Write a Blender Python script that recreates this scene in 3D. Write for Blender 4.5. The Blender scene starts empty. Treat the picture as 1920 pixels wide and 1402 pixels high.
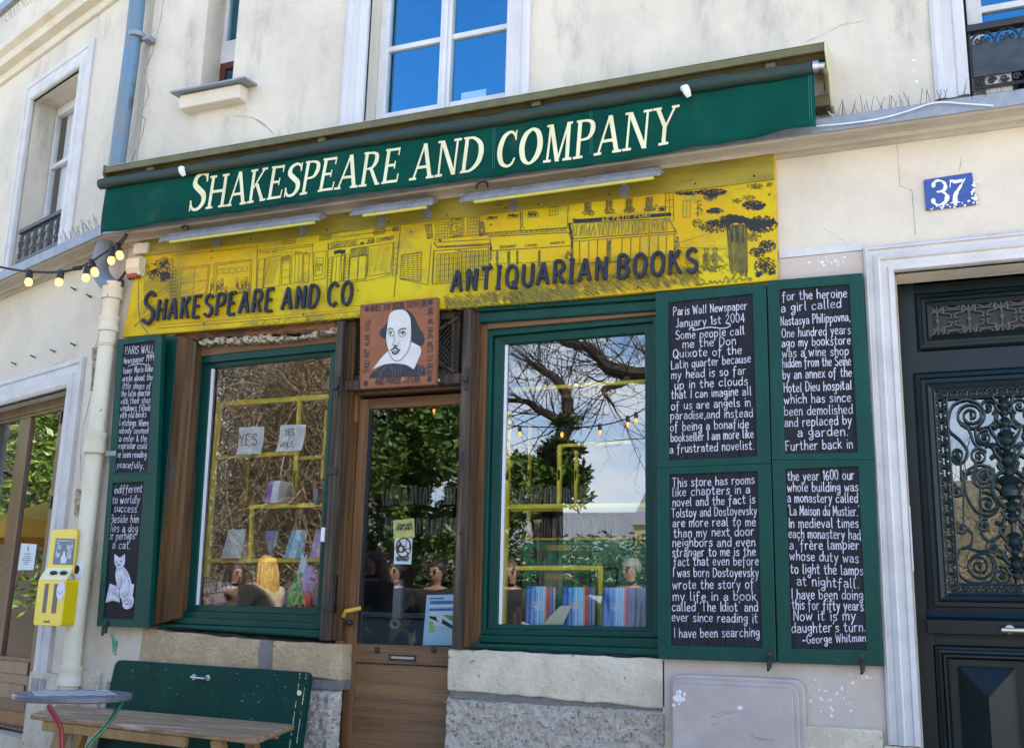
import bpy, bmesh, math, random
from mathutils import Vector, Matrix
R = random.Random(7)
SC = bpy.context.scene
COL = SC.collection
# ---------------------------------------------------------------- camera
FPX, YAW, PITCH, ROLL = 2009.37, -0.395887, 0.224290, 0.0250890
_f = Vector((math.sin(YAW)*math.cos(PITCH), math.cos(YAW)*math.cos(PITCH), math.sin(PITCH)))
_r = Vector((math.cos(YAW), -math.sin(YAW), 0.0)); _u = _r.cross(_f)
RGT = math.cos(ROLL)*_r + math.sin(ROLL)*_u
UP = -math.sin(ROLL)*_r + math.cos(ROLL)*_u
FWD = _f
CAM = Vector((0.0, -6.0, 1.12))
cd = bpy.data.cameras.new("camera"); co = bpy.data.objects.new("camera", cd); COL.objects.link(co)
cd.sensor_width = 36.0; cd.lens = FPX/1920.0*36.0; cd.clip_start = 0.05; cd.clip_end = 2000.0
M = Matrix((RGT, UP, -FWD)).transposed().to_4x4(); M.translation = CAM
co.matrix_world = M
SC.camera = co
# ---------------------------------------------------------------- world, sun, exposure
SUNV = Vector((0.55, 0.50, 0.80)).normalized()
W_ = bpy.data.worlds.new("World"); SC.world = W_; W_.use_nodes = True
nt = W_.node_tree; bg = nt.nodes["Background"]
sky = nt.nodes.new("ShaderNodeTexSky"); sky.sky_type = 'NISHITA'; sky.sun_disc = False
sky.sun_elevation = math.asin(SUNV.z); sky.sun_rotation = math.atan2(SUNV.x, SUNV.y)
sky.altitude = 50.0; sky.air_density = 1.0; sky.dust_density = 0.1; sky.ozone_density = 3.5
tc = nt.nodes.new("ShaderNodeTexCoord"); mp = nt.nodes.new("ShaderNodeMapping")
mp.inputs['Scale'].default_value = (1.0, 1.0, 2.4)
nz = nt.nodes.new("ShaderNodeTexNoise"); nz.inputs['Scale'].default_value = 6.5; nz.inputs['Detail'].default_value = 9.0
nz.inputs['Roughness'].default_value = 0.58
sep = nt.nodes.new("ShaderNodeSeparateXYZ")
mr = nt.nodes.new("ShaderNodeMapRange"); mr.inputs['From Min'].default_value = 0.26; mr.inputs['From Max'].default_value = 0.50
mr.inputs['To Min'].default_value = 0.115; mr.inputs['To Max'].default_value = -0.30
ad = nt.nodes.new("ShaderNodeMath"); ad.operation = 'ADD'
cr = nt.nodes.new("ShaderNodeValToRGB"); cr.color_ramp.elements[0].position = 0.50; cr.color_ramp.elements[1].position = 0.70
mx = nt.nodes.new("ShaderNodeMix"); mx.data_type = 'RGBA'
CLOUD = (6.3, 6.7, 7.4, 1.0)
mx.inputs[7].default_value = CLOUD
L = nt.links.new
L(tc.outputs['Generated'], mp.inputs['Vector']); L(mp.outputs[0], nz.inputs['Vector'])
L(tc.outputs['Generated'], sep.inputs[0]); L(sep.outputs['Z'], mr.inputs['Value'])
L(nz.outputs['Fac'], ad.inputs[0]); L(mr.outputs[0], ad.inputs[1]); L(ad.outputs[0], cr.inputs['Fac'])
L(cr.outputs['Color'], mx.inputs[0]); L(sky.outputs[0], mx.inputs[6]); L(mx.outputs[2], bg.inputs['Color'])
bg.inputs['Strength'].default_value = 0.12
sl = bpy.data.lights.new("sun", 'SUN'); sl.energy = 4.8; sl.angle = math.radians(0.5); sl.color = (1.0, 0.95, 0.87)
so = bpy.data.objects.new("sun", sl); COL.objects.link(so); so.rotation_euler = SUNV.to_track_quat('Z', 'Y').to_euler()
so.location = (4, 4, 14)
SC.view_settings.view_transform = 'Standard'; SC.view_settings.look = 'None'
SC.view_settings.exposure = 2.35; SC.view_settings.gamma = 1.0; SC.view_settings.use_curve_mapping = False

# ---------------------------------------------------------------- measuring: a photo pixel seen on a real plane of the place
ZM = {'A': (0, 0, 500/1402), 'B': (480, 0, 520/1823), 'C': (1000, 0, 500/1920), 'D': (1420, 0, 500/1402), 'E': (0, 440, 340/1036),
      'F': (0, 900, 340/950), '3': (200, 380, 500/1920), '4': (640, 280, 440/1920), '5': (1040, 260, 440/1920), 'G': (280, 600, 380/1665),
      'H': (280, 880, 380/1480), 'I': (620, 540, 300/1618), 'J': (620, 760, 300/1314), 'K': (600, 1040, 320/1239), 'L': (860, 560, 400/1649),
      'M': (860, 880, 400/1558), 'N': (1220, 500, 460/1612), 'O': (1220, 860, 460/1573), 'P': (1600, 400, 320/897), 'Q': (1600, 880, 320/859),
      'R': (0, 1160, 660/1920), 'S': (820, 1180, 900/1920), '': (0, 0, 1)}
def ray(px, py):
    return FWD + RGT*((px-960.0)/FPX) - UP*((py-701.0)/FPX)
def zz(k, x, y):
    o = ZM[k]; return o[0]+x*o[2], o[1]+y*o[2]
# two wall frames: (a along the wall to the right, b into the wall, c up)
class Fr:
    def __init__(s, o, ang):
        s.o = Vector((o[0], o[1], 0)); s.A = Vector((math.cos(ang), -math.sin(ang), 0)); s.B = Vector((math.sin(ang), math.cos(ang), 0))
    def w(s, a, b, c):
        return s.o + s.A*a + s.B*b + Vector((0, 0, c))
    def p(s, px, py, b=0.0):
        d = ray(px, py); t = (b - (CAM-s.o).dot(s.B))/d.dot(s.B); q = CAM + d*t
        return ((q-s.o).dot(s.A), q.z)
MAIN = Fr((0, 0), 0.0)
LEFT = Fr((-5.72, 0), math.radians(20))
def P(k, x, y, b=0.0, fr=MAIN):
    return fr.p(*zz(k, x, y), b)
def PQ(k, pts, b=0.0, fr=MAIN):
    return [P(k, x, y, b, fr) for x, y in pts]
def onz(px, py, z):
    d = ray(px, py); t = (z-CAM.z)/d.z; return CAM + d*t
def mirrored(px, py, d, g=0.12):
    """place across the street that is seen reflected in the shop glass at this pixel, d metres in front of the facade"""
    v = ray(px, py); t = (6+2*g+d)/v.y
    return Vector((v.x*t, -d, 1.12+v.z*t))

# ---------------------------------------------------------------- materials
def pbr(name, c, rough=0.6, c2=None, sc=6.0, lo=0.35, hi=0.65, bump=0.0, bsc=40.0, c3=None, s3=30.0, t3=0.66, st=(1, 1, 1), metal=0.0, spec=0.5,
        c4=None, s4=2.0, t4=0.55, w4=0.12, det=6.0, coat=0.0, st4=None):
    m = bpy.data.materials.new(name); m.use_nodes = True; n = m.node_tree; b = n.nodes['Principled BSDF']
    b.inputs['Roughness'].default_value = rough; b.inputs['Metallic'].default_value = metal; b.inputs['Specular IOR Level'].default_value = spec
    b.inputs['Coat Weight'].default_value = coat
    tc = n.nodes.new('ShaderNodeTexCoord'); mp = n.nodes.new('ShaderNodeMapping'); mp.inputs['Scale'].default_value = st
    n.links.new(tc.outputs['Object'], mp.inputs['Vector'])
    col = None
    mp4 = mp
    if st4: mp4 = n.nodes.new('ShaderNodeMapping'); mp4.inputs['Scale'].default_value = st4; n.links.new(tc.outputs['Object'], mp4.inputs['Vector'])
    def noise(scale, detail=det, rg=0.6, mp=mp):
        z = n.nodes.new('ShaderNodeTexNoise'); z.inputs['Scale'].default_value = scale; z.inputs['Detail'].default_value = detail
        z.inputs['Roughness'].default_value = rg
        n.links.new(mp.outputs[0], z.inputs['Vector']); return z
    def mix(prev, colr, fac):
        k = n.nodes.new('ShaderNodeMix'); k.data_type = 'RGBA'; n.links.new(fac, k.inputs[0])
        if prev is None: k.inputs[6].default_value = (*c, 1)
        else: n.links.new(prev, k.inputs[6])
        k.inputs[7].default_value = (*colr, 1); return k.outputs[2]
    def ramp(z, a, e):
        r = n.nodes.new('ShaderNodeMapRange'); r.interpolation_type = 'SMOOTHSTEP'
        r.inputs['From Min'].default_value = a; r.inputs['From Max'].default_value = e
        n.links.new(z.outputs['Fac'], r.inputs['Value']); return r.outputs[0]
    if c2: col = mix(col, c2, ramp(noise(sc), lo, hi))
    if c4: col = mix(col, c4, ramp(noise(s4, 8.0, 0.65, mp4), t4, t4+w4))
    if c3: col = mix(col, c3, ramp(noise(s3, 3.0, 0.5), t3, t3+0.035))
    if col is None: b.inputs['Base Color'].default_value = (*c, 1)
    else: n.links.new(col, b.inputs['Base Color'])
    if bump > 0:
        z = noise(bsc, 5.0); bp = n.nodes.new('ShaderNodeBump'); bp.inputs['Strength'].default_value = bump; bp.inputs['Distance'].default_value = 0.02
        n.links.new(z.outputs['Fac'], bp.inputs['Height']); n.links.new(bp.outputs[0], b.inputs['Normal'])
    return m
def glassm(name, ior=1.7, tint=(0.95, 0.97, 0.97), base=0.0, wob=0.0, refl=(1, 1, 1)):
    """window glass: only the outer face mirrors, so both panes of the double glazing count once"""
    m = bpy.data.materials.new(name); m.use_nodes = True; n = m.node_tree; n.nodes.remove(n.nodes['Principled BSDF'])
    out = n.nodes['Material Output']; t = n.nodes.new('ShaderNodeBsdfTransparent'); t.inputs[0].default_value = (*tint, 1)
    g = n.nodes.new('ShaderNodeBsdfGlossy'); g.inputs['Roughness'].default_value = 0.0; g.inputs['Color'].default_value = (*refl, 1)
    f = n.nodes.new('ShaderNodeFresnel'); f.inputs['IOR'].default_value = ior
    a = n.nodes.new('ShaderNodeMath'); a.operation = 'ADD'; a.inputs[1].default_value = base; a.use_clamp = True
    mixs = n.nodes.new('ShaderNodeMixShader')
    ge = n.nodes.new('ShaderNodeNewGeometry'); iv = n.nodes.new('ShaderNodeMath'); iv.operation = 'SUBTRACT'; iv.inputs[0].default_value = 1.0
    mu = n.nodes.new('ShaderNodeMath'); mu.operation = 'MULTIPLY'; n.links.new(ge.outputs['Backfacing'], iv.inputs[1]); n.links.new(iv.outputs[0], mu.inputs[1])
    n.links.new(f.outputs[0], a.inputs[0]); n.links.new(a.outputs[0], mu.inputs[0]); a = mu
    n.links.new(a.outputs[0], mixs.inputs[0]); n.links.new(t.outputs[0], mixs.inputs[1]); n.links.new(g.outputs[0], mixs.inputs[2])
    n.links.new(mixs.outputs[0], out.inputs[0])
    if wob > 0:
        tcn = n.nodes.new('ShaderNodeTexCoord'); z = n.nodes.new('ShaderNodeTexNoise'); z.inputs['Scale'].default_value = 1.6; z.inputs['Detail'].default_value = 1.0
        n.links.new(tcn.outputs['Object'], z.inputs['Vector']); bp = n.nodes.new('ShaderNodeBump'); bp.inputs['Strength'].default_value = wob; bp.inputs['Distance'].default_value = 0.02
        n.links.new(z.outputs['Fac'], bp.inputs['Height']); n.links.new(bp.outputs[0], g.inputs['Normal'])
    return m
def emis(name, c, s):
    m = bpy.data.materials.new(name); m.use_nodes = True; b = m.node_tree.nodes['Principled BSDF']
    b.inputs['Base Color'].default_value = (*c, 1); b.inputs['Emission Color'].default_value = (*c, 1); b.inputs['Emission Strength'].default_value = s
    return m
MT = {}
MT['plaster'] = pbr('cream_plaster', (.60, .53, .43), .9, (.50, .445, .37), 1.3, .36, .66, .5, 20, c4=(.30, .275, .24), s4=2.3, t4=.49, w4=.30, st4=(1.5, 1.5, .5), c3=(.34, .30, .25), s3=27, t3=.735)
MT['plaster_low'] = pbr('pale_plaster', (.61, .535, .435), .9, (.53, .465, .38), 2.0, .35, .7, .45, 24, c4=(.46, .35, .19), s4=1.8, t4=.53, w4=.25, st4=(1, 1, .7), c3=(.38, .33, .27), s3=22, t3=.73)
MT['plaster_pink'] = pbr('pinkish_beige_plaster', (.50, .42, .36), .9, (.43, .37, .32), 3, .35, .65, .25, 30, c3=(.72, .69, .66), s3=11, t3=.675)
MT['white_wood'] = pbr('weathered_white_paint', (0.544, 0.528, 0.528), .6, (0.464, 0.448, 0.448), 8, .4, .7, .2, 30, st=(1, 1, .12), c4=(0.352, 0.328, 0.312), s4=9, t4=.63, w4=.1)
MT['white_trim'] = pbr('white_lime_paint', (0.56, 0.536, 0.52), .75, (0.48, 0.46, 0.448), 5, .4, .7, .22, 24, c4=(0.36, 0.336, 0.32), s4=8, t4=.64, w4=.12)
MT['upvc'] = pbr('white_window_paint', (0.592, 0.584, 0.592), .4, (0.528, 0.52, 0.52), 6)
MT['cornice'] = pbr('grimy_stone_cornice', (.46, .40, .32), .9, (.36, .31, .245), 4, .35, .65, .35, 35, c4=(.20, .17, .13), s4=12, t4=.64, w4=.08, st=(.6, 1, 2))
MT['zinc'] = pbr('grey_zinc', (.26, .28, .31), .55, (.20, .215, .24), 9, bump=.1, metal=.3)
MT['stone'] = pbr('cut_limestone', (.46, .345, .205), .9, (.34, .25, .145), 5, .35, .65, .9, 34, c3=(.24, .18, .11), s3=30, t3=.66, c4=(.52, .44, .32), s4=5, t4=.54, w4=.15)
MT['stone_pale'] = pbr('pale_limestone', (.60, .525, .41), .9, (.48, .405, .30), 5, .36, .66, .8, 34, c3=(.30, .235, .16), s3=20, t3=.655, c4=(.45, .35, .21), s4=3.5, t4=.58, w4=.18)
MT['stone_rough'] = pbr('rough_hammered_stone', (.50, .435, .36), .95, (.36, .31, .26), 16, .35, .65, 1.0, 46, c3=(.20, .165, .135), s3=50, t3=.60)
MT['mortar'] = pbr('grey_mortar', (.185, .175, .165), .95, (.14, .135, .125), 20, bump=.5, bsc=60)
MT['green'] = pbr('dark_green_gloss_paint', (.0006, .042, .031), .36, (.0005, .033, .026), 5, bump=.06, bsc=60, st=(1, 1, .3), c3=(.06, .10, .09), s3=42, t3=.785, c4=(.0025, .050, .042), s4=2.6, t4=.54, w4=.25, st4=(2, 2, .5), spec=.22)
MT['green_worn'] = pbr('worn_green_paint', (.0008, .050, .037), .42, (.0007, .039, .030), 7, bump=.1, bsc=50, st=(1, 1, .3), c3=(.16, .18, .16), s3=36, t3=.75, c4=(.004, .058, .046), s4=3, t4=.55, w4=.2, spec=.2)
MT['green_panel'] = pbr('chipped_green_board_paint', (.0015, .040, .028), .6, (.0012, .030, .023), 4, bump=.05, bsc=50, c3=(.30, .30, .25), s3=60, t3=.70, spec=.15)
MT['slate'] = pbr('chalkboard_paint', (.0135, .0125, .017), .6, (.020, .019, .026), 4, bump=.06, bsc=60, st=(2.2, 1, .25), c4=(.032, .031, .038), s4=5, t4=.60, w4=.2, spec=.15)
MT['chalk'] = pbr('white_paint_lettering', (.56, .56, .63), .7, (.38, .38, .44), 16)
MT['old_wood'] = pbr('grey_weathered_oak', (.105, .078, .058), .85, (.040, .028, .021), 16, .32, .66, .6, 60, st=(1.6, 1.6, .07), c4=(.21, .175, .145), s4=14, t4=.60, w4=.1, spec=.2)
MT['brown_wood'] = pbr('brown_stained_oak', (.15, .070, .020), .65, (.045, .026, .013), 14, .32, .66, .5, 60, st=(1.6, 1.6, .07), c4=(.10, .085, .07), s4=11, t4=.60, w4=.12, spec=.25)
MT['brown_wood_h'] = pbr('brown_stained_oak_rail', (.17, .080, .030), .55, (.10, .046, .018), 12, .3, .7, .35, 60, st=(.09, 1.6, 1.6))
MT['door_wood'] = pbr('oiled_oak_door', (.21, .105, .040), .5, (.095, .046, .018), 9, .28, .72, .35, 60, st=(.10, 1.2, 2.1), c3=(.45, .38, .28), s3=30, t3=.735, c4=(.12, .065, .03), s4=3, t4=.55, w4=.2)
MT['door_stile'] = pbr('oiled_oak_stile', (.20, .090, .030), .5, (.10, .045, .016), 12, .3, .7, .35, 60, st=(1.6, 1.6, .08))
MT['new_wood'] = pbr('light_oak_batten', (0.289, 0.1403, 0.0467), .5, (0.221, 0.102, 0.034), 10, bump=.15, bsc=60, st=(1.6, 1.6, .1))
MT['rot'] = pbr('rotten_lintel_wood', (.21, .090, .030), .9, (.06, .032, .016), 12, .4, .6, 1.0, 30, st=(.25, 1, 1), c4=(.55, .50, .36), s4=7, t4=.60, w4=.05)
MT['yellow'] = pbr('yellow_varnished_signboard', (.54, .425, .008), .6, (.54, .325, .003), 1.3, .38, .62, .15, 40, c4=(.25, .22, .035), s4=3.2, t4=.46, w4=.26, st4=(.8, 1, 1.2), c3=(.14, .09, .008), s3=9, t3=.735, spec=.2)
MT['yellow_rail'] = pbr('olive_yellow_rail', (0.285, 0.2325, 0.015), .55, (0.2025, 0.1575, 0.0135), 5, .35, .65, .15, 40, st=(.4, 1, 2), c3=(0.09, 0.06, 0.015), s3=14, t3=.72)
MT['ink'] = pbr('dark_line_paint', (.075, .060, .010), .7, (.15, .12, .012), 14)
MT['ink2'] = pbr('faded_line_paint', (.20, .165, .016), .7)
MT['inkblack'] = pbr('black_blue_paint', (0.012, 0.012, 0.0144), .7)
MT['letter'] = pbr('slate_blue_letter_paint', (.026, .030, .052), .6, (.020, .023, .040), 14, spec=.2)
MT['awning'] = pbr('green_awning_canvas', (.0008, .058, .040), .8, (.0006, .040, .030), 2.5, .3, .7, .3, 16, c4=(.022, .066, .052), s4=3.0, t4=.55, w4=.25, st4=(1.5, 1, .8), spec=.1)
MT['roller'] = pbr('mossy_roller_canvas', (0.006, 0.0252, 0.024), .6, (0.018, 0.027, 0.0072), 3.5, .45, .65, .25, 70, st=(.35, 2, 2))
MT['hood'] = pbr('olive_hood_paint', (.120, .104, .036), .55, (.085, .075, .026), 6, bump=.06, bsc=40, c4=(.05, .045, .02), s4=5, t4=.58, w4=.2)
MT['hood_edge'] = pbr('pale_hood_edge', (.52, .48, .30), .6)
MT['cream'] = pbr('cream_lettering', (0.6776, 0.6688, 0.44), .8, (0.5984, 0.5632, 0.3344), 5)
MT['lampgrey'] = pbr('grey_lamp_housing', (.20, .20, .215), .5, (.15, .15, .16), 12, c4=(.10, .095, .09), s4=9, t4=.62, w4=.1)
MT['diffuser'] = pbr('lamp_tube_yellow_bounce', (.55, .49, .09), .4)  # yellow light thrown back by the signboard is painted into the tube colour
MT['iron'] = pbr('black_iron', (0.0108, 0.0108, 0.012), .5, (0.018, 0.018, 0.0192), 20)
MT['steel'] = pbr('galvanised_steel', (.5, .5, .5), .35, metal=.9)
MT['dgreen'] = pbr('blue_green_door_gloss', (.0015, .0085, .0115), .36, (.001, .006, .0085), 4, spec=.28, bump=.04, bsc=40, c3=(.07, .085, .085), s3=34, t3=.785)
MT['scroll'] = pbr('green_black_cast_iron', (0.0048, 0.018, 0.0198), .4, (0.0036, 0.0132, 0.015), 20)
MT['grillegrey'] = pbr('grey_cast_iron', (0.0595, 0.0595, 0.0574), .55)
MT['pipe'] = pbr('cream_pipe_paint', (.63, .575, .44), .55, (.55, .49, .36), 5, .35, .7, .15, 40, st=(1, 1, .5), c3=(.23, .21, .18), s3=26, t3=.70)
MT['pipeblue'] = pbr('blue_grey_zinc_pipe', (.10, .185, .27), .5, (.16, .175, .18), 5, .38, .62, .08, 30, st=(1, 1, .25), metal=.1, c4=(.07, .08, .09), s4=7, t4=.6, w4=.1)
MT['disp'] = pbr('yellow_enamel', (0.664, 0.48, 0.004), .3, coat=.3)
MT['disp_pale'] = pbr('pale_yellow_shelf', (.80, .70, .42), .35)
MT['dark'] = pbr('near_black', (0.0072, 0.0072, 0.0084), .5)
MT['paper'] = pbr('white_paper', (0.64, 0.648, 0.688), .8)
MT['pocket'] = pbr('dark_window_slot', (.05, .045, .06), .3)
MT['board_orange'] = pbr('rust_orange_board_paint', (0.259, 0.0875, 0.0266), .6, (0.196, 0.0616, 0.0182), 5, .35, .7, .1, 40, c3=(0.35, 0.189, 0.07), s3=5, t3=.70)
MT['face'] = pbr('off_white_paint', (0.578, 0.561, 0.5355), .7, (0.527, 0.51, 0.476), 8)
MT['navy'] = pbr('blue_black_paint', (0.0168, 0.018, 0.027), .65)
MT['blue'] = pbr('blue_enamel', (0.0135, 0.051, 0.2475), .3, (0.0112, 0.0413, 0.2025), 7, c3=(0.3375, 0.315, 0.3), s3=20, t3=.74, coat=.3)
MT['enwhite'] = pbr('white_enamel', (.70, .70, .68), .4, c3=(.10, .12, .25), s3=40, t3=.70)
MT['brownframe'] = pbr('mid_brown_joinery', (.15, .078, .045), .4, (.11, .055, .030), 10, st=(1.5, 1.5, .12), bump=.1, bsc=50, coat=.15)
MT['cabinet'] = pbr('grey_pink_cabinet_paint', (.42, .355, .325), .65, (.36, .30, .275), 5, bump=.1, bsc=30, c3=(.60, .57, .54), s3=13, t3=.775, c4=(.30, .25, .225), s4=3, t4=.58, w4=.2)
MT['bench'] = pbr('weathered_bench_slats', (.40, .24, .12), .8, (.19, .11, .055), 18, .3, .7, .5, 60, st=(.12, 2.4, 2.4), c4=(.50, .40, .29), s4=10, t4=.54, w4=.12)
MT['benchleg'] = pbr('warm_bench_timber', (.34, .185, .060), .6, (.25, .13, .04), 9, st=(1.5, 1.5, .15), bump=.15, bsc=50)
MT['tabletop'] = pbr('grey_enamel_tabletop', (0.116, 0.116, 0.132), .4, (0.088, 0.088, 0.1), 8, c3=(0.32, 0.296, 0.272), s3=24, t3=.72)
MT['white'] = pbr('white_paint', (0.646, 0.646, 0.663), .5)
MT['redp'] = pbr('red_paint', (0.224, 0.0084, 0.0084), .35)
MT['greenp'] = pbr('bright_green_paint', (0.0056, 0.105, 0.035), .35)
MT['shelf'] = pbr('yellow_shelf_paint', (0.64, 0.48, 0.024), .5)
MT['shelf_dim'] = pbr('mustard_shelf_edge', (.50, .33, .025), .5)
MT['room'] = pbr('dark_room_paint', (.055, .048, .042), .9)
MT['crate'] = pbr('green_metal_paint', (.003, .15, .055), .4, (.002, .10, .038), 6)
MT['glass'] = glassm('shop_glass', 2.35, wob=.010)
MT['glass_up'] = glassm('upstairs_glass', 3.6, refl=(.16, .62, 1.0), wob=.006)
MT['glass_door'] = glassm('door_glass', 2.1, wob=.012)
MT['bulb'] = emis('warm_bulb', (1.0, .42, .06), 1.5)
MT['rubber'] = pbr('black_rubber', (0.0072, 0.0072, 0.0078), .55)
# ---------------------------------------------------------------- mesh builder
def lerp(p, q, t): return (p[0]+(q[0]-p[0])*t, p[1]+(q[1]-p[1])*t)
class MB:
    def __init__(s, fr=MAIN): s.v = []; s.f = []; s.mi = []; s.fr = fr; s.m = 0
    def pt(s, a, b, c): s.v.append(s.fr.w(a, b, c)); return len(s.v)-1
    def wp(s, v): s.v.append(Vector(v)); return len(s.v)-1
    def face(s, *i): s.f.append(tuple(i)); s.mi.append(s.m)
    def loft(s, rings, caps=True, closed=True):
        n = len(rings[0]); e = n if closed else n-1
        for k in range(len(rings)-1):
            A, B = rings[k], rings[k+1]
            for i in range(e):
                j = (i+1) % n; s.face(A[i], A[j], B[j], B[i])
        if caps and n > 2:
            s.face(*reversed(rings[0])); s.face(*rings[-1])
    def prism(s, q, b0, b1):
        s.loft([[s.pt(a, b, c) for a, c in q] for b in (b0, b1)])
    def box(s, a0, a1, b0, b1, c0, c1):
        s.prism([(a0, c0), (a1, c0), (a1, c1), (a0, c1)], b0, b1)
    def ring(s, qo, qi, b0, b1, bi=None):
        n = len(qo); bi = b0 if bi is None else bi
        of = [s.pt(a, b0, c) for a, c in qo]; jf = [s.pt(a, bi, c) for a, c in qi]
        ob = [s.pt(a, b1, c) for a, c in qo]; jb = [s.pt(a, b1, c) for a, c in qi]
        for A, B in ((of, jf), (jf, jb), (jb, ob), (ob, of)):
            for i in range(n):
                j = (i+1) % n; s.face(A[i], A[j], B[j], B[i])
    def extr(s, prof, a0, a1):
        s.loft([[s.pt(a, b, c) for b, c in prof] for a in (a0, a1)])
    def tube(s, pts, r, n=6, caps=True):
        pts = [Vector(p) for p in pts]; m = len(pts); rr = r if isinstance(r, (list, tuple)) else [r]*m
        rings = []; prev = None
        for i in range(m):
            d = (pts[min(i+1, m-1)]-pts[max(i-1, 0)])
            if d.length < 1e-9: d = Vector((0, 0, 1))
            d.normalize()
            if prev is None:
                t = Vector((0, 0, 1)) if abs(d.z) < .9 else Vector((1, 0, 0)); x = d.cross(t).normalized()
            else:
                x = prev - d*prev.dot(d)
                x = x.normalized() if x.length > 1e-6 else d.orthogonal().normalized()
            prev = x; y = d.cross(x)
            rings.append([s.wp(pts[i]+(x*math.cos(2*math.pi*k/n)+y*math.sin(2*math.pi*k/n))*rr[i]) for k in range(n)])
        s.loft(rings, caps)
    def tube2(s, pts, b, r, n=6): s.tube([s.fr.w(a, b, c) for a, c in pts], r, n)
    def lathe(s, o, prof, n=20):
        o = Vector(o); s.loft([[s.wp(o+Vector((r*math.cos(2*math.pi*k/n), r*math.sin(2*math.pi*k/n), h))) for k in range(n)] for r, h in prof])
    def ball(s, o, rx, ry, rz, n=10, m=6):
        o = Vector(o); s.loft([[s.wp(o+Vector((rx*math.sin(t)*math.cos(2*math.pi*k/n), ry*math.sin(t)*math.sin(2*math.pi*k/n), -rz*math.cos(t)))) for k in range(n)] for t in [math.pi*(i+.04)/(m+.08) for i in range(m+1)]])
    def poly(s, q, b): s.face(*[s.pt(a, b, c) for a, c in q])
    def disc(s, a, c, r, b, n=12, ry=None):
        s.poly([(a+r*math.cos(2*math.pi*k/n), c+(ry or r)*math.sin(2*math.pi*k/n)) for k in range(n)], b)
    def ribbon(s, pts, w, b, cap=True, bf=None, th=0.0):
        """flat brush stroke of half width w (number or list) along pts in the wall plane"""
        p = [pts[0]]
        for q in pts[1:]:
            if abs(q[0]-p[-1][0])+abs(q[1]-p[-1][1]) > 1e-6: p.append(q)
        m = len(p)
        if m < 2: return
        if not isinstance(w, (list, tuple)):
            for i in range(1, m-1):
                ax, ay = p[i][0]-p[i-1][0], p[i][1]-p[i-1][1]; bx_, by_ = p[i+1][0]-p[i][0], p[i+1][1]-p[i][1]
                if ax*bx_+ay*by_ < .25*math.hypot(ax, ay)*math.hypot(bx_, by_):
                    s.ribbon(p[:i+1], w, b, cap, bf, th)
                    s.ribbon([lerp(p[i], p[i-1], 0)]+p[i+1:], w, b-.00035, cap, bf, th); return
        ww = w if isinstance(w, (list, tuple)) else [w]*m
        if len(ww) != m: ww = [ww[min(int(i*len(ww)/m), len(ww)-1)] for i in range(m)]
        Lf = []; Rt = []
        for i in range(m):
            x0, y0 = p[max(i-1, 0)]; x1, y1 = p[i]; x2, y2 = p[min(i+1, m-1)]
            d1 = (x1-x0, y1-y0); d2 = (x2-x1, y2-y1)
            l1 = math.hypot(*d1) or 1; l2 = math.hypot(*d2) or 1
            if i == 0: d = (d2[0]/l2, d2[1]/l2); k = 1
            elif i == m-1: d = (d1[0]/l1, d1[1]/l1); k = 1
            else:
                d = (d1[0]/l1+d2[0]/l2, d1[1]/l1+d2[1]/l2); l = math.hypot(*d)
                if l < 1e-6: d = (d2[0]/l2, d2[1]/l2); k = 1
                else:
                    d = (d[0]/l, d[1]/l); k = 1/max(.6, d[0]*d2[0]/l2+d[1]*d2[1]/l2)
            nx, ny = -d[1]*ww[i]*k, d[0]*ww[i]*k
            Lf.append((x1+nx, y1+ny)); Rt.append((x1-nx, y1-ny))
        def B(i, q):
            bb = b - i*0.00002
            return bb + (bf(q[0], q[1]) if bf else 0.0)
        li = [s.pt(q[0], B(i, q), q[1]) for i, q in enumerate(Lf)]; ri = [s.pt(q[0], B(i, q), q[1]) for i, q in enumerate(Rt)]
        for i in range(m-1): s.face(ri[i], ri[i+1], li[i+1], li[i])
        if th > 0:
            lb = [s.pt(q[0], b+th, q[1]) for q in Lf]; rb = [s.pt(q[0], b+th, q[1]) for q in Rt]
            for i in range(m-1): s.face(li[i], li[i+1], lb[i+1], lb[i]); s.face(ri[i+1], ri[i], rb[i], rb[i+1])
            s.face(li[0], lb[0], rb[0], ri[0]); s.face(ri[-1], rb[-1], lb[-1], li[-1])
        elif cap:
            for e, (q, l, r) in ((0, (p[0], li[0], ri[0])), (1, (p[-1], li[-1], ri[-1]))):
                i = 0 if e == 0 else m-1; o = p[1] if e == 0 else p[-2]
                dx, dy = q[0]-o[0], q[1]-o[1]; l_ = math.hypot(dx, dy) or 1; dx, dy = dx/l_*ww[i], dy/l_*ww[i]
                c0 = (q[0]+dx*.9-dy*.45, q[1]+dy*.9+dx*.45); c1 = (q[0]+dx*.9+dy*.45, q[1]+dy*.9-dx*.45)
                a1 = s.pt(c0[0], B(i, c0), c0[1]); a2 = s.pt(c1[0], B(i, c1), c1[1])
                if e == 0: s.face(r, l, a2, a1)
                else: s.face(l, r, a2, a1)
    def build(s, name, mat, parent=None, bevel=0.0, smooth=False, fix=True, seg=2):
        me = bpy.data.meshes.new(name)
        off = ROOT_LOC(parent) if parent else (sum((Vector(v) for v in s.v), Vector())/max(1, len(s.v)))
        if not parent: off = Vector((off.x, off.y, min(v.z for v in s.v)))
        me.from_pydata([tuple(v-off) for v in s.v], [], s.f)
        mats = mat if isinstance(mat, (list, tuple)) else [mat]
        for m in mats: me.materials.append(MT[m] if isinstance(m, str) else m)
        if any(s.mi): me.polygons.foreach_set('material_index', s.mi)
        if fix:
            bm = bmesh.new(); bm.from_mesh(me); bmesh.ops.recalc_face_normals(bm, faces=bm.faces); bm.to_mesh(me); bm.free()
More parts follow.
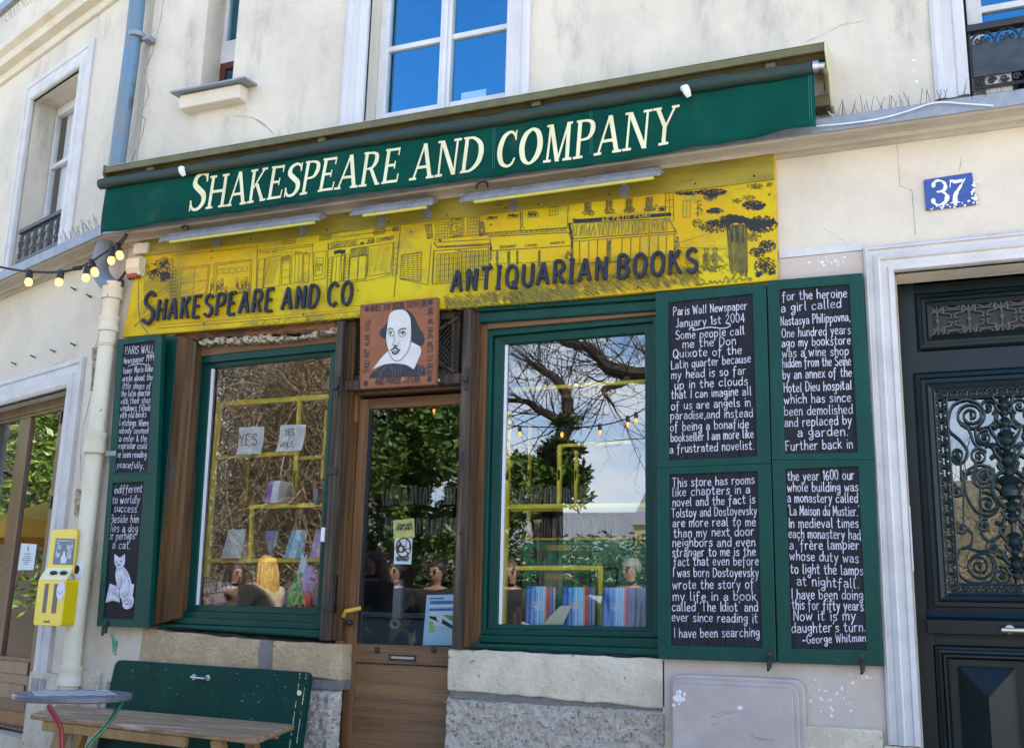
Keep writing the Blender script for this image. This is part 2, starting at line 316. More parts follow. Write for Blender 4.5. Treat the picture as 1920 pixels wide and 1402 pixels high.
        if smooth: me.polygons.foreach_set('use_smooth', [True]*len(me.polygons))
        o = bpy.data.objects.new(name, me); COL.objects.link(o)
        if parent: o.parent = parent
        else: o.location = off
        if bevel > 0:
            b = o.modifiers.new('bevel', 'BEVEL'); b.width = bevel; b.segments = seg; b.limit_method = 'ANGLE'; b.angle_limit = math.radians(40)
            b.harden_normals = False
        if smooth:
            e = o.modifiers.new('edges', 'EDGE_SPLIT'); e.split_angle = math.radians(42)
        return o
def ROOT_LOC(o):
    v = Vector(o.location)
    while o.parent: o = o.parent; v += Vector(o.location)
    return v
def thing(name, label, cat, loc=(0, 0, 0), group=None):
    o = bpy.data.objects.new(name, None); COL.objects.link(o); o.location = loc; o.empty_display_size = .1
    return tag(o, label, cat, group)
def tag(o, label, cat, group=None, kind=None):
    if label: o['label'] = label
    if cat: o['category'] = cat
    if group: o['group'] = group
    if kind: o['kind'] = kind
    return o
def uv(q, u, v):
    """q = TL, TR, BR, BL ; v down"""
    return lerp(lerp(q[0], q[1], u), lerp(q[3], q[2], u), v)
def inset(q, l, t=None, r=None, b=None):
    t = l if t is None else t
    r = l if r is None else r; b = t if b is None else b
    w = abs(q[1][0]-q[0][0]) or 1; h = abs(q[0][1]-q[3][1]) or 1
    return [uv(q, l/w, t/h), uv(q, 1-r/w, t/h), uv(q, 1-r/w, 1-b/h), uv(q, l/w, 1-b/h)]
def crom(P_, n=5):
    """Catmull-Rom through points; a point given twice is a corner"""
    if len(P_) < 3: return list(P_)
    out = []; m = len(P_)
    for i in range(m-1):
        p1, p2 = P_[i], P_[i+1]
        if p1 == p2: continue
        p0 = P_[i-1] if i > 0 else p1; p3 = P_[i+2] if i+2 < m else p2
        if p0 == p1: p0 = p1
        straight = (i == 0 or P_[i-1] == p1) and (i+2 >= m or P_[i+2] == p2)
        k = 1 if straight else n
        for j in range(k):
            t = j/k
            out.append(tuple(.5*((2*p1[e])+(-p0[e]+p2[e])*t+(2*p0[e]-5*p1[e]+4*p2[e]-p3[e])*t*t+(-p0[e]+3*p1[e]-3*p2[e]+p3[e])*t**3) for e in range(len(p1))))
    out.append(P_[-1]); return out
# ---------------------------------------------------------------- a hand lettering alphabet of brush strokes (cap height 10, x height 6)
GL = {
'a': ".7,5.1 2.5,6 4.3,5.3 4.7,3 4.9,.2|4.7,3.5 2.3,3.5 .5,2.2 1.2,.3 3.2,.4 4.7,2", 'b': ".5,10! .6,.3!|.6,3.5 2.2,5.8 4.6,5 5,2.6 3.4,.2 .7,.8",
'c': "4.8,5 3,6 .9,4.8 .4,2.4 2,.1 4.8,1", 'd': "4.8,4.5 3.2,5.9 1,4.8 .4,2.4 1.6,.2 3.6,.8 4.8,2.6|5,10! 5,.1!",
'e': ".5,2.9! 4.6,3.5! 4.3,5.3 2.6,6 .7,4.6 .5,1.8 2.2,.1 4.7,.9", 'f': "4.4,9.2 3,10 1.9,8.4 1.8,3 1.4,-2.5|0,5.6! 3.8,6!",
'g': "4.8,4.8 3.2,6 1,5.2 .5,3.2 2,1.6 4,2.6 4.9,5.5|4.9,6! 4.8,-1 3.6,-3.6 1.4,-3.4 .9,-2 2.6,-.9 5,.2", 'h': ".6,10! .5,0!|.6,3.4 2.6,5.9 4.3,5.2 4.5,3 4.6,0",
'i': "1,6! 1,0!|1,8.3! 1.15,8.8!", 'j': "2,6! 2,-2 .5,-3.6|2,8.4! 2.1,8.8!", 'k': ".5,10! .5,0!|4.2,6! .7,2.6!|1.6,3.4! 4.6,0!", 'l': "1,10! .9,1.4 2,.1",
'm': ".5,6! .5,0!|.5,4 2.2,6 3.5,5 3.6,0|3.6,4 5.3,6 6.7,5 6.9,0", 'n': ".5,6! .5,0!|.5,3.8 2.6,6 4.2,5 4.5,0",
'o': "2.7,6 .8,5 .4,2.7 1.6,.3 3.8,.4 5,2.8 4.3,5.2 2.7,6", 'p': ".6,6! .4,-4!|.6,3.6 2.4,6 4.7,5 4.9,2.6 3.2,.2 .6,1",
'q': "4.8,4.6 3.2,6 1,5 .4,2.6 1.6,.3 3.6,.8 4.8,2.4|4.9,6! 4.9,-4!", 'r': ".5,6! .5,0!|.5,3.5 2,5.6 3.8,5.8",
's': "4.2,5.2 2.4,6 .8,4.9 1.6,3.5 3.6,2.6 4,1.1 2.4,0 .4,.8", 't': "1.8,9! 1.7,1.6 2.6,.1 4,.8|0,6! 3.8,6.3!",
'u': ".5,6! .5,2 1.8,.2 3.6,1 4.4,3|4.5,6! 4.6,0!", 'v': ".2,6! 2.4,0! 4.6,6!", 'w': ".2,6! 1.6,0! 3.4,5! 5,0! 6.8,6.2!", 'x': ".3,6! 4.4,0!|4.4,6! .3,0!",
'y': ".4,6! 2.5,.4!|4.8,6! 2.4,-.4 .6,-4", 'z': ".4,6! 4.4,6! .3,0! 4.6,.1!",
'A': "0,0! 3,10! 6,0!|1.1,3.6! 5,3.6!", 'B': ".6,10! .6,0!|.6,10! 3.6,9.9 5,8.2 4,5.9 .6,5.4!|.6,5.4! 4.4,5 5.5,2.8 4.2,.4 .6,0!",
'C': "5.8,8.4 3.8,10 1.4,8.8 .4,5 1.4,1.3 3.8,0 5.8,1.4", 'D': ".6,10! .6,0!|.6,10! 3.6,9.6 5.8,7 5.8,3.4 3.8,.4 .6,0!",
'E': "5,10! .6,10! .6,0! 5.2,0!|.6,5.2! 4.2,5.2!", 'F': "5,10! .6,10! .6,0!|.6,5.2! 4.2,5.2!", 'G': "5.8,8.4 3.8,10 1.4,8.8 .4,5 1.4,1.3 3.6,0 5.8,1.2! 5.8,4.6! 3.6,4.6!",
'H': ".6,10! .6,0!|5.6,10! 5.6,0!|.6,5.2! 5.6,5.2!", 'I': "1,10! 1,0!", 'J': "3.6,10! 3.6,2.4 2.4,.2 .4,.8", 'K': ".6,10! .6,0!|5.2,10! .7,4.4!|2.2,6.2! 5.6,0!",
'L': ".6,10! .6,0! 4.8,0!", 'M': ".4,0! .8,10! 3.6,2.6! 6.4,10! 6.8,0!", 'N': ".6,0! .6,10! 5.4,0! 5.4,10!",
'O': "3.3,10 1.2,8.6 .4,5 1.2,1.4 3.3,0 5.4,1.4 6.2,5 5.4,8.6 3.3,10", 'P': ".6,10! .6,0!|.6,10! 4,9.8 5.4,7.6 4.2,5.2 .6,4.6!",
'Q': "3.3,10 1.2,8.6 .4,5 1.2,1.4 3.3,0 5.4,1.4 6.2,5 5.4,8.6 3.3,10|3.8,2.6! 6.4,-1!", 'R': ".6,10! .6,0!|.6,10! 4,9.8 5.4,7.6 4.2,5.2 .6,4.6!|2.8,4.8! 5.6,0!",
'S': "5.2,8.6 3.2,10 1,8.8 .9,6.6 3,5.2 5,3.8 5.2,1.6 3.2,0 .4,1.4", 'T': "0,10! 6,10!|3,10! 3,0!", 'U': ".6,10! .6,3 1.8,.4 3.2,0 4.8,.6 5.6,3 5.6,10!",
'V': "0,10! 2.8,0! 5.6,10!", 'W': "0,10! 1.8,0! 3.8,8! 5.8,0! 7.6,10!", 'X': ".2,10! 5.4,0!|5.4,10! .2,0!", 'Y': "0,10! 2.8,5! 5.6,10!|2.8,5! 2.8,0!", 'Z': ".3,10! 5.4,10! .2,0! 5.6,0!",
'Ï': "0,10! 2.6,10!|1.3,10! 1.3,0!|0,0! 2.6,0!",
'0': "2.7,10 .9,8.4 .4,5 1,1.4 2.7,0 4.4,1.4 5,5 4.5,8.4 2.7,10", '1': ".2,8! 1.6,10! 1.6,0!", '2': ".6,8 2,10 4.2,9 4.2,6.8 .4,.2! 5.2,.2!",
'3': ".6,9 2.6,10 4.4,8.4 3.8,6 2,5.3 4.4,4.4 4.8,2 2.8,0 .3,1", '4': "3.8,0! 3.8,10! .2,3! 5.2,3!", '6': "4.2,9.4 1.8,7.6 .5,3.4 1.6,.3 3.8,.2 4.8,2.4 3.4,4.8 .8,3.6",
'7': ".3,10! 5,10! 1.8,0!", '9': "4.6,7.6 3.4,10 1,9.4 .6,6.6 2.6,5.4 4.6,7.8|4.7,8.6! 4,0!",
'.': "0.8,.2! 1.1,.5!", ',': "1.3,.6! .7,-1.6!", "'": "1.1,10.4! .8,8.4!", '~': "0,3.4 1.4,4.6 3.2,3.4 4.6,4.4", ':': ".8,.4! 1,.7!|.8,4.6! 1,4.9!", '-': ".2,4! 2.6,4!",
'&': "5.4,3.8 4,1 2,0 .6,1.6 1.2,4 3.6,6.8 3.4,9.2 2,9.8 1.2,8 2.6,5 5.6,0", 'é': ".5,2.9! 4.6,3.5! 4.3,5.3 2.6,6 .7,4.6 .5,1.8 2.2,.1 4.7,.9|1.8,7.4! 3.4,9.4!", 'à': ".7,5.1 2.5,6 4.3,5.3 4.7,3 4.9,.2|4.7,3.5 2.3,3.5 .5,2.2 1.2,.3 3.2,.4 4.7,2|1.6,9.4! 3.2,7.4!",
'è': ".5,2.9! 4.6,3.5! 4.3,5.3 2.6,6 .7,4.6 .5,1.8 2.2,.1 4.7,.9|1.4,9.4! 3,7.4!",
}
_GC = {}
def glyph(ch):
    if ch not in _GC:
        S_ = []
        for st in GL[ch].split('|'):
            pts = []
            for t in st.split():
                c = t.endswith('!'); x, y = t.rstrip('!').split(','); pts.append((float(x), float(y)))
                if c: pts.append((float(x), float(y)))
            S_.append(crom(pts, 5))
        _GC[ch] = (S_, max(p[0] for s_ in S_ for p in s_))
    return _GC[ch]
def text(mb, s, p0, p1, h, w, b, jit=0.0, gap=1.5, th=0.0, slant=0.0, space=4.6, big=None, cap=True):
    """letter s from baseline point p0 to p1 (wall coordinates), cap height h; one brush of half width w"""
    adv = []; x = 0.0
    for i, ch in enumerate(s):
        k = (big or 1.0) if (i == 0 and big) else 1.0
        if ch == ' ': x += space; continue
        adv.append((ch, x, k)); x += glyph(ch)[1]*k + gap
    tot = max(x-gap, 1e-3); d = (p1[0]-p0[0], p1[1]-p0[1]); n = 0
    for ch, x0, k in adv:
        dy = R.uniform(-jit, jit)*.9; sk = slant + R.uniform(-jit, jit)*.12; sy = h/10*k*(1+R.uniform(-jit, jit)*.14)
        for st in glyph(ch)[0]:
            q = []
            for x, y in st:
                xx = (x0+(x+y*sk)*k)/tot
                q.append((p0[0]+d[0]*xx, p0[1]+d[1]*xx+(y+dy)*sy))
            n += 1
            mb.ribbon(q, w*k**.5*(1+R.uniform(-jit, jit)*.35), b-0.00018*(n % 5)-0.00004*(n % 3), th=th, cap=cap)
# ---------------------------------------------------------------- ground
def sheet(name, mat, x0, x1, y0, y1, z, kind='structure'):
    mb = MB(); mb.face(mb.wp((x0, y0, z)), mb.wp((x1, y0, z)), mb.wp((x1, y1, z)), mb.wp((x0, y1, z)))
    o = mb.build(name, mat, fix=False); o['kind'] = kind; return o
MT['paving'] = pbr('warm_paving_stone', (.46, .41, .33), .8, (.36, .32, .26), 3, bump=.3, bsc=20)
MT['asphalt'] = pbr('worn_asphalt', (.14, .135, .125), .9, (.075, .075, .078), 2, bump=.3, bsc=60)
sheet('ground', 'paving', -220, 220, -260, 60, 0.0)
sheet('road', 'asphalt', -200, 200, -19.5, -13.5, 0.004)

# ---------------------------------------------------------------- the shop building
def wall_holes(mb, a0, a1, c0, c1, holes, depth, b0=0.0):
    xs = sorted(set([a0, a1]+[h[0] for h in holes]+[h[1] for h in holes])); zs = sorted(set([c0, c1]+[h[2] for h in holes]+[h[3] for h in holes]))
    xs = [x for x in xs if a0 <= x <= a1]; zs = [z for z in zs if c0 <= z <= c1]
    ix = {}
    def v(x, b, z):
        k = (x, b, z)
        if k not in ix: ix[k] = mb.pt(x, b, z)
        return ix[k]
    def hole(x, z): return any(h[0] < x < h[1] and h[2] < z < h[3] for h in holes)
    for i in range(len(xs)-1):
        for j in range(len(zs)-1):
            if hole((xs[i]+xs[i+1])/2, (zs[j]+zs[j+1])/2): continue
            mb.face(v(xs[i], b0, zs[j]), v(xs[i+1], b0, zs[j]), v(xs[i+1], b0, zs[j+1]), v(xs[i], b0, zs[j+1]))
    for h in holes:
        q = [(h[0], max(h[2], c0)), (h[1], max(h[2], c0)), (h[1], min(h[3], c1)), (h[0], min(h[3], c1))]
        for k in range(4):
            (x, z), (x2, z2) = q[k], q[(k+1) % 4]
            mb.face(mb.pt(x, b0, z), mb.pt(x2, b0, z2), mb.pt(x2, b0+depth, z2), mb.pt(x, b0+depth, z))
def mid(*v): return sum(v)/len(v)
SB = thing('shop_building', 'cream plastered corner building with old wooden shopfront under green awning', 'building', (-2.5, 0, 0))
wA = (mid(P('', 396, 0)[0], P('', 369, 180)[0]), mid(P('', 449, 0)[0], P('', 434, 171)[0]), P('', 400, 186)[1], 6.05)
wB = (mid(P('B', 763, 0)[0], P('B', 705, 750)[0]), mid(P('', 956, 0)[0], P('', 948, 174)[0]), 4.45, 6.9)
wC = (mid(P('', 1806, 0)[0], P('', 1818, 175)[0]), 1.25, 3.93, 6.4)
dL = P('P', 217, 330)[0]; dT = mid(P('P', 217, 327)[1], P('P', 897, 236)[1])
wD = (dL, 1.75, 0.0, dT)
wS = (-5.185, -1.56, 0.0, 3.10)
WALLT = 7.0
mb = MB(); wall_holes(mb, -5.72, 4.5, 3.80, WALLT, [wA, wB, wC], .30); mb.build('wall', 'plaster', SB, fix=False)
mb = MB(); wall_holes(mb, -5.72, 4.5, 0.0, 3.80, [wD, wS], .36); mb.build('wall', 'plaster_low', SB, fix=False)
mb = MB()
for x in (-5.70, 4.45): mb.box(min(x, x), x+.04, .31, 7, 0, WALLT)
mb.box(-5.64, 4.44, 6.9, 7.0, 0, WALLT); mb.build('side_wall', 'plaster', SB)
mb = MB(); mb.box(-5.75, 4.5, -.05, 7.0, WALLT+.002, WALLT+.12); mb.build('roof', 'zinc', SB)
# dark rooms behind the openings
def room(name, a0, a1, b0, b1, c0, c1, fr=MAIN, par=SB, mat='room'):
    mb = MB(fr); A = [mb.pt(a, b0, c) for a, c in ((a0, c0), (a1, c0), (a1, c1), (a0, c1))]; B = [mb.pt(a, b1, c) for a, c in ((a0, c0), (a1, c0), (a1, c1), (a0, c1))]
    for i in range(4): mb.face(A[i], A[(i+1) % 4], B[(i+1) % 4], B[i])
    mb.face(*B); return mb.build(name, mat, par, fix=False)
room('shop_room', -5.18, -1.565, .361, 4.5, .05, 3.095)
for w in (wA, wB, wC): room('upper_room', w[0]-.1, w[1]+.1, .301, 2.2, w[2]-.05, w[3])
# cornice with zinc edge: one run along the main front, one along the turned front
def cornice(fr, a0, a1, par, nm='cornice'):
    z0 = 3.786
    mb = MB(fr); mb.extr([(0.0, z0), (-.018, z0+.004), (-.03, z0+.02), (-.055, z0+.028), (-.075, z0+.012), (-.09, z0+.03), (-.12, z0+.034), (-.185, z0+.03), (-.205, z0+.045), (-.205, z0+.112), (0, z0+.15)], a0, a1)
    mb.build(nm, 'cornice', par)
    mb = MB(fr); mb.extr([(-.203, z0+.036), (-.222, z0+.034), (-.222, z0+.118), (0.0, z0+.225), (0.0, z0+.154), (-.203, z0+.116)], a0, a1); mb.build('zinc_flashing', 'zinc', par, bevel=.003)
cornice(MAIN, -5.74, 4.5, SB)
# band and door surround on the right
yb = mid(P('D', 105, 1325)[1], P('D', 1402, 1178)[1]); yb2 = P('D', 105, 1350)[1]
oL = P('P', 52, 190)[0]; oT = P('P', 52, 188)[1]
mb = MB(); mb.box(-.855, oL-.003, -.012, .05, oT-.008, yb); mb.build('plaster_band', 'white_trim', SB)
steps = [(0.0, 1.0, -.035), (.30, .55, -.05), (.55, .78, -.062), (.78, 1.0, -.030)]
w_ = dL-oL
def arch(f): return [(oL+w_*f, 0.55), (oL+w_*f, oT-(oT-dT)*f), (1.75+w_*(1-f), oT-(oT-dT)*f), (1.75+w_*(1-f), 0.55)]
mb = MB()
prof = [(0, .02), (0, -.030), (.10, -.046), (.14, -.046), (.15, -.028), (.30, -.030), (.33, -.040), (.50, -.058), (.56, -.050), (.58, -.036), (.80, -.036), (.82, -.048), (.97, -.048), (1.0, -.036), (1.0, .03)]
rings = [[mb.pt(a, b, c) for a, c in arch(f)] for f, b in prof]
mb.loft(rings, caps=False, closed=False); mb.build('door_surround', 'white_trim', SB, fix=False)
mb = MB(); mb.box(oL-.02, dL+.004, -.05, .05, 0, .545); mb.build('door_plinth', 'stone_pale', SB, bevel=.01)
# pinkish patches of wall beside the shutters and below them
mb = MB(); mb.box(-.852, oL-.003, -.006, .02, 2.55, oT-.012); mb.build('plaster_patch', 'plaster_pink', SB)
xp = -1.55
mb = MB(); mb.box(xp, oL-.003, -.007, .02, .55, 1.02); mb.build('plaster_patch', 'plaster_pink', SB)
mb = MB(); mb.box(xp+.2, oL-.022, -.045, .02, 0, P('S', 1450, 378)[1]); mb.build('plinth', 'stone_pale', SB, bevel=.012)
# stone base under the windows
def stone_edge(q, n=14, j=.008):
    out = []
    for k in range(len(q)):
        p, r = q[k], q[(k+1) % len(q)]
        m = max(1, int(n*math.hypot(r[0]-p[0], r[1]-p[1])))
        for i in range(m):
            t = i/m; pp = lerp(p, r, t); out.append((pp[0]+R.uniform(-j, j), pp[1]+R.uniform(-j, j)))
    return out
def stone(q, b0, mat, j=.006, b1=.34, name='stone_block'):
    mb = MB(); mb.prism(stone_edge(q, 14, j), b0, b1); return mb.build(name, mat, SB, bevel=.012, seg=3)
# right side
sl, sr = P('S', 45, 80)[0], -1.53
stone([(sl, .70), (sr, .66), (sr, P('S', 925, 118)[1]), (sl, P('S', 45, 78)[1])], .0, 'stone_pale')
mb = MB(); mb.prism([(sl+.01, .655), (sr, .60), (sr, .675), (sl+.01, .715)], .018, .33); mb.build('mortar_joint', 'mortar', SB)
rb = MB(); nx, ny = 110, 44
def rough(mb, a0, a1, c0, c1, nx, ny, b, amp, fr=MAIN):
    from mathutils import noise
    g = []
    for j in range(ny+1):
        row = []
        for i in range(nx+1):
            a = a0+(a1-a0)*i/nx; c = c0+(c1-c0)*j/ny
            e = min(1.0, min(i, nx-i, j, ny-j)/2.0)
            h = noise.noise(Vector((a*9, c*9, 1.3)))*.8+noise.noise(Vector((a*26, c*26, 3.1)))*.7+noise.noise(Vector((a*60, c*60, 7.7)))*.45
            row.append(mb.pt(a+(0 if 0 < i < nx else R.uniform(-.006, .006)), b-amp*(h*.5+.5)*e+(1-e)*.03, c))
        g.append(row)
    for j in range(ny):
        for i in range(nx): mb.face(g[j][i], g[j][i+1], g[j+1][i+1], g[j+1][i])
rough(rb, sl-.02, sr, .02, .66, nx, ny, .016, .042); rb.build('stone_block', 'stone_rough', SB, fix=False, smooth=False)
# left side
l0, l1 = P('R', 770, 100)[0], P('K', 172, 600)[0]; lm0, lm1 = P('R', 1430, 100)[0], P('R', 1485, 100)[0]
zt = P('R', 1100, 80)[1]; zb = P('R', 1700, 325)[1]
stone([(l0, zb), (lm0, zb), (lm0, zt-.03), (l0, zt+.02)], -.004, 'stone')
stone([(lm1, zb), (l1-.004, zb), (l1, zt-.035), (lm1, zt-.03)], -.002, 'stone')
mb = MB(); mb.prism(stone_edge([(lm0-.012, zb), (lm1+.012, zb), (lm1+.015, zt-.03), (lm0-.01, zt-.03)], 30, .006), -.010, .3); mb.build('mortar_joint', 'mortar', SB)
mb = MB(); mb.prism([(l0, zb-.06), (l1-.01, zb-.06), (l1, zb), (l0, zb)], .010, .3); mb.build('mortar_joint', 'mortar', SB)
rb = MB(); rough(rb, l0-.3, l1-.01, .02, zb-.06, 60, 44, .004, .040); rb.build('stone_block', 'stone_rough', SB, fix=False)
mb = MB(); mb.box(-5.70, l0-.3, -.03, .02, 0, .70); mb.build('plinth', 'stone_pale', SB, bevel=.01)
mb = MB(); mb.prism(stone_edge([P('R', 600, 75, -.003), P('R', 640, 80, -.003), P('R', 645, 130, -.003), P('R', 632, 200, -.003), P('R', 618, 190, -.003), P('R', 612, 120, -.003)], 20, .008), -.0035, .01); mb.build('paint_stain', pbr('green_spray_stain', (.05, .26, .17), .9, (.40, .45, .38), 9, .45, .6), SB)

# rotten lintel over the left window and soffit boards
def qb(name, k, pts, b0, b1, mat, par=SB, bevel=.004, b_at=None):
    mb = MB(); mb.prism(PQ(k, pts, b0 if b_at is None else b_at), b0, b1); return mb.build(name, mat, par, bevel=bevel)
mb = MB(); q = PQ('G', [(240, 170), (240, 95), (1545, -10), (1545, 85)], .02)
mb.prism(stone_edge(q, 26, .010), .02, .3); mb.build('lintel', 'rot', SB, bevel=.004)
mb = MB(); q = PQ('G', [(400, 200), (400, 165), (900, 120), (1200, 130), (1545, 60), (1545, 110), (1100, 165), (700, 190)], .0)
mb.prism(stone_edge(q, 40, .012), .0, .1); mb.build('crumbling_plaster', pbr('crumbling_render', (.42, .36, .25), .95, (.10, .06, .03), 26, .45, .6, 1.0, 40), SB, bevel=.004)
qb('soffit_board', 'G', [(385, 300), (385, 205), (1545, 110), (1545, 180)], .06, .10, 'brown_wood_h')
# posts
pl = thing  # (posts are parts of the building)
mb = MB(); q = PQ('', [(334, 628), (368, 640), (331, 1160), (284, 1173)], .0); mb.prism([q[3], q[2], q[1], q[0]], -.012, .20); mb.build('post', 'brown_wood', SB, bevel=.008)
def post(k_top, k_bot, w_front, b0, b1, mat='old_wood'):
    a0, c0 = P('', *k_bot, b0); a1, c1 = P('', *k_top, b0)
    mb = MB(); mb.prism([(a0, c0), (a0+w_front, c0), (a1+w_front, c1), (a1, c1)], b0, b1); return mb.build('post', mat, SB, bevel=.006)
post((632, 602), (598, 1200), .058, -.035, .035)
mb = MB(); a0, c0 = P('', 617, 1200, .0); a1, c1 = P('', 650, 600, .0); mb.prism([(a0-.03, c0), (a0+.055, c0), (a1+.05, c1), (a1-.03, c1)], .036, .20); mb.build('post', 'brown_wood', SB, bevel=.006)
post((869, 580), (846, 1216), .062, -.035, .05)
mb = MB(); a0, c0 = P('', 871, 1216, .0); a1, c1 = P('', 889, 580, .0); mb.prism([(a0-.02, c0), (a0+.075, c0), (a1+.07, c1), (a1-.02, c1)], .051, .20); mb.build('post', 'brown_wood', SB, bevel=.005)
mb = MB(); mb.prism([(a0-.03, c0+.01), (a0+.035, c0+.01), (a1+.03, c1), (a1-.03, c1)], .015, .05); mb.build('post_moulding', 'brown_wood', SB, bevel=.004)
# iron catches and plates on the posts
for k, x, y, s in (('G', 1545, 560, 1), ('I', 1375, 930, 1.3)):
    a, c = P(k, x, y, -.04); mb = MB(); mb.box(a-.012, a+.012, -.046, -.036, c-.06, c+.075); mb.disc(a, c+.075, .012, -.0465); mb.box(a-.02, a+.016, -.075, -.046, c-.012, c+.016); mb.build('shutter_catch', 'iron', SB, bevel=.003)
for k, x, y in (('G', 1500, 1235), ('H', 1300, 1000)):
    a, c = P(k, x, y, -.04); mb = MB(); mb.box(a-.034, a+.034, -.041, -.02, c-.028, c+.028); mb.build('iron_plate', 'iron', SB, bevel=.003)
a, c = P('J', 1085, 455, -.036); mb = MB(); mb.prism([(a+.013*math.cos(t)*(1.0), c+.065*math.sin(t)) for t in [i*math.pi/6 for i in range(12)]], -.0362, -.030); mb.build('slot', 'dark', SB)
a, c = P('J', 1068, 1053, -.036); mb = MB(); mb.prism([(a+.011*math.cos(t), c+.013*math.sin(t)) for t in [i*math.pi/5 for i in range(10)]], -.0362, -.030); mb.build('keyhole', 'dark', SB)
a, c = P('H', 1355, 905, .02); mb = MB(); mb.box(a-.012, a+.012, .034, .05, c-.12, c+.12); mb.build('slot', 'dark', SB)
a, c = P('H', 1272, 475, -.04); mb = MB(); mb.box(a-.012, a+.010, -.055, -.036, c-.045, c+.045); mb.build('latch', 'white', SB, bevel=.003)

# shop windows: frame > pane
def shopwin(outer, sash, glass, b0, sill, nm):
    f = MB(); f.ring(outer, sash, b0, b0+.09); fo = f.build('shop_window', 'green', SB, bevel=.005)
    f = MB(); f.ring(sash, glass, b0+.028, b0+.085, b0+.034); f.build('sash', 'green', fo, bevel=.006)
    g = MB(); gi = inset(glass, -.01, -.01); g.prism(gi, b0+.060, b0+.066); g.build('pane', 'glass', fo)
    m = MB(); m.prism([(glass[0][0], glass[0][1]), (glass[0][0]+.018, glass[0][1]), (glass[3][0]+.016, glass[3][1]), (glass[3][0], glass[3][1])], b0+.045, b0+.0585); m.build('glazing_bead', 'white', fo)
    s = MB(); s.prism(sill[0], b0-.055, b0+.08); s.build('sill', 'green_worn', fo, bevel=.012, seg=3)
    s = MB(); s.prism(sill[1], b0-.025, b0+.08); s.build('sill', 'green', fo, bevel=.010, seg=3)
    return fo
b0 = .07
lo = [P('G', 385, 300, b0), P('G', 1540, 180, b0), P('H', 1255, 1135, b0), P('H', 195, 1085, b0)]
ls = [P('G', 428, 355, b0), P('G', 1525, 245, b0), P('H', 1222, 1060, b0), P('H', 250, 1030, b0)]
lg = [P('G', 500, 395, b0+.03), P('G', 1487, 290, b0+.03), P('H', 1220, 1007, b0+.03), P('H', 330, 986, b0+.03)]
shopwin(lo, ls, lg, b0, ([P('H', 65, 1120, .0), P('H', 1240, 1170, .0), P('H', 1240, 1232, .0), P('H', 65, 1148, .0)], [P('H', 150, 1070, .02), P('H', 1240, 1120, .02), P('H', 1240, 1175, .02), P('H', 150, 1125, .02)]), 'left')
ro = [P('L', 215, 235, b0), P('L', 1560, 110, b0), P('M', 1480, 1225, b0), P('M', 140, 1205, b0)]
rs = [P('L', 260, 287, b0), P('L', 1500, 176, b0), P('M', 1425, 1180, b0), P('M', 195, 1160, b0)]
rg = [P('L', 352, 352, b0+.03), P('L', 1436, 262, b0+.03), P('M', 1362, 1150, b0+.03), P('M', 285, 1128, b0+.03)]
shopwin(ro, rs, rg, b0, ([P('M', 70, 1265, .0), P('M', 1480, 1305, .0), P('M', 1480, 1366, .0), P('M', 70, 1300, .0)], [P('M', 130, 1205, .02), P('M', 1480, 1232, .02), P('M', 1480, 1312, .02), P('M', 130, 1262, .02)]), 'right')
qb('soffit_board', 'L', [(215, 235), (215, 185), (1560, 80), (1560, 120)], .045, .10, 'brown_wood_h')
qb('fascia_board', 'L', [(140, 190), (140, 100), (1560, -10), (1560, 88)], .02, .06, 'green', bevel=.012)
qb('fascia_board', 'L', [(140, 100), (140, 62), (1560, -50), (1560, 0)], -.01, .05, 'green', bevel=.010)
# green return board left of the left post
mb = MB(); q = PQ('', [(302, 628), (333, 630), (287, 1170), (270, 1172)], -.02); mb.prism([q[3], q[2], q[1], q[0]], -.015, .05); mb.build('return_board', 'green', SB, bevel=.005)

# shop door : leaf parts under one part named door
DB = .12
def dq(k, x, y, b=DB): return P(k, x, y, b)
tl, tr_, br, bl = dq('I', 375, 1235), dq('I', 1400, 1152), dq('K', 1010, 661), dq('K', 270, 650)
xl = mid(tl[0], bl[0]); xr = xl+.80; zt, zb = mid(tl[1], tr_[1]), mid(br[1], bl[1])
doorL, doorT = xl-.075, zt+.07
mb = MB(); mb.box(doorL, xl, DB, DB+.045, .03, doorT); mb.box(xr, xr+.07, DB, DB+.045, .03, doorT); do = mb.build('shop_door', 'door_stile', SB, bevel=.004)
mb = MB(); mb.box(xl, xr, DB+.001, DB+.044, zt, doorT); mb.build('rail', 'brown_wood_h', do, bevel=.004); zr = P('K', 265, 778, DB)[1]; mb = MB(); mb.box(xl, xr, DB+.001, DB+.044, zr, zb); mb.build('rail', 'brown_wood_h', do, bevel=.004)
mb = MB(); mb.box(xl, xr, DB+.006, DB+.03, .25, zr-.006); mb.build('door_panel', 'door_wood', do, bevel=.004)
mb = MB(); mb.box(xl, xr, DB-.004, DB+.03, .03, .245); mb.build('kick_board', 'door_wood', do, bevel=.004)
mb = MB(); mb.box(xl-.01, xr+.01, DB+.020, DB+.026, zb-.01, zt+.01); mb.build('pane', 'glass_door', do)
mb = MB(); mb.box(xl, xl+.02, DB+.006, DB+.0195, zb, zt); mb.build('glazing_bead', 'rubber', do)
a0, c0 = dq('K', 503, 718); a1, c1 = dq('K', 695, 772)
mb = MB(); mb.ring([(a0, c0), (a1, c0), (a1, c1), (a0, c1)], inset([(a0, c0), (a1, c0), (a1, c1), (a0, c1)], .012, .012), DB-.008, DB+.002); mb.m = 0; lt = mb.build('letter_slot', 'iron', do, bevel=.002)
mb = MB(); mb.box(a0+.012, a1-.012, DB-.003, DB+.001, c1+.012, c0-.012); mb.build('flap', 'steel', do)
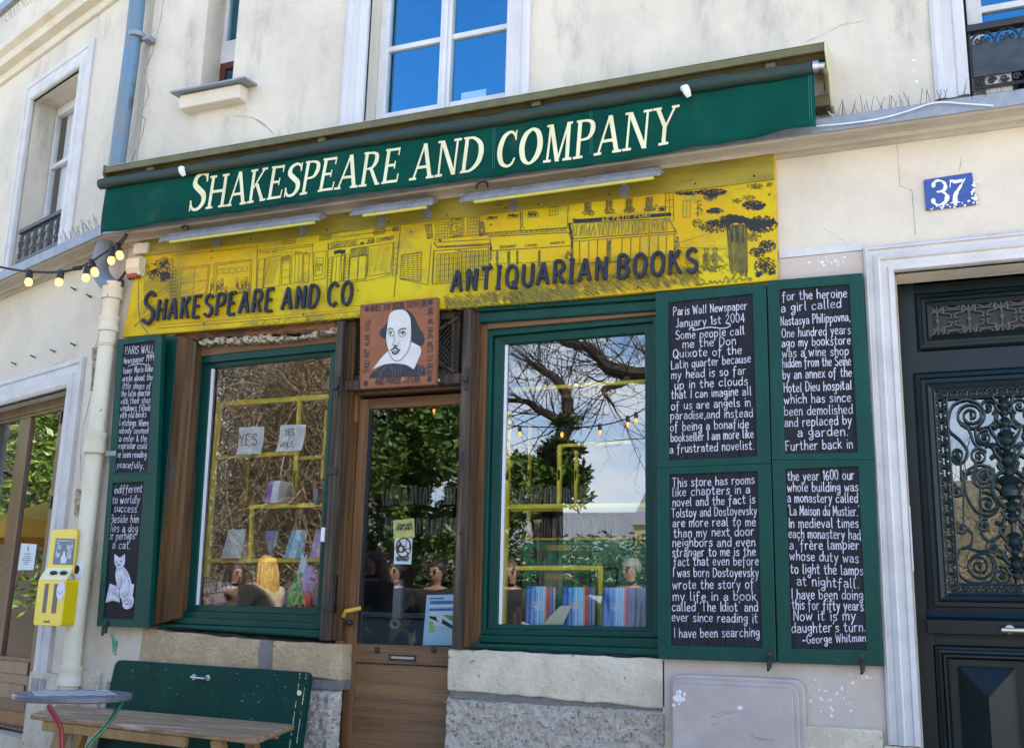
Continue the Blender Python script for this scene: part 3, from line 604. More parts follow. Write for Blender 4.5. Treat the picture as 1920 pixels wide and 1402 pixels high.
for x, y in ((415, 690), (827, 688)):
    a, c = dq('K', x, y); mb = MB(); mb.box(a-.018, a+.018, DB-.004, DB+.001, c-.02, c+.02); mb.ball((a, DB-.008, c-.002), .009, .006, .010); mb.build('bolt_hole', 'iron', do)
a, c = dq('K', 215, 490, .08); mb = MB(); mb.lathe((0, 0, 0), [(.0, 0), (.02, .002), (.012, .02)], 10); 
mb = MB(); mb.ball((a, .08, c), .02, .03, .02); mb.build('knob', 'iron', do, smooth=True)
# battens of the door frame, lintel and threshold, with the yellow strap
fx = doorL-.005
mb = MB(); mb.prism([(fx-.048, P('K', 180, 350, .09)[1]), (fx-.004, P('K', 225, 385, .09)[1]), (fx-.004, doorT+.02), (fx-.048, doorT+.02)], .075, .16); mb.build('door_batten', 'new_wood', SB, bevel=.004)
mb = MB(); mb.prism([(fx-.048, .02), (fx-.004, .02), (fx-.004, P('K', 228, 532, .09)[1]), (fx-.048, P('K', 185, 575, .09)[1])], .075, .16); mb.build('door_batten', 'new_wood', SB, bevel=.004)
mb = MB(); mb.box(fx-.048, xr+.05, .080, .16, doorT+.021, doorT+.06); mb.build('door_batten', 'brown_wood_h', SB, bevel=.004)
zbm = P('I', 150, 1030, -.02)[1]; zbt = P('I', 150, 930, -.02)[1]
xA, xB = P('I', 135, 980, -.01)[0], P('I', 1320, 900, -.01)[0]
mb = MB(); mb.box(xA, xB, -.005, .16, zbm, zbt); mb.build('transom_beam', 'old_wood', SB, bevel=.008)
mb = MB(); mb.box(xA+.02, xB-.02, .10, .17, doorT+.062, zbm-.002); mb.build('transom_rail', 'brown_wood_h', SB, bevel=.004)
# transom with wooden frame and lattice
xg0, xg1 = P('I', 200, 400, .05)[0], P('I', 1300, 400, .05)[0]; zg1 = 3.06
q = [(xg0, zg1), (xg1, zg1), (xg1, zbt), (xg0, zbt)]
mb = MB(); mb.ring(q, inset(q, .055, .045), .05, .12); tf = mb.build('transom', 'old_wood', SB, bevel=.005)
mb = MB(); n = 14
for i in range(-12, 24):
    a = xg0+.06+i*.034
    for s in (1, -1):
        lo_, hi_ = zbt+.045, zg1-.045; h = hi_-lo_
        p0 = (a, lo_) ; p1 = (a+s*h, hi_)
        def clip(p0, p1, x0, x1):
            t0, t1 = 0.0, 1.0; dx = p1[0]-p0[0]
            ta, tb = (x0-p0[0])/dx, (x1-p0[0])/dx
            if ta > tb: ta, tb = tb, ta
            t0, t1 = max(t0, ta), min(t1, tb)
            return (lerp(p0, p1, t0), lerp(p0, p1, t1)) if t1 > t0+.01 else None
        r_ = clip(p0 if s > 0 else (a+h*.0, lo_), p1, xg0+.055, xg1-.055)
        if r_: mb.ribbon(list(r_), .0045, .088+(.004 if s > 0 else 0), th=.006)
mb.build('lattice', 'grillegrey', tf, fix=False)
mb = MB(); mb.box(xg0, xg1, .14, .15, zbt, zg1); mb.build('backing', 'dark', tf)
for pts in (((1085, 420), (1300, 285)), ((1080, 745), (1250, 850))):
    (x, y), (x2, y2) = pts; mb = MB(); a, c = P('I', x, y, .03); a2, c2 = P('I', x2, y2, .03); mb.tube([(a, .03, c), (a2, .04, c2)], .011, 6); mb.build('brace', 'old_wood', tf)
a, c = P('K', 195, 410, .05); a2, c2 = P('K', 290, 385, .08)
mb = MB(); mb.tube([(a-.02, .045, c-.03), (a, .03, c), (a2, .09, c2)], .014, 8); mb.build('strap', 'shelf_dim', SB)

# ---------------------------------------------------------------- upper windows
def upright(name, opening, b, cols, bars, par, frame=.06, mat='upvc', fr=MAIN, mull=.09, glass='glass_up', bottom=None):
    a0, a1, c0, c1 = opening; q = [(a0, c1), (a1, c1), (a1, c0), (a0, c0)]
    mb = MB(fr); mb.ring(q, inset(q, frame), b, b+.06); fo = mb.build(name, mat, par, bevel=.006)
    if cols == 2:
        m = (a0+a1)/2; mb = MB(fr); mb.box(m-mull/2, m+mull/2, b-.006, b+.055, c0+frame-.002, c1-frame+.002); mb.box(m-mull*.18, m+mull*.18, b-.018, b-.0065, c0+frame, c1-frame); mb.build('mullion', mat, fo, bevel=.004)
        spans = [(a0+frame, m-mull/2), (m+mull/2, a1-frame)]
    else: spans = [(a0+frame, a1-frame)]
    mb = MB(fr)
    for s0, s1 in spans:
        for z in bars: mb.box(s0-.002, s1+.002, b+.008, b+.05, z-.02, z+.02)
    if bars: mb.build('glazing_bar', mat, fo, bevel=.004)
    for s0, s1 in spans:
        g = MB(fr); g.box(s0-.005, s1+.005, b+.03, b+.036, c0+frame-.005, c1-frame+.005); g.build('pane', glass, fo)
    return fo
bw = .15
upright('upper_window', (wB[0], wB[1], wB[2], wB[3]-.02), bw, 2, [mid(P('B', 890, 318, bw)[1], P('B', 1660, 165, bw)[1])], SB, frame=.075)
# raise the bottom rail that shows above the awning
mb = MB(); z = mid(P('B', 865, 735, bw)[1], P('B', 1640, 610, bw)[1]); mb.box(wB[0]+.07, wB[1]-.07, bw+.004, bw+.055, wB[2], z); mb.build('bottom_rail', 'upvc', SB, bevel=.004)
a0, c0 = P('B', 1348, 650, bw+.05); a1, c1 = P('B', 1512, 585, bw+.05)
mb = MB(); mb.box(a0, a1, bw+.05, bw+.055, c0-.02, c1); mb.build('paper_note', 'paper', SB)
def surround(name, w, ol, orr, top, bottom, par, fr=MAIN, mat='white_wood'):
    mb = MB(fr); pr = [(0, .01), (0, -.02), (.12, -.034), (.3, -.034), (.34, -.022), (.62, -.024), (.68, -.036), (.94, -.038), (1, -.026), (1, .02)]
    def path(f): return [(ol+(w[0]-ol)*f, bottom), (ol+(w[0]-ol)*f, top+(w[3]-top)*f), (orr+(w[1]-orr)*f, top+(w[3]-top)*f), (orr+(w[1]-orr)*f, bottom)]
    mb.loft([[mb.pt(a, b, c) for a, c in path(f)] for f, b in pr], caps=False, closed=False); return mb.build(name, mat, par, fix=False)
surround('window_surround', wB, mid(P('B', 618, 0)[0], P('B', 545, 810)[0]), mid(P('B', 1815, 0)[0], P('B', 1795, 600)[0]), wB[3]+.17, 4.2, SB)
bc = .16
wc0 = P('', 1826, 0, bc)[0]
fo = upright('upper_window', (wC[0]+.02, wC[1]-.02, wC[2], wC[3]-.02), bc, 2, [P('D', 1250, 35, bc)[1]], SB, frame=.08, mat='white_wood')
surround('window_surround', wC, mid(P('', 1741, 0)[0], P('', 1754, 185)[0]), wC[1]+.25, wC[3]+.2, 4.01, SB)
# little window
ba = .2
mb = MB(); z1, z2 = P('A', 1185, 330, ba)[1], P('A', 1195, 235, ba)[1]
x0 = wA[0]; mb.box(wA[0], wA[1], ba, ba+.05, z1, z2); mb.build('transom_panel', 'upvc', SB, bevel=.004)
mb = MB(); q = [(wA[0]+.0, z1-.001), (wA[1], z1-.001), (wA[1], wA[2]), (wA[0], wA[2])]; mb.ring(q, inset(q, .05), ba+.005, ba+.05); fo = mb.build('small_window', pbr('dark_red_paint', (.10, .018, .014), .4), SB, bevel=.004)
mb = MB(); mb.box(wA[0]+.04, wA[1]-.04, ba+.025, ba+.03, wA[2]+.04, z1-.05); mb.build('pane', 'glass_up', fo)
mb = MB(); q = [(wA[0], wA[3]), (wA[1], wA[3]), (wA[1], z2+.001), (wA[0], z2+.001)]; mb.ring(q, inset(q, .035), ba+.005, ba+.05); fo = mb.build('small_window', 'upvc', SB, bevel=.004)
mb = MB(); mb.box(wA[0]+.03, wA[1]-.03, ba+.025, ba+.03, z2+.03, wA[3]-.03); mb.build('pane', 'glass_up', fo)
mb = MB(); a0, a1 = P('A', 925, 580, -.1)[0], P('A', 1255, 520, -.1)[0]; zt = P('A', 1035, 512)[1]
mb.extr([(.02, zt-.13), (-.10, zt-.13), (-.10, zt-.02), (.02, zt-.005)], a0+.02, a1); mb.build('window_sill', 'plaster_low', SB, bevel=.008)
mb = MB(); mb.extr([(.02, zt-.004), (-.155, zt-.018), (-.155, zt-.004), (.02, zt+.014)], P('A', 888, 550, -.15)[0], P('A', 1280, 508, -.15)[0]); mb.build('sill_cap', 'zinc', SB)
# cracks in the plaster
mb = MB()
def crack(k, pts, w=.0028, fr=MAIN, b=-.0025, j=.003):
    p = PQ(k, pts, b, fr); out = []
    for i in range(len(p)-1):
        for t in range(4): q = lerp(p[i], p[i+1], t/4); out.append((q[0]+R.uniform(-j, j), q[1]+R.uniform(-j, j)))
    out.append(p[-1]); mb.ribbon(out, [w*.62*R.uniform(.35, 1.2) for _ in out], b, cap=False)
crack('A', [(862, 0), (840, 120), (800, 280), (757, 380), (785, 490), (740, 605), (765, 630), (745, 720), (690, 850)], .004)
crack('A', [(1240, 610), (1330, 620), (1400, 670)]); crack('B', [(0, 785), (60, 820), (120, 890)])
crack('D', [(255, 220), (330, 190), (450, 130), (560, 110)], .0015); crack('D', [(735, 760), (750, 980), (810, 1000), (832, 1235)], .0018); crack('D', [(1075, 830), (1062, 900)], .0015); 
crack('D', [(350, 1200), (480, 1280)], .0014); crack('D', [(1028, 560), (1030, 720)], .002, b=-.003)
mb.build('crack', pbr('crack_brown_grey', (.12, .105, .09), .9), SB, fix=False)  # brownish grey crack lines
# chipped white flecks on the pink wall
mb = MB()
for i in range(46):
    x, y = R.gauss(1530, 60), R.gauss(270, 35)
    if x < 1455 or x > 1660: continue
    a, c = P('S', x, y, -.0085); r = abs(R.gauss(.003, .003))+.0018; mb.poly([(a+r*R.uniform(.5, 1.3)*math.cos(t), c+r*R.uniform(.5, 1.5)*math.sin(t)) for t in [k*math.pi/3 for k in range(6)]], -.0085-i*.00001)
for x, y in ((1240, 400), (1268, 395), (1275, 380), (1300, 400), (1330, 405), (1320, 390), (360+1120, 470)):
    pass
for i in range(16):
    a, c = P('D', R.uniform(250, 480), R.uniform(1350, 1395), -.0075); r = R.uniform(.003, .011); mb.poly([(a+r*R.uniform(.5, 1.6)*math.cos(t), c+r*R.uniform(.5, 1.2)*math.sin(t)) for t in [k*math.pi/3 for k in range(6)]], -.0077-i*.00001)
for x, y, r in ((822, 318, .011), (824, 372, .008), (836, 430, .012)):
    a, c = P('D', x, y, -.0015); mb.poly([(a+r*R.uniform(.7, 1.2)*math.cos(t), c+r*R.uniform(.7, 1.1)*math.sin(t)) for t in [k*math.pi/5 for k in range(10)]], -.0018)
mb.build('paint_flecks', 'white', SB, fix=False)
# ---------------------------------------------------------------- carriage door on the right (part of the building)
B2 = .24
x0 = dL; dbx = P('P', 232, 380, B2)[0]
zT = P('P', 232, 378, B2)[1]
mb = MB(); mb.box(dL, 1.75, B2+.03, B2+.09, .02, dT); cdoor = mb.build('carriage_door', 'dgreen', SB)
def mould(q, w, b, prof=((0, 0), (.15, -.014), (.35, -.018), (.42, -.004), (.62, -.006), (.75, -.014), (1, -.002)), mat='dgreen', par=cdoor, name='moulding'):
    mb = MB(); rr = []
    for f, d in prof: rr.append([mb.pt(a, b+d, c) for a, c in inset(q, w*f)])
    mb.loft(rr, caps=False); return mb.build(name, mat, par, fix=False)
mb = MB(); mb.box(dL, P('P', 318, 420, B2)[0], B2, B2+.03, .02, zT); mb.box(P('P', 318, 420, B2)[0], 1.75, B2, B2+.03, P('P', 330, 775, B2)[1]-.17, P('P', 330, 730, B2)[1]); mb.box(dL, 1.75, B2-.02, B2+.03, zT, dT); mb.build('door_frame', 'dgreen', cdoor, bevel=.006)
# transom light with grey iron
q = [P('P', 320, 425, B2), None, None, P('P', 332, 725, B2)]; xr = 1.55
zt1, zt0 = q[0][1], q[3][1]; q = [(q[0][0], zt1), (xr, zt1), (xr, zt0), (q[0][0], zt0)]
mould(q, .085, B2)
gq = [P('P', 383, 475, B2), None, None, P('P', 400, 660, B2)]; g0, gz1, gz0 = gq[0][0], gq[0][1], gq[3][1]
mb = MB(); mb.box(g0-.02, xr-.06, B2+.024, B2+.029, gz0-.02, gz1+.02); mb.build('transom_pane', 'dark', cdoor)
mb = MB(); gb = B2+.006; period = P('P', 643, 545, B2)[0]-P('P', 475, 560, B2)[0]; h = gz1-gz0
def spiral(mb, cx, cz, r, a0, turns, b, w, k=.16, n=11):
    """iron scroll: from radius r at angle a0 winding inward"""
    m = int(abs(turns)*n)+2; pts = []
    for i in range(m+1):
        t = i/m; rr = r*(1-t)+r*k*t; a = a0+turns*2*math.pi*t; pts.append((cx+rr*math.cos(a), cz+rr*math.sin(a)))
    mb.tube([MAIN.w(p[0], b, p[1]) for p in pts], w, 5); return pts[0]
for k in range(9):
    cx = g0+.03+period*.5+(k-.0)*period-.06
    mb.tube([(cx, gb, gz0), (cx, gb, gz1)], .006, 6)
    for zc in (gz0+h*.22, gz0+h*.78):
        mb.tube([(cx-period*.5, gb, zc), (cx+period*.5, gb, zc)], .0055, 5)
        for s in (-1, 1):
            mb.tube([(cx+s*period*.20, gb, zc-.02), (cx+s*period*.20, gb, zc+.02)], .008, 5)
    for s in (-1, 1):
        for v in (-1, 1):
            zm = gz0+h/2
            p = crom([(cx+s*.012, zm+v*h*.28+.0), (cx+s*period*.18, zm+v*h*.20), (cx+s*period*.40, zm+v*h*.17), (cx+s*period*.44, zm+v*h*.05), (cx+s*period*.34, zm+v*h*.06)], 5)
            mb.tube([(a, gb, c) for a, c in p], .0055, 5)
            p = crom([(cx+s*period*.5, zm+v*h*.30), (cx+s*period*.3, zm+v*h*.36), (cx+s*period*.34, zm+v*h*.46), (cx+s*period*.42, zm+v*h*.42)], 5)
            mb.tube([(a, gb, c) for a, c in p], .0055, 5)
    for v in (-1, 1):
        zc = gz0+h/2+v*h*.05
        for s in (-1, 1): mb.tube([(cx, gb, zc+v*.03), (cx+s*.03, gb, zc+v*.075)], .006, 5)
    mb.ball((cx, gb, gz0+h/2), .014, .012, .02, 8, 5)
mb.build('transom_grille', 'grillegrey', cdoor, smooth=True)
# main light
gl, gt, gbm = mid(P('P', 428, 925, B2)[0], P('Q', 455, 620, B2)[0]), P('P', 428, 925, B2)[1], P('Q', 460, 630, B2)[1]
ctr = P('P', 797, 1100, B2)[0]; gr = 2*ctr-gl
q = [(gl-.10, gt+.10), (gr+.10, gt+.10), (gr+.10, gbm-.10), (gl-.10, gbm-.10)]
mould(q, .10, B2)
g = MB(); g.box(gl-.01, gr+.01, B2+.022, B2+.027, gbm-.01, gt+.01); g.build('pane', glassm('carriage_door_glass', 1.9, base=.05), cdoor)
ib = B2-.004; I = MB()
def bothways(pts, w, b=ib, n=5):
    I.tube([MAIN.w(a, b, c) for a, c in pts], w, n); I.tube([MAIN.w(2*ctr-a, b, c) for a, c in pts], w, n)
def spir2(k, x, y, rz, a0, turns, w=.0072, kk=.2):
    a, c = P(k, x, y, ib); r = rz*ZM[k][2]/335.0
    m = int(abs(turns)*12)+2; pts = []
    for i in range(m+1):
        t = i/m; rr = r*(1-t)+r*kk*t; an = math.radians(a0)+turns*2*math.pi*t; pts.append((a+rr*math.cos(an), c+rr*math.sin(an)))
    bothways(pts, [w*(1-.25*i/m) for i in range(m+1)]); bothways([(a-.008, c), (a+.008, c)], .014)
def cur(k, pts, w=.0072): bothways(crom(PQ(k, pts, ib), 5), w)
# inner rectangle bars and border motifs
gi = P('P', 488, 972, ib); giz = P('Q', 520, 575, ib)[1]
I.tube2([(gi[0], gi[1]), (2*ctr-gi[0], gi[1])], ib, .008, 6); I.tube2([(gi[0], giz), (2*ctr-gi[0], giz)], ib, .008, 6)
bothways([(gi[0], gi[1]), (gi[0], giz)], .008)
bothways([(gl+.005, gt), (gl+.005, gbm)], .006); I.tube2([(gl, gt-.006), (gr, gt-.006)], ib, .006, 5); I.tube2([(gl, gbm+.006), (gr, gbm+.006)], ib, .006, 5)
mx_ = (gl+gi[0])/2; hh = gt-gbm; nn = 17
for i in range(nn):
    zc = gbm+.05+(hh-.1)*i/(nn-1); d = (hh-.1)/(nn-1)*.5; w = (gi[0]-gl)*.36
    for s in (-1, 1):
        bothways(crom([(mx_+s*w*.2, zc-d*.9), (mx_+s*w, zc-d*.35), (mx_+s*w*.25, zc), (mx_+s*w, zc+d*.35), (mx_+s*w*.2, zc+d*.9)], 4), .006)
    bothways([(mx_-.010, zc), (mx_+.010, zc)], .012)
nb = 13
for zc, hw in (((gt+gi[1])/2, (gt-gi[1])*.34), ((gbm+giz)/2, (giz-gbm)*.34)):
    for i in range(nb):
        a = gl+.05+(gr-gl-.1)*i/(nb-1); d = (gr-gl-.1)/(nb-1)*.5
        for s in (-1, 1): I.tube2(crom([(a-d*.9, zc+s*hw*.2), (a-d*.35, zc+s*hw), (a, zc+s*hw*.25), (a+d*.35, zc+s*hw), (a+d*.9, zc+s*hw*.2)], 4), ib, .006, 5)
        I.tube2([(a-.01, zc), (a+.01, zc)], ib, .012, 5)
# scrolls, traced from the photo in order from the top
spir2('P', 618, 1058, 68, 250, -2.0, .0080); cur('P', [(500, 1080), (520, 1010), (590, 978), (660, 1000), (690, 1060), (660, 1110), (620, 1125), (575, 1100)])
spir2('P', 705, 1015, 42, 300, 1.6); cur('P', [(560, 1095), (640, 1130), (720, 1115), (757, 1060), (750, 1000)])
cur('P', [(500, 1080), (505, 1140), (560, 1190), (600, 1250), (580, 1300), (540, 1310), (512, 1280)]); spir2('P', 543, 1262, 34, 200, 1.6)
spir2('P', 692, 1172, 36, 60, 1.7); cur('P', [(640, 1130), (655, 1200), (720, 1220), (755, 1270)]); spir2('P', 662, 1272, 42, 80, 1.7); cur('P', [(700, 1250), (640, 1210), (615, 1150), (600, 1120)])
spir2('P', 690, 1385, 62, 120, 1.8); cur('P', [(585, 1402), (600, 1350), (660, 1320), (730, 1340), (745, 1402)])
cur('P', [(640, 1300), (640, 1402)], .006); cur('P', [(565, 1300), (565, 1402)], .006)
spir2('Q', 662, 35, 44, 20, 1.7); cur('Q', [(560, 40), (570, 130), (620, 210), (690, 230), (730, 190), (700, 130), (650, 110)]); spir2('Q', 675, 170, 44, 30, -1.6)
spir2('Q', 520, 105, 34, 90, 1.6); cur('Q', [(545, 130), (552, 60), (540, 0)]); cur('Q', [(570, 20), (640, 0)], .007); spir2('Q', 545, 290, 32, 120, 1.5); cur('Q', [(575, 300), (600, 330), (590, 380), (540, 400)])
spir2('Q', 660, 280, 34, 60, 1.6); cur('Q', [(640, 310), (680, 360), (740, 330), (770, 280)]); spir2('Q', 703, 388, 34, 60, 1.6)
spir2('Q', 635, 485, 66, 40, -2.0, .0080); cur('Q', [(540, 400), (522, 470), (545, 540), (610, 570), (690, 560), (720, 500), (700, 440), (640, 420), (590, 450)]); spir2('Q', 745, 535, 44, 100, -1.7)
cur('Q', [(570, 390), (640, 410), (720, 400), (770, 440), (790, 520)]); cur('Q', [(720, 430), (780, 470), (785, 540)])
cur('Q', [(555, 0), (556, 250)], .006); cur('Q', [(640, 0), (640, 300)], .006)
# leaf curls near the stem
for k, pts in (('P', [(690, 1220), (740, 1215), (775, 1260), (790, 1330)]), ('P', [(720, 1285), (750, 1270), (775, 1300)]), ('Q', [(715, 260), (745, 275), (765, 245)]), ('P', [(735, 1130), (770, 1110), (820, 1140), (810, 1190)]), ('Q', [(690, 100), (720, 60), (780, 30)])): cur(k, pts, .011)
# central stem of urns and leaves
z0_, z1_ = giz, gi[1]
I.tube2([(ctr, z0_), (ctr, z1_)], ib-.004, .012, 8)
zs_ = [(P('P', 797, y, ib)[1], s) for y, s in ((1000, 1.0), (1040, .8), (1100, .9), (1185, 1.5), (1225, .9), (1290, 1.3), (1340, .8))]+[(P('Q', 785, y, ib)[1], s) for y, s in ((10, 1), (95, 2.1), (190, 1.1), (245, .9), (355, 1.3), (410, .8), (470, 1.2), (530, .9))]
for zc, s in zs_:
    I.lathe((ctr, ib-.006, zc-.03*s), [(.010, 0), (.022*s, .010*s), (.026*s, .024*s), (.018*s, .038*s), (.030*s, .05*s), (.012, .062*s)], 10)
    for e in (-1, 1):
        I.tube2(crom([(ctr, zc-.02*s), (ctr+e*.035*s, zc+.01*s), (ctr+e*.05*s, zc+.045*s), (ctr+e*.032*s, zc+.05*s)], 4), ib-.008, .008, 5)
zc = zs_[8][0]
I.tube2([(ctr+.085*math.cos(t), zc+.10*math.sin(t)) for t in [k*math.pi/12 for k in range(25)]], ib-.006, .010, 6)
for k in range(8):
    t = k*math.pi/4; I.ball((ctr+.03*math.cos(t), ib-.014, zc+.03*math.sin(t)), .016, .012, .016, 7, 4)
I.build('iron_grille', 'scroll', cdoor, smooth=True)
# rails, ledge and lower panel with diamond point
zl1, zl0 = P('Q', 390, 695, B2-.05)[1], P('Q', 370, 825, B2-.05)[1]
xl_ = P('Q', 370, 800, B2-.05)[0]
mb = MB(); mb.extr([(B2+.03, zl0), (B2-.05, zl0), (B2-.058, zl0+.07), (B2-.03, zl0+.09), (B2-.005, zl1), (B2+.03, zl1)], xl_, 1.7); mb.build('ledge', 'dgreen', cdoor, bevel=.004)
zp1 = P('Q', 410, 880, B2)[1]; xp0 = P('Q', 405, 950, B2)[0]; px0, px1 = P('Q', 525, 990, B2)[0], P('Q', 818, 1000, B2)[0]
xw = px0-xp0; q = [(xp0, zp1), (px1+xw, zp1), (px1+xw, .12), (xp0, .12)]
mould(q, xw*.62, B2, ((0, 0), (.12, -.02), (.3, -.024), (.36, -.006), (.55, -.008), (.7, -.018), (.85, -.018), (1, .012)))
zp = P('Q', 670, 993, B2)[1]; za = P('Q', 685, 1148, B2-.07)[1]
mb = MB(); c = (px0+px1)/2; tip = zp-za
A = [mb.pt(px0, B2+.018, zp), mb.pt(px1, B2+.018, zp), mb.pt(px1, B2+.018, .25), mb.pt(px0, B2+.018, .25)]; t1 = mb.pt(c, B2-.055, zp-tip); t0 = mb.pt(c, B2-.055, .25+tip)
mb.face(A[0], A[1], t1); mb.face(A[1], A[2], t0, t1); mb.face(A[2], A[3], t0); mb.face(A[3], A[0], t1, t0); mb.build('diamond_panel', 'dgreen', cdoor, fix=False)
q2 = [(px1+xw+.06, zp1), (px1+xw+.9, zp1), (px1+xw+.9, .12), (px1+xw+.06, .12)]
mould(q2, xw*.62, B2)
a, c = P('Q', 745, 807, B2-.09)
mb = MB(); mb.tube([(a, B2-.10, c), (a+.3, B2-.10, c)], .014, 10); mb.tube([(a+.04, B2-.10, c), (a+.04, B2-.04, c)], .012, 8); mb.ball((a+.04, B2-.06, c+.004), .026, .01, .026); mb.build('handle', pbr('brass', (.62, .52, .36), .25, metal=.9), cdoor, smooth=True)
mb = MB(); a, c = P('Q', 280, 180, .0); a2, c2 = P('Q', 298, 510, .0); mb.prism([(dL+.002, c2), (dL+.010, c2), (dL+.010, c), (dL+.002, c)], .03, .05); mb.build('seal_strip', 'white', SB)

# ---------------------------------------------------------------- number plate
q = PQ('D', [(873, 945), (1130, 905), (1153, 1075), (886, 1108)], -.015)
t = thing('number_plate', 'blue enamel house number plate reading 37 with chipped right edge', 'sign', (q[3][0], -.01, q[3][1]))
mb = MB(); qq = []
for k in range(4):
    p, n_, pv = q[k], q[(k+1) % 4], q[k-1]
    for s in (.10, .03): qq.append(lerp(p, pv, s) if s == .10 else lerp(p, pv, .03))
    qq += [lerp(p, n_, .03), lerp(p, n_, .08)]
mb.prism([q[0], q[1], q[2], q[3]], -.016, -.002); mb.build('plate', 'blue', t, bevel=.008)
mb = MB(); bb = -.0185
def dig(pts, w): mb.ribbon(crom(PQ('D', pts, bb), 6), [x*.00062 for x in w], bb)
dig([(925, 975), (935, 955), (960, 950), (985, 965), (985, 995), (950, 1010)], [7, 12, 8, 12, 16, 8]); bb -= .0004
dig([(945, 1008), (980, 1012), (998, 1035), (985, 1065), (950, 1078), (922, 1062)], [6, 10, 19, 15, 8, 9]); bb -= .0004
dig([(926, 966), (926, 978)], [17, 17]); bb -= .0004; dig([(925, 1052), (926, 1063)], [18, 18]); bb -= .0004
dig([(1012, 985), (1016, 955), (1018, 952), (1040, 956), (1070, 950), (1093, 938)], [4, 8, 13, 16, 15, 3]); bb -= .0004
dig([(1090, 945), (1065, 985), (1042, 1025), (1040, 1062)], [5, 12, 18, 20]); bb -= .0004
dig([(1018, 1068), (1063, 1062)], [5, 5]); mb.build('numeral', 'enwhite', t, fix=False)
mb = MB()
for i in range(42):
    if i < 22: x, y = R.gauss(1138, 8), R.uniform(912, 1072)
    else: x, y = R.uniform(900, 1150), 1098-(R.uniform(0, 1))*20-(.13*(0))
    a, c = P('D', x, y if i < 22 else y-(x-886)*.105+R.uniform(0, 8), -.0178)
    r = R.uniform(.003, .009); mb.poly([(a+r*R.uniform(.6, 1.4)*math.cos(tt), c+r*R.uniform(.6, 1.4)*math.sin(tt)) for tt in [k*math.pi/3 for k in range(6)]], -.0178-i*.00002)
mb.build('chips', 'enwhite', t, fix=False)

# ---------------------------------------------------------------- balcony rail at the right upper window
rb_ = .03
p0 = P('D', 1095, 155, rb_); zr = p0[1]; zbt_ = P('D', 1130, 495, rb_)[1]+.01
t = thing('window_railing', 'black iron window guard with arches and solid dark panel', 'railing', (p0[0], rb_, zbt_))
x0_, x1_ = wC[0]+.003, wC[1]-.003
mb = MB(); mb.box(x0_, x1_, rb_-.035, rb_+.035, zr-.035, zr+.008); mb.build('handrail', 'iron', t, bevel=.01)
zp1_, zp0_ = P('D', 1120, 245, rb_)[1], P('D', 1130, 415, rb_)[1]
mb = MB(); mb.box(x0_+.02, x1_-.02, rb_-.012, rb_+.0, zp0_, zp1_); mb.build('panel', pbr('dark_blue_grey_panel', (.012, .016, .022), .45, (.03, .035, .04), 12), t, bevel=.003)
mb = MB(); pr = P('D', 1320, 200, rb_)[0]-P('D', 1190, 210, rb_)[0]
mb.tube([(x0_+.012, rb_, zbt_), (x0_+.012, rb_, zr)], .012, 6); mb.tube([(x0_, rb_, zbt_+.02), (x1_, rb_, zbt_+.02)], .010, 6)
k = 0; a = x0_+.02+pr*.5
while a < x1_:
    r = pr*.5; zb_ = zp1_; ht = zr-.035-zb_
    mb.tube([(a+r*math.cos(th_), rb_, zb_+ht*math.sin(th_)) for th_ in [i*math.pi/10 for i in range(11)]], .008, 5)
    mb.tube([(a, rb_, zb_), (a, rb_, zb_+ht*.62)], .009, 5)
    for e in (-1, 1): spiral(mb, a+e*.022, zb_+.02, .018, math.pi/2, e*-1.1, rb_, .006)
    mb.ball((a, rb_, zb_+ht*.4), .015, .012, .018, 7, 4)
    h2 = zp0_-zbt_-.03
    for e in (-1, 1): spiral(mb, a+e*r*.5, zbt_+.03+h2*.5, h2*.42, 0, e*1.4, rb_, .0065)
    a += pr
mb.build('ironwork', 'iron', t, smooth=True)
# rolled paper left behind the guard
a, c = P('D', 1268, 440, .07); mb = MB(); mb.box(a-.07, a+.07, .045, .15, c-.065, c+.065); o = mb.build('box', pbr('dirty_white_card', (.55, .52, .46), .8, (.4, .38, .34), 20), bevel=.012); tag(o, 'dirty white card box behind black window guard', 'box')

# ---------------------------------------------------------------- utility cabinet
q = PQ('S', [(930, 232), (1420, 215), (1450, 474), (925, 474)], -.1); xa, xb = q[0][0], P('S', 1425, 300, -.1)[0]; zt = P('S', 1200, 216, -.1)[1]
t = thing('utility_cabinet', 'mauve grey wall cabinet with rounded corners below the shutters', 'cabinet', ((xa+xb)/2, -.05, 0.1))
def rrect(a0, a1, c0, c1, r, n=6):
    o = []
    for cx, cz, s in ((a1-r, c1-r, 0), (a0+r, c1-r, 1), (a0+r, c0+r, 2), (a1-r, c0+r, 3)):
        for i in range(n+1): th_ = math.pi/2*(s+i/n); o.append((cx+r*math.cos(th_), cz+r*math.sin(th_)))
    return o
mb = MB(); mb.prism(rrect(xa-.01, xb+.055, .1, zt+.035, .06), -.06, .0); mb.build('back_frame', 'cabinet', t, bevel=.012, seg=3)
mb = MB(); mb.prism(rrect(xa, xb+.025, .12, zt+.012, .05), -.085, -.06); mb.build('rim', 'cabinet', t, bevel=.008, seg=3)
mb = MB(); mb.prism(rrect(xa+.012, xb, .14, zt-.012, .035), -.105, -.085); mb.build('door', 'cabinet', t, bevel=.008, seg=3)
mb = MB()
for k in range(26):
    a, c = P('S', R.gauss(968, 14), R.gauss(268, 13), -.107); r = R.uniform(.003, .012); mb.poly([(a+r*R.uniform(.5, 1.4)*math.cos(tt), c+r*R.uniform(.5, 1.4)*math.sin(tt)) for tt in [i*math.pi/3 for i in range(6)]], -.1062-k*.00003)
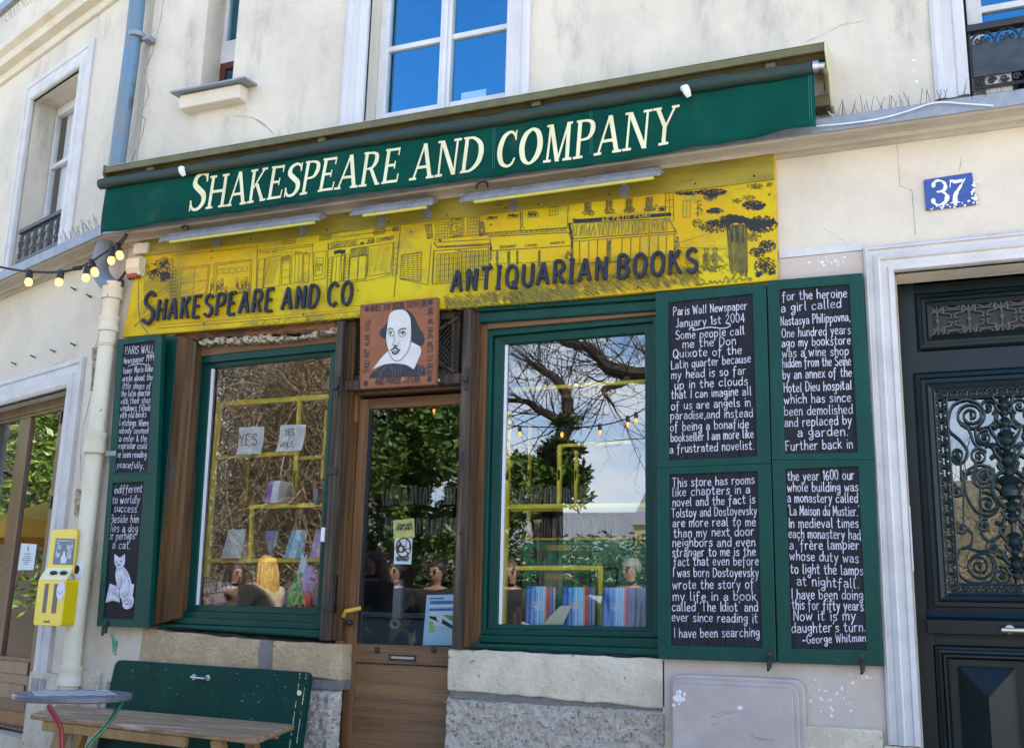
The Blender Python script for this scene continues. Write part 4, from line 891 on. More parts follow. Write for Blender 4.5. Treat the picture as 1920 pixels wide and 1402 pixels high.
a, c = P('S', 1208, 312, -.107); mb.poly([(a+.018*R.uniform(.6, 1.2)*math.cos(tt), c+.013*R.uniform(.6, 1.2)*math.sin(tt)) for tt in [i*math.pi/3 for i in range(6)]], -.1064)
mb.build('flecks', 'white', t, fix=False)
mb = MB()
for pts in ([(1095, 350), (1130, 330), (1180, 322)], [(1100, 345), (1120, 350), (1150, 338), (1190, 328), (1215, 318)], [(1255, 425), (1300, 435), (1345, 440)], [(1090, 385), (1120, 370)], [(1270, 432), (1320, 445)]):
    mb.ribbon(crom(PQ('S', pts, -.1065), 5), .0009, -.1065)
mb.build('scratch', pbr('grey_scratch', (.16, .13, .12), .8), t, fix=False)
# ---------------------------------------------------------------- awning
yA = -.315
AL, AR = -5.70, -.515
t = thing('awning', 'rolled up dark green canvas awning with cream lettering on its valance', 'awning', (-3.1, -.3, 3.8)); AW = t
mb = MB(); mb.extr([(.0, 4.40), (-.305, 4.325), (-.312, 4.318), (-.312, 4.272), (-.30, 4.268), (-.285, 4.285), (-.24, 4.288), (-.235, 4.262), (-.205, 4.262), (-.20, 4.30), (-.02, 4.335), (.0, 4.33)], AL, AR-.012)
mb.build('hood', 'hood', t, bevel=.003)
mb = MB(); mb.extr([(-.315, 4.319), (-.30, 4.331), (.0, 4.406), (.0, 4.401), (-.30, 4.3265)], AL, AR-.012); mb.build('hood_lip', 'hood_edge', t)
mb = MB(); mb.prism([(0, 0)], 0, 0) if False else None
for x in (AR-.011, AL-.012):
    mb = MB(); mb.extr([(.0, 4.41), (-.318, 4.332), (-.318, 4.26), (-.10, 4.03), (-.02, 4.02), (.0, 4.05)], x, x+.012); mb.build('end_plate', 'hood_edge' if x > -2 else 'hood', t, bevel=.002)
# roller with folded canvas and arms
mb = MB(); rl = []
for i in range(60):
    x = AL-.005+(AR-.075-AL)*i/59; rl.append((x, yA-.01+.003*math.sin(x*7), 4.170+.004*math.sin(x*3.1)))
mb.tube(rl, [.040+.003*math.sin(i*1.7) for i in range(60)], 14); mb.build('roller', 'roller', t, smooth=True)
mb = MB(); mb.tube([(AR-.075, yA-.01, 4.17), (AR-.045, yA-.01, 4.17)], .034, 14); mb.tube([(AR-.046, yA-.01, 4.17), (AR-.014, yA-.01, 4.165)], .022, 10); mb.build('roller_end', 'steel', t, smooth=True)
mb = MB(); mb.tube([(AR-.03, yA-.01, 4.17), (AR-.012, yA+.02, 4.14), (AR-.02, yA+.12, 4.08)], .016, 7); mb.box(AR-.10, AR-.013, -.14, -.02, 4.02, 4.09); mb.build('bracket', 'hood', t, bevel=.004); mb = MB(); mb.box(AL+.01, AL+.10, -.26, -.04, 4.20, 4.26); mb.build('bracket', 'hood', t, bevel=.004)
for k, x, y in (('A', 965, 905), ('C', 1105, 665)):
    a, c = P(k, x, y, yA-.04); mb = MB(); mb.tube([(a-.022, yA-.035, c+.03), (a-.005, yA-.058, c+.018), (a+.006, yA-.06, c-.012), (a+.014, yA-.045, c-.034)], [.02, .024, .022, .014], 8); mb.build('arm_cap', 'enwhite', t, smooth=True)
for px in (150, 560, 920, 1255, 1690):
    pass
for k, x, y in (('A', 785, 885), ('B', 425, 915), ('C', 15, 745), ('C', 1705, 470)):
    a, c = P(k, x, y, -.29); mb = MB(); mb.box(a-.03, a+.03, -.285, -.20, c-.015, c+.02); mb.build('clip', 'hood', t, bevel=.006)
# valance
BOT = [(-5.66, P('', 203, 436, yA)[1])]+[P('', x, y, yA) for x, y in ((260, 424), (310, 415), (400, 402), (480, 391), (560, 381), (650, 367), (737, 355), (830, 343), (925, 331), (1000, 319), (1104, 309), (1190, 298), (1286, 281), (1390, 263), (1500, 243), (1529, 238))]
def vbot(x):
    for i in range(len(BOT)-1):
        if BOT[i][0] <= x <= BOT[i+1][0]: return lerp(BOT[i], BOT[i+1], (x-BOT[i][0])/(BOT[i+1][0]-BOT[i][0]))[1]
    return BOT[0][1] if x < BOT[0][0] else BOT[-1][1]
def cloth(x, z):
    v = max(0.0, min(1.0, (4.15-z)/.33))
    w = .012*math.sin(x*2.3+.5)*v + .004*v*math.sin(x*13+4*z) + .006*math.sin(x*5.1+z*3)*v
    e = max(0.0, (x+1.35)/.8); w += -.030*v*math.sin(9*(x+1.35)+6*(4.15-z))*min(1, e)
    e2 = max(0.0, (-5.15-x)/.5); w += .026*v*math.sin(16*(x+5.2)-5*(4.15-z))*min(1, e2)
    return w
VL, VR = -5.66, P('', 1529, 200, yA)[0]
mb = MB(); nx, nz = 150, 10; G = []
for j in range(nz+1):
    row = []
    for i in range(nx+1):
        x = VL+(VR-VL)*i/nx; z = 4.16+(vbot(x)-4.16)*j/nz + (0.004*math.sin(x*23) if j == nz else 0); row.append(mb.pt(x, yA+cloth(x, z), z))
    G.append(row)
for j in range(nz):
    for i in range(nx): mb.face(G[j][i], G[j][i+1], G[j+1][i+1], G[j+1][i])
o = mb.build('valance', 'awning', t, smooth=True, fix=False); s_ = o.modifiers.new('thick', 'SOLIDIFY'); s_.thickness = .003; s_.offset = -1 if False else 1
mb = MB()
for x in (P('B', 1560, 900, yA)[0], P('B', 560, 1000, yA)[0]*0+P('C', 410, 900, yA)[0], VR-.03):
    for dx in (0, .012): mb.ribbon([(x+dx, 4.13-.04*i) for i in range(8)], .0012, yA-.006, bf=lambda a, c: cloth(a, c), cap=False)
mb.build('seam', pbr('seam_thread', (.03, .16, .14), .8), t, fix=False)
# serif italic capitals : bars ('l' x0 y0 x1 y1 horizontal width), serifs ('s' x y halfwidth), bowls ('c' points with widths)
SER = {
'S': [('c', [(6.0, 7.6, .3), (5.4, 9.0, .45), (3.6, 9.65, .55), (1.6, 8.8, .75), (1.3, 7.0, .95), (3.2, 5.5, 1.0), (5.2, 4.0, 1.0), (5.5, 2.0, .85), (4.0, .5, .6), (2.0, .4, .5), (.9, 1.4, .4), (.4, 2.9, .3)]), ('l', 5.9, 9.9, 5.9, 7.3, .55), ('l', .55, 2.8, .5, .1, .6)],
'H': [('l', 1.4, 0, 1.4, 10, 1.5), ('l', 7, 0, 7, 10, 1.5), ('h', 1.4, 7, 5.1, .9), ('s', 1.4, 0, 1.5), ('s', 1.4, 10, 1.5), ('s', 7, 0, 1.5), ('s', 7, 10, 1.5)],
'A': [('l', .9, 0, 4.0, 10, .85), ('l', 7.2, 0, 4.1, 10, 1.7), ('h', 1.9, 6.2, 3.4, .8), ('s', .8, 0, 1.3), ('s', 7.2, 0, 1.5)],
'K': [('l', 1.4, 0, 1.4, 10, 1.5), ('l', 2.0, 4.2, 6.2, 10, .9), ('l', 6.8, 0, 3.2, 5.6, 1.7), ('s', 1.4, 0, 1.5), ('s', 1.4, 10, 1.5), ('s', 6.0, 10, 1.2), ('s', 6.9, 0, 1.3)],
'E': [('l', 1.4, 0, 1.4, 10, 1.5), ('h', 1.4, 5.6, 9.6, .75), ('h', 1.4, 6.0, .4, .75), ('h', 1.4, 4.6, 5.1, .75), ('l', 5.5, 7.8, 5.6, 10, .55), ('l', 6.1, 0, 6.3, 2.5, .55), ('l', 4.5, 4.0, 4.5, 6.2, .5), ('h', .2, 1.4, .3, .6), ('h', .2, 1.4, 9.7, .6)],
'P': [('l', 1.4, 0, 1.4, 10, 1.5), ('c', [(1.4, 9.6, .38), (4.0, 9.55, .45), (5.7, 8.6, .75), (5.8, 6.6, .85), (4.6, 5.0, .55), (2.2, 4.7, .38), (1.4, 4.8, .38)]), ('s', 1.4, 0, 1.6), ('h', .2, 1.4, 9.7, .6)],
'R': [('l', 1.4, 0, 1.4, 10, 1.5), ('c', [(1.4, 9.6, .38), (3.8, 9.55, .45), (5.4, 8.7, .75), (5.4, 6.8, .8), (4.2, 5.3, .5), (2.2, 5.0, .38), (1.4, 5.0, .38)]), ('l', 7.0, 0, 3.6, 5.2, 1.6), ('s', 1.4, 0, 1.5), ('h', 6.4, 7.9, .3, .6), ('h', .2, 1.4, 9.7, .6)],
'N': [('l', 1.3, 0, 1.3, 10, .85), ('l', 7.0, 0, 1.5, 10, 1.8), ('l', 7.2, 0, 7.2, 10, .85), ('s', 1.3, 0, 1.4), ('h', -.1, 1.4, 9.7, .6), ('s', 7.2, 10, 1.4)],
'D': [('l', 1.4, 0, 1.4, 10, 1.5), ('c', [(1.4, 9.6, .4), (3.8, 9.5, .5), (6.3, 7.8, .85), (7.0, 5.2, .95), (6.2, 2.4, .85), (3.8, .5, .5), (1.4, .4, .4)]), ('h', .2, 1.4, 9.7, .6), ('h', .2, 1.4, .3, .6)],
'C': [('c', [(6.6, 7.5, .3), (5.9, 8.9, .45), (4.4, 9.6, .5), (2.4, 8.6, .8), (1.3, 6.2, .95), (1.2, 3.8, .95), (2.2, 1.4, .8), (4.2, .4, .5), (5.8, .9, .45), (6.7, 2.4, .3)]), ('l', 6.5, 7.2, 6.5, 9.9, .5)],
'O': [('c', [(4.2, 9.65, .5), (2.2, 8.4, .85), (1.2, 6.2, .98), (1.2, 3.8, .98), (2.2, 1.4, .85), (4.2, .35, .5), (6.2, 1.6, .85), (7.2, 3.8, .98), (7.2, 6.2, .98), (6.2, 8.6, .85), (4.2, 9.65, .5)])],
'M': [('l', 1.2, 0, 1.5, 10, .85), ('l', 4.6, 0, 1.7, 10, 1.6), ('l', 4.6, 0, 7.6, 10, .85), ('l', 7.9, 0, 7.7, 10, 1.5), ('s', 1.2, 0, 1.3), ('s', 7.9, 0, 1.5), ('h', .2, 1.6, 9.7, .6), ('h', 7.7, 9, 9.7, .6)],
'Y': [('l', 4.0, 4.6, 1.0, 10, 1.6), ('l', 4.1, 4.6, 6.8, 10, .9), ('l', 3.9, 0, 3.9, 5, 1.5), ('s', 3.9, 0, 1.6), ('s', 1.0, 10, 1.4), ('s', 6.8, 10, 1.2)],
}
SWD = {'S': 6.4, 'H': 8.4, 'A': 8.4, 'K': 7.9, 'E': 6.6, 'P': 6.6, 'R': 7.8, 'N': 8.5, 'D': 8.0, 'C': 7.1, 'O': 8.3, 'M': 9.4, 'Y': 7.9}
def serif(mb, s, p0, p1, h, b, slant, bf, big):
    x = 0; lay = []
    for i, ch in enumerate(s):
        if ch == ' ': x += 3.9; continue
        k = big if i == 0 else 1.0; lay.append((ch, x, k)); x += SWD[ch]*k+.75
    tot = x; n = 0; kx = (p1[0]-p0[0])/tot
    for ch, x0, k in lay:
        sy = h/10*k
        def T(x, y):
            xx = x0+x*k; base = p0[1]+(p1[1]-p0[1])*xx/tot
            return (p0[0]+kx*xx+slant*y*sy, base+y*sy)
        for e in SER[ch]:
            n += 1; bb = b-.00025*(n % 6)
            if e[0] == 'l':
                _, xa, ya, xb_, yb_, w = e; hw = w/2*.86; L_ = 6
                A = [mb.pt(q[0], bb+bf(*q), q[1]) for q in [T(xa+(xb_-xa)*i/L_-hw, ya+(yb_-ya)*i/L_) for i in range(L_+1)]]
                B_ = [mb.pt(q[0], bb+bf(*q), q[1]) for q in [T(xa+(xb_-xa)*i/L_+hw, ya+(yb_-ya)*i/L_) for i in range(L_+1)]]
                for i in range(L_): mb.face(A[i], B_[i], B_[i+1], A[i+1])
            elif e[0] in 'sh':
                if e[0] == 's': xa, xb_, yc, hh = e[1]-e[3], e[1]+e[3], (e[2]+.33 if e[2] < 5 else e[2]-.33), .33
                else: xa, xb_, yc, hh = e[1], e[2], e[3], e[4]/2
                lo_ = [T(xa+(xb_-xa)*i/3, yc-hh) for i in range(4)]; hi_ = [T(xa+(xb_-xa)*i/3, yc+hh) for i in range(4)]
                A = [mb.pt(q[0], bb+bf(*q), q[1]) for q in lo_]; B_ = [mb.pt(q[0], bb+bf(*q), q[1]) for q in hi_]
                for i in range(3): mb.face(A[i], A[i+1], B_[i+1], B_[i])
            else:
                pts = crom(e[1], 6); q = [T(p[0], p[1]) for p in pts]; mb.ribbon(q, [p[2]*h/10*k*.74 for p in pts], bb, cap=False, bf=bf)
mb = MB(); pl_, pr_ = P('', 352, 397, yA), P('', 1273, 270, yA)
capb, capt = P('B', 75, 1335, yA)[1], P('B', 100, 1122, yA)[1]
serif(mb, 'SHAKESPEARE AND COMPANY', (pl_[0], pl_[1]), (pr_[0], pr_[1]), (capt-capb)*1.03, yA-.0055, .09, cloth, 1.16)
mb.build('lettering', 'cream', t, fix=False)

# ---------------------------------------------------------------- yellow painted signboard
yS = -.045
Qy = [P('', 266, 452, yS), P('', 1453, 284, yS), P('', 1458, 525, yS), P('', 229, 632, yS)]
t = thing('painted_signboard', 'long yellow signboard with ink street drawing and raised slate blue letters', 'sign', (-3, -.04, 3.05)); YS = t
bl = [P('', x, y, yS) for x, y in ((229, 632), (440, 614), (674, 594), (823, 579), (1080, 559), (1228, 546), (1458, 525))]
mb = MB(); mb.prism([Qy[0], Qy[1]]+bl[::-1], yS, -.008); mb.build('board', 'yellow', t, bevel=.004)
ra, rb2, rc, rd = P('', 262, 482, yS), P('', 1452, 338, yS), P('', 1452, 288, yS), P('', 268, 452, yS)
mb = MB(); mb.prism([(ra[0], ra[1]), (rb2[0], rb2[1]), (rc[0], rc[1]+.03), (rd[0], rd[1]+.01)], yS-.012, yS-.0005); mb.build('rail', 'yellow_rail', t, bevel=.004)
yI = yS-.0016
# drawing
D1 = MB(); D2 = MB(); D3 = MB(); nK = [0]
def ln(k, pts, w=.0022, mbx=None, smooth=False):
    nK[0] += 1; q = PQ(k, pts, yI)
    (mbx or D1).ribbon(crom(q, 4) if smooth else q, w, yI-.00012*(nK[0] % 8), cap=False)
def quad(k, q, w=.0022, mbx=None): ln(k, list(q)+[q[0]], w, mbx)
def win(k, q, nx=2, ny=2, w=.0017, mbx=None):
    quad(k, q, w*1.2, mbx)
    for i in range(1, nx): ln(k, [uv(q, i/nx, 0), uv(q, i/nx, 1)], w, mbx)
    for j in range(1, ny): ln(k, [uv(q, 0, j/ny), uv(q, 1, j/ny)], w, mbx)
def hatch(k, q, n, w=.0018, mbx=None, sk=.0, j=.02):
    for i in range(n):
        u = (i+R.uniform(-.3, .3))/n; ln(k, [uv(q, min(1, max(0, u+R.uniform(-j, j))), R.uniform(0, .1)), uv(q, min(1, max(0, u+sk+R.uniform(-j, j))), R.uniform(.85, 1))], w*R.uniform(.6, 1.2), mbx or D2)
def leafs(k, cx, cy, rx, ry, n, mbx=None, s=1.0, shape=None):
    for i in range(n):
        a = R.uniform(0, 6.283); r = R.random()**.6; x, y = cx+rx*r*math.cos(a), cy+ry*r*math.sin(a)
        an = R.uniform(0, 3.14); l = R.uniform(4, 10)*s
        nK[0] += 1; p = PQ(k, [(x-l*math.cos(an), y-l*math.sin(an)), (x, y+l*.3), (x+l*math.cos(an), y+l*math.sin(an))], yI)
        (mbx or D3).ribbon(p, [.001*s, .0032*s, .001*s], yI-.00012*(nK[0] % 9)-.0001, cap=False)
def mass(k, pts, n=0, mbx=None):
    nK[0] += 1; (mbx or D3).poly(stone_edge(PQ(k, pts, yI), 90, .006), yI-.00012*(nK[0] % 7)-.0011)
# left third
ln('3', [(470, 380), (1085, 318), (1080, 300)]); ln('3', [(478, 395), (470, 690)], .003)
for i in range(9):
    y = 470+i*25; ln('3', [(455+R.uniform(-4, 4), y), (500, y-3), (500, y+18), (460, y+20), (455, y)], .002, smooth=False)
win('3', [(515, 470), (745, 445), (722, 665), (513, 690)], 1, 1); win('3', [(537, 482), (733, 460), (713, 655), (528, 680)], 2, 2)
ln('3', [(540, 560), (600, 490)], .0015, D2); ln('3', [(560, 660), (640, 600)], .0015, D2); ln('3', [(645, 650), (700, 600)], .0015, D2)
quad('3', [(775, 440), (1048, 408), (1038, 640), (770, 676)]); quad('3', [(790, 452), (1035, 420), (1026, 640), (786, 668)], .002)
for i in range(5): quad('3', [(800+i*45, 480-i*4), (832+i*45, 476-i*4), (832+i*45, 510-i*4), (800+i*45, 514-i*4)], .0018)
for cx, cy in ((760, 590), (800, 600), (830, 580), (860, 640), (940, 580), (975, 590), (1005, 570), (1025, 620), (900, 650)):
    ln('3', [(cx-10, cy-20), (cx-4, cy-34), (cx+8, cy-32), (cx+10, cy-18), (cx, cy-10), (cx-10, cy-20)], .002, smooth=True)
    for i in range(7): ln('3', [(cx+R.uniform(-14, 14), cy-6), (cx+R.uniform(-20, 20), cy+R.uniform(20, 80))], .0018)
    leafs('3', cx, cy+25, 16, 30, 8, D1, .8)
ln('3', [(1085, 330), (1075, 640)], .003); quad('3', [(1100, 345), (1488, 298), (1488, 312), (1102, 360)]); leafs('3', 1290, 360, 170, 8, 40, D1, .8)
for q, nx, ny in (([(1140, 400), (1255, 380), (1245, 600), (1125, 615)], 1, 1), ([(1265, 388), (1322, 376), (1316, 585), (1258, 596)], 1, 4), ([(1335, 378), (1412, 362), (1405, 570), (1325, 582)], 3, 1), ([(1095, 410), (1136, 404), (1122, 620), (1080, 625)], 1, 3), ([(1420, 370), (1462, 363), (1452, 570), (1415, 575)], 1, 3)): win('3', q, nx, ny)
hatch('3', [(1145, 400), (1255, 385), (1245, 598), (1128, 612)], 14, .0012, sk=-.35); hatch('3', [(1262, 388), (1322, 378), (1320, 420), (1262, 426)], 10, .002, D1)
quad('3', [(1495, 358), (1580, 346), (1570, 545), (1488, 560)]); win('3', [(1510, 400), (1560, 395), (1552, 520), (1500, 528)], 1, 3); leafs('3', 1527, 450, 20, 40, 24, D1, .8)
ln('3', [(1595, 290), (1585, 640)], .003); ln('3', [(1480, 300), (1490, 570)], .002)
quad('3', [(1598, 292), (1920, 250), (1920, 290), (1598, 335)]); text(D1, 'SHAKESPEARE', P('3', 1610, 330, yI), P('3', 1800, 304, yI), .030, .0022, yI-.001)
mass('3', [(1828, 280), (1850, 277), (1850, 300), (1828, 303)]); text(D1, 'AND COMPANY', P('4', 212, 772, yI), P('4', 430, 742, yI), .030, .0022, yI-.001)
for x in (1620, 1660): pass
win('3', [(1600, 395), (1625, 392), (1612, 570), (1588, 575)], 1, 8); win('3', [(1632, 390), (1712, 378), (1700, 565), (1618, 575)], 3, 1); mass('3', [(1640, 348), (1716, 338), (1714, 366), (1640, 374)]); win('3', [(1722, 376), (1750, 372), (1738, 560), (1712, 564)], 1, 8)
win('3', [(1765, 335), (1885, 318), (1880, 375), (1758, 390)], 12, 1, .0016); win('3', [(1755, 395), (1880, 378), (1865, 560), (1742, 578)], 2, 1)
# second third
win('4', [(0, 838), (30, 834), (18, 1075), (0, 1080)], 1, 7); win('4', [(80, 815), (205, 795), (200, 865), (76, 880)], 10, 1, .0016); win('4', [(70, 885), (205, 868), (195, 1060), (62, 1075)], 2, 1)
quad('4', [(222, 795), (425, 765), (405, 1010), (208, 1040)]); hatch('4', [(225, 800), (420, 772), (400, 1005), (210, 1032)], 16, .0011, sk=-.2); win('4', [(432, 765), (468, 760), (452, 1030), (418, 1038)], 1, 6); ln('4', [(485, 630), (430, 1215)], .003)
ln('4', [(0, 720), (470, 655)], .002); 
for i in range(26): ln('4', [(i*18, 722-i*2.6), (i*18+8, 712-i*2.6)], .0016)
win('4', [(270, 655), (355, 645), (352, 690), (265, 700)], 9, 1, .0018); win('4', [(420, 640), (470, 632), (468, 665), (418, 672)], 6, 1, .0018)
win('3', [(1270, 265), (1365, 252), (1362, 290), (1266, 302)], 8, 2, .0018); win('3', [(1535, 240), (1620, 228), (1618, 262), (1532, 274)], 8, 2, .0018)
ln('4', [(190, 1080), (470, 1010)], .0018)
quad('4', [(495, 865), (660, 838), (650, 1080), (480, 1060)])
for j in range(12):
    y0 = 868+j*17; ln('4', [(495-j, y0), (655-j*.6, y0-22+j*3)], .0018)
    for i in range(4): ln('4', [(510+i*38+R.uniform(-8, 8), y0-4-i*5), (509+i*38+R.uniform(-8, 8), y0+13-i*5)], .0014)
ln('4', [(480, 1062), (710, 1108)], .002); ln('4', [(735, 770), (708, 1108)], .003); ln('4', [(755, 830), (740, 1100)], .0024)
for q in ([(685, 620), (735, 612), (750, 720), (705, 735)], [(895, 580), (1000, 562), (1005, 705), (885, 720)], [(1132, 600), (1162, 595), (1180, 700), (1130, 712)]):
    quad('4', q); 
    for i in range(9):
        for j in range(5):
            if R.random() < .9: nK[0] += 1; D3.ribbon(PQ('4', [uv(q, (j+.15+(.4 if i % 2 else 0))/5.5, (i+.5)/9), uv(q, (j+.85+(.4 if i % 2 else 0))/5.5, (i+.5)/9)], yI), .0035, yI-.00012*(nK[0] % 7)-.001, cap=False)
win('4', [(775, 600), (878, 588), (868, 715), (772, 722)], 4, 5); win('4', [(1035, 565), (1130, 555), (1120, 700), (1030, 712)], 4, 5)
ln('4', [(755, 740), (1215, 690)], .0024); ln('4', [(755, 762), (1225, 735)], .0024); mass('4', [(800, 738), (820, 736), (820, 748), (800, 750)])
ln('4', [(760, 770), (785, 798), (1222, 772)], .0045); ln('4', [(780, 805), (1220, 785)], .003)
quad('4', [(760, 830), (1208, 800), (1200, 1060), (748, 1105)], .003)
leafs('4', 995, 830, 90, 6, 34, D1, .7)
for i in range(12): win('4', [(780+i*35, 858-i*3), (810+i*35, 856-i*3), (804+i*35, 1085-i*5), (775+i*35, 1090-i*5)], 2, 5, .0016)
mass('4', [(1222, 790), (1232, 790), (1226, 970), (1212, 975)])
for x, y in ((1190, 560), (1360, 545), (1525, 540)):
    quad('4', [(x, y), (x+90, y-8), (x+86, y+10), (x+4, y+18)]); leafs('4', x+44, y-4, 40, 10, 26, D3, .9)
win('4', [(1705, 480), (1775, 470), (1770, 535), (1700, 545)], 3, 2); leafs('4', 1565, 520, 40, 12, 30, D1, 1)
ln('4', [(1465, 510), (1470, 640), (1490, 665), (1850, 640)], .004, smooth=True); ln('4', [(1480, 510), (1484, 630), (1500, 650)], .0024); ln('4', [(1185, 685), (1465, 662)], .002); ln('4', [(1855, 480), (1850, 640)], .0024)
for i in range(16): quad('4', [(1190+i*41, 690-i*2.4), (1222+i*41, 684-i*2.4), (1226+i*41, 700-i*2.4), (1194+i*41, 706-i*2.4)], .0022)
ln('4', [(1200, 715), (1860, 680), (1890, 775)], .003); ln('4', [(1215, 730), (1230, 830), (1880, 790)], .003)
text(D1, 'RESTAURANT', P('4', 1298, 812, yI), P('4', 1430, 800, yI), .017, .0017, yI-.001); text(D1, 'LA BUCHERIE', P('4', 1505, 798, yI), P('4', 1600, 790, yI), .013, .0015, yI-.001); text(D1, 'SALON DE THE', P('4', 1708, 778, yI), P('4', 1825, 768, yI), .013, .0015, yI-.001)
for x, w in ((1275, 14), (1370, 20), (1440, 10), (1620, 14)): leafs('4', x, 890, w*.6, 65, 60, D1, .9); ln('4', [(x-w*.5, 830), (x-w*.4, 950)], .002); ln('4', [(x+w*.5, 826), (x+w*.4, 945)], .002)
mass('4', [(1870, 600), (1895, 720), (1885, 910), (1872, 912), (1880, 730), (1858, 610)])
for i in range(5): ln('4', [(1240+i*130, 940-i*5), (1360+i*130, 930-i*5)], .002)
win('4', [(1895, 570), (1920, 565), (1920, 600), (1895, 605)], 1, 1); leafs('4', 1850, 870, 24, 40, 30, D1, 1)
# right third
ln('5', [(112, 520), (105, 700)], .0026)
for x in (248, 422, 585, 750):
    y = 512-(x-248)*.06; win('5', [(x, y), (x+50, y-4), (x+48, y+80), (x-2, y+86)], 3, 3); hatch('5', [(x, y), (x+48, y-4), (x+46, y+80), (x, y+84)], 8, .0018, D1); leafs('5', x+28, y+95, 48, 26, 60, D1, 1)
win('5', [(850, 560), (900, 553), (900, 590), (850, 597)], 3, 2); mass('5', [(858, 566), (892, 562), (892, 588), (858, 590)])
D3.poly(PQ('5', [(145, 662), (950, 605), (955, 634), (165, 692)], yI), yI-.0011)
lt2 = MB(); text(lt2, 'LE PETIT PONT', P('5', 390, 672, yI), P('5', 790, 641, yI), .032, .0028, yI-.0026, slant=.15); lt2.build('drawn_sign', 'yellow', YS, fix=False)
quad('5', [(115, 695), (930, 655), (995, 760), (150, 820)], .0032); hatch('5', [(120, 698), (928, 658), (990, 756), (155, 814)], 90, .0018, D2, sk=-.06); hatch('5', [(120, 698), (928, 658), (990, 756), (155, 814)], 30, .0015, D1, sk=-.05)
quad('5', [(150, 822), (998, 762), (998, 778), (150, 842)]); 
for x in (205, 280, 352, 430, 460, 552, 625, 700, 775, 848, 915, 980): ln('5', [(x, 838-(x-150)*.07), (x-4, 1025-(x-150)*.10)], .0028)
hatch('5', [(428, 820), (462, 818), (458, 1015), (424, 1020)], 7, .002, D1); ln('5', [(140, 700), (112, 690), (145, 830), (150, 1030)], .004)
ln('5', [(140, 1028), (520, 1000), (985, 945)], .0026); ln('5', [(140, 1045), (985, 965)], .002)
for q, nx, ny in (([(910, 450), (970, 444), (975, 670), (905, 680)], 2, 4), ([(1050, 510), (1110, 505), (1108, 640), (1050, 645)], 2, 1)): win('5', q, nx, ny, .002, D2 if nx == 2 and ny == 1 else D1)
ln('5', [(1000, 860), (1230, 785)], .002, D2); ln('5', [(1010, 890), (1410, 900)], .0016, D2); leafs('5', 1000, 850, 20, 50, 50, D1, 1); leafs('5', 990, 940, 40, 40, 50, D1, 1)
# tree on the right
trunk = [(1395, 690), (1420, 760), (1432, 900), (1440, 1120), (1575, 1140), (1585, 1000), (1570, 800), (1580, 690)]
hatch('5', [(1405, 700), (1575, 690), (1580, 1140), (1440, 1120)], 34, .0020, D1, j=.03); hatch('5', [(1480, 700), (1575, 690), (1580, 1140), (1500, 1120)], 22, .0024, D1, j=.03)
hatch('5', [(1405, 700), (1575, 690), (1570, 860), (1425, 860)], 26, .003, D3, j=.03)
mass('5', [(1370, 680), (1400, 650), (1450, 640), (1500, 630), (1560, 640), (1600, 660), (1700, 670), (1800, 660), (1812, 690), (1760, 710), (1690, 745), (1600, 760), (1560, 700), (1480, 690), (1410, 705)])
for cx, cy, rx, ry, n in ((1450, 650, 100, 30, 120), (1700, 700, 130, 70, 240), (1330, 690, 80, 30, 90), (1290, 440, 120, 30, 110), (1270, 470, 60, 40, 60), (1630, 545, 100, 40, 150), (1310, 590, 70, 24, 70), (1640, 390, 70, 22, 50), (1755, 375, 30, 16, 24), (1310, 720, 130, 50, 110), (1100, 445, 120, 16, 70), (1620, 800, 70, 40, 60), (1740, 880, 70, 50, 110), (1660, 930, 70, 40, 70), (1720, 1040, 90, 70, 150), (1300, 1060, 90, 30, 40), (1180, 560, 30, 80, 30), (1165, 690, 40, 40, 30), (1490, 510, 40, 20, 20), (1590, 480, 60, 20, 24)):
    leafs('5', cx, cy, rx, ry, int(n*1.7), D3 if n > 60 else D1, .95)
mass('5', [(1200, 435), (1260, 450), (1330, 440), (1410, 425), (1400, 445), (1330, 465), (1290, 490), (1240, 480), (1230, 460)]); mass('5', [(1560, 520), (1640, 535), (1720, 545), (1700, 575), (1640, 575), (1580, 550)]); mass('5', [(1630, 1090), (1690, 1095), (1700, 1120), (1650, 1135)]); mass('5', [(1740, 1085), (1800, 1080), (1810, 1105), (1760, 1120)]); mass('5', [(1255, 590), (1330, 585), (1350, 605), (1290, 608)])
# two strollers, the ground and the signature
for cx, s in ((1240, 1), (1310, 1.05)):
    ln('5', [(cx-14, 915), (cx-6, 895), (cx+14, 895), (cx+18, 915), (cx, 925), (cx-14, 915)], .0026, smooth=True); ln('5', [(cx-22, 905), (cx+26, 900)], .003)
    ln('5', [(cx-10, 930), (cx-26, 970), (cx-12, 1020), (cx+20, 1020), (cx+28, 965), (cx+10, 928)], .0026, smooth=True); hatch('5', [(cx-12, 935), (cx+14, 930), (cx+20, 1020), (cx-18, 1020)], 8, .002, D1); ln('5', [(cx-6, 1020), (cx-8, 1065)], .003); ln('5', [(cx+10, 1020), (cx+12, 1060)], .003); ln('5', [(cx+24, 950), (cx+48, 980)], .0024)
ln('5', [(1260, 1075), (1310, 1060), (1415, 1030)], .0028, smooth=True)
ln('5', [(1160, 1200), (1200, 1150), (1225, 1175), (1190, 1200), (1150, 1195), (1200, 1190), (1260, 1185), (1275, 1160), (1285, 1185), (1310, 1165), (1330, 1185), (1350, 1165), (1380, 1180), (1400, 1130), (1420, 1150), (1415, 1185), (1445, 1150), (1470, 1120), (1480, 1110), (1465, 1140), (1480, 1175), (1500, 1145), (1520, 1140), (1540, 1160), (1590, 1140), (1610, 1150), (1595, 1165), (1590, 1140)], .0030, smooth=True)
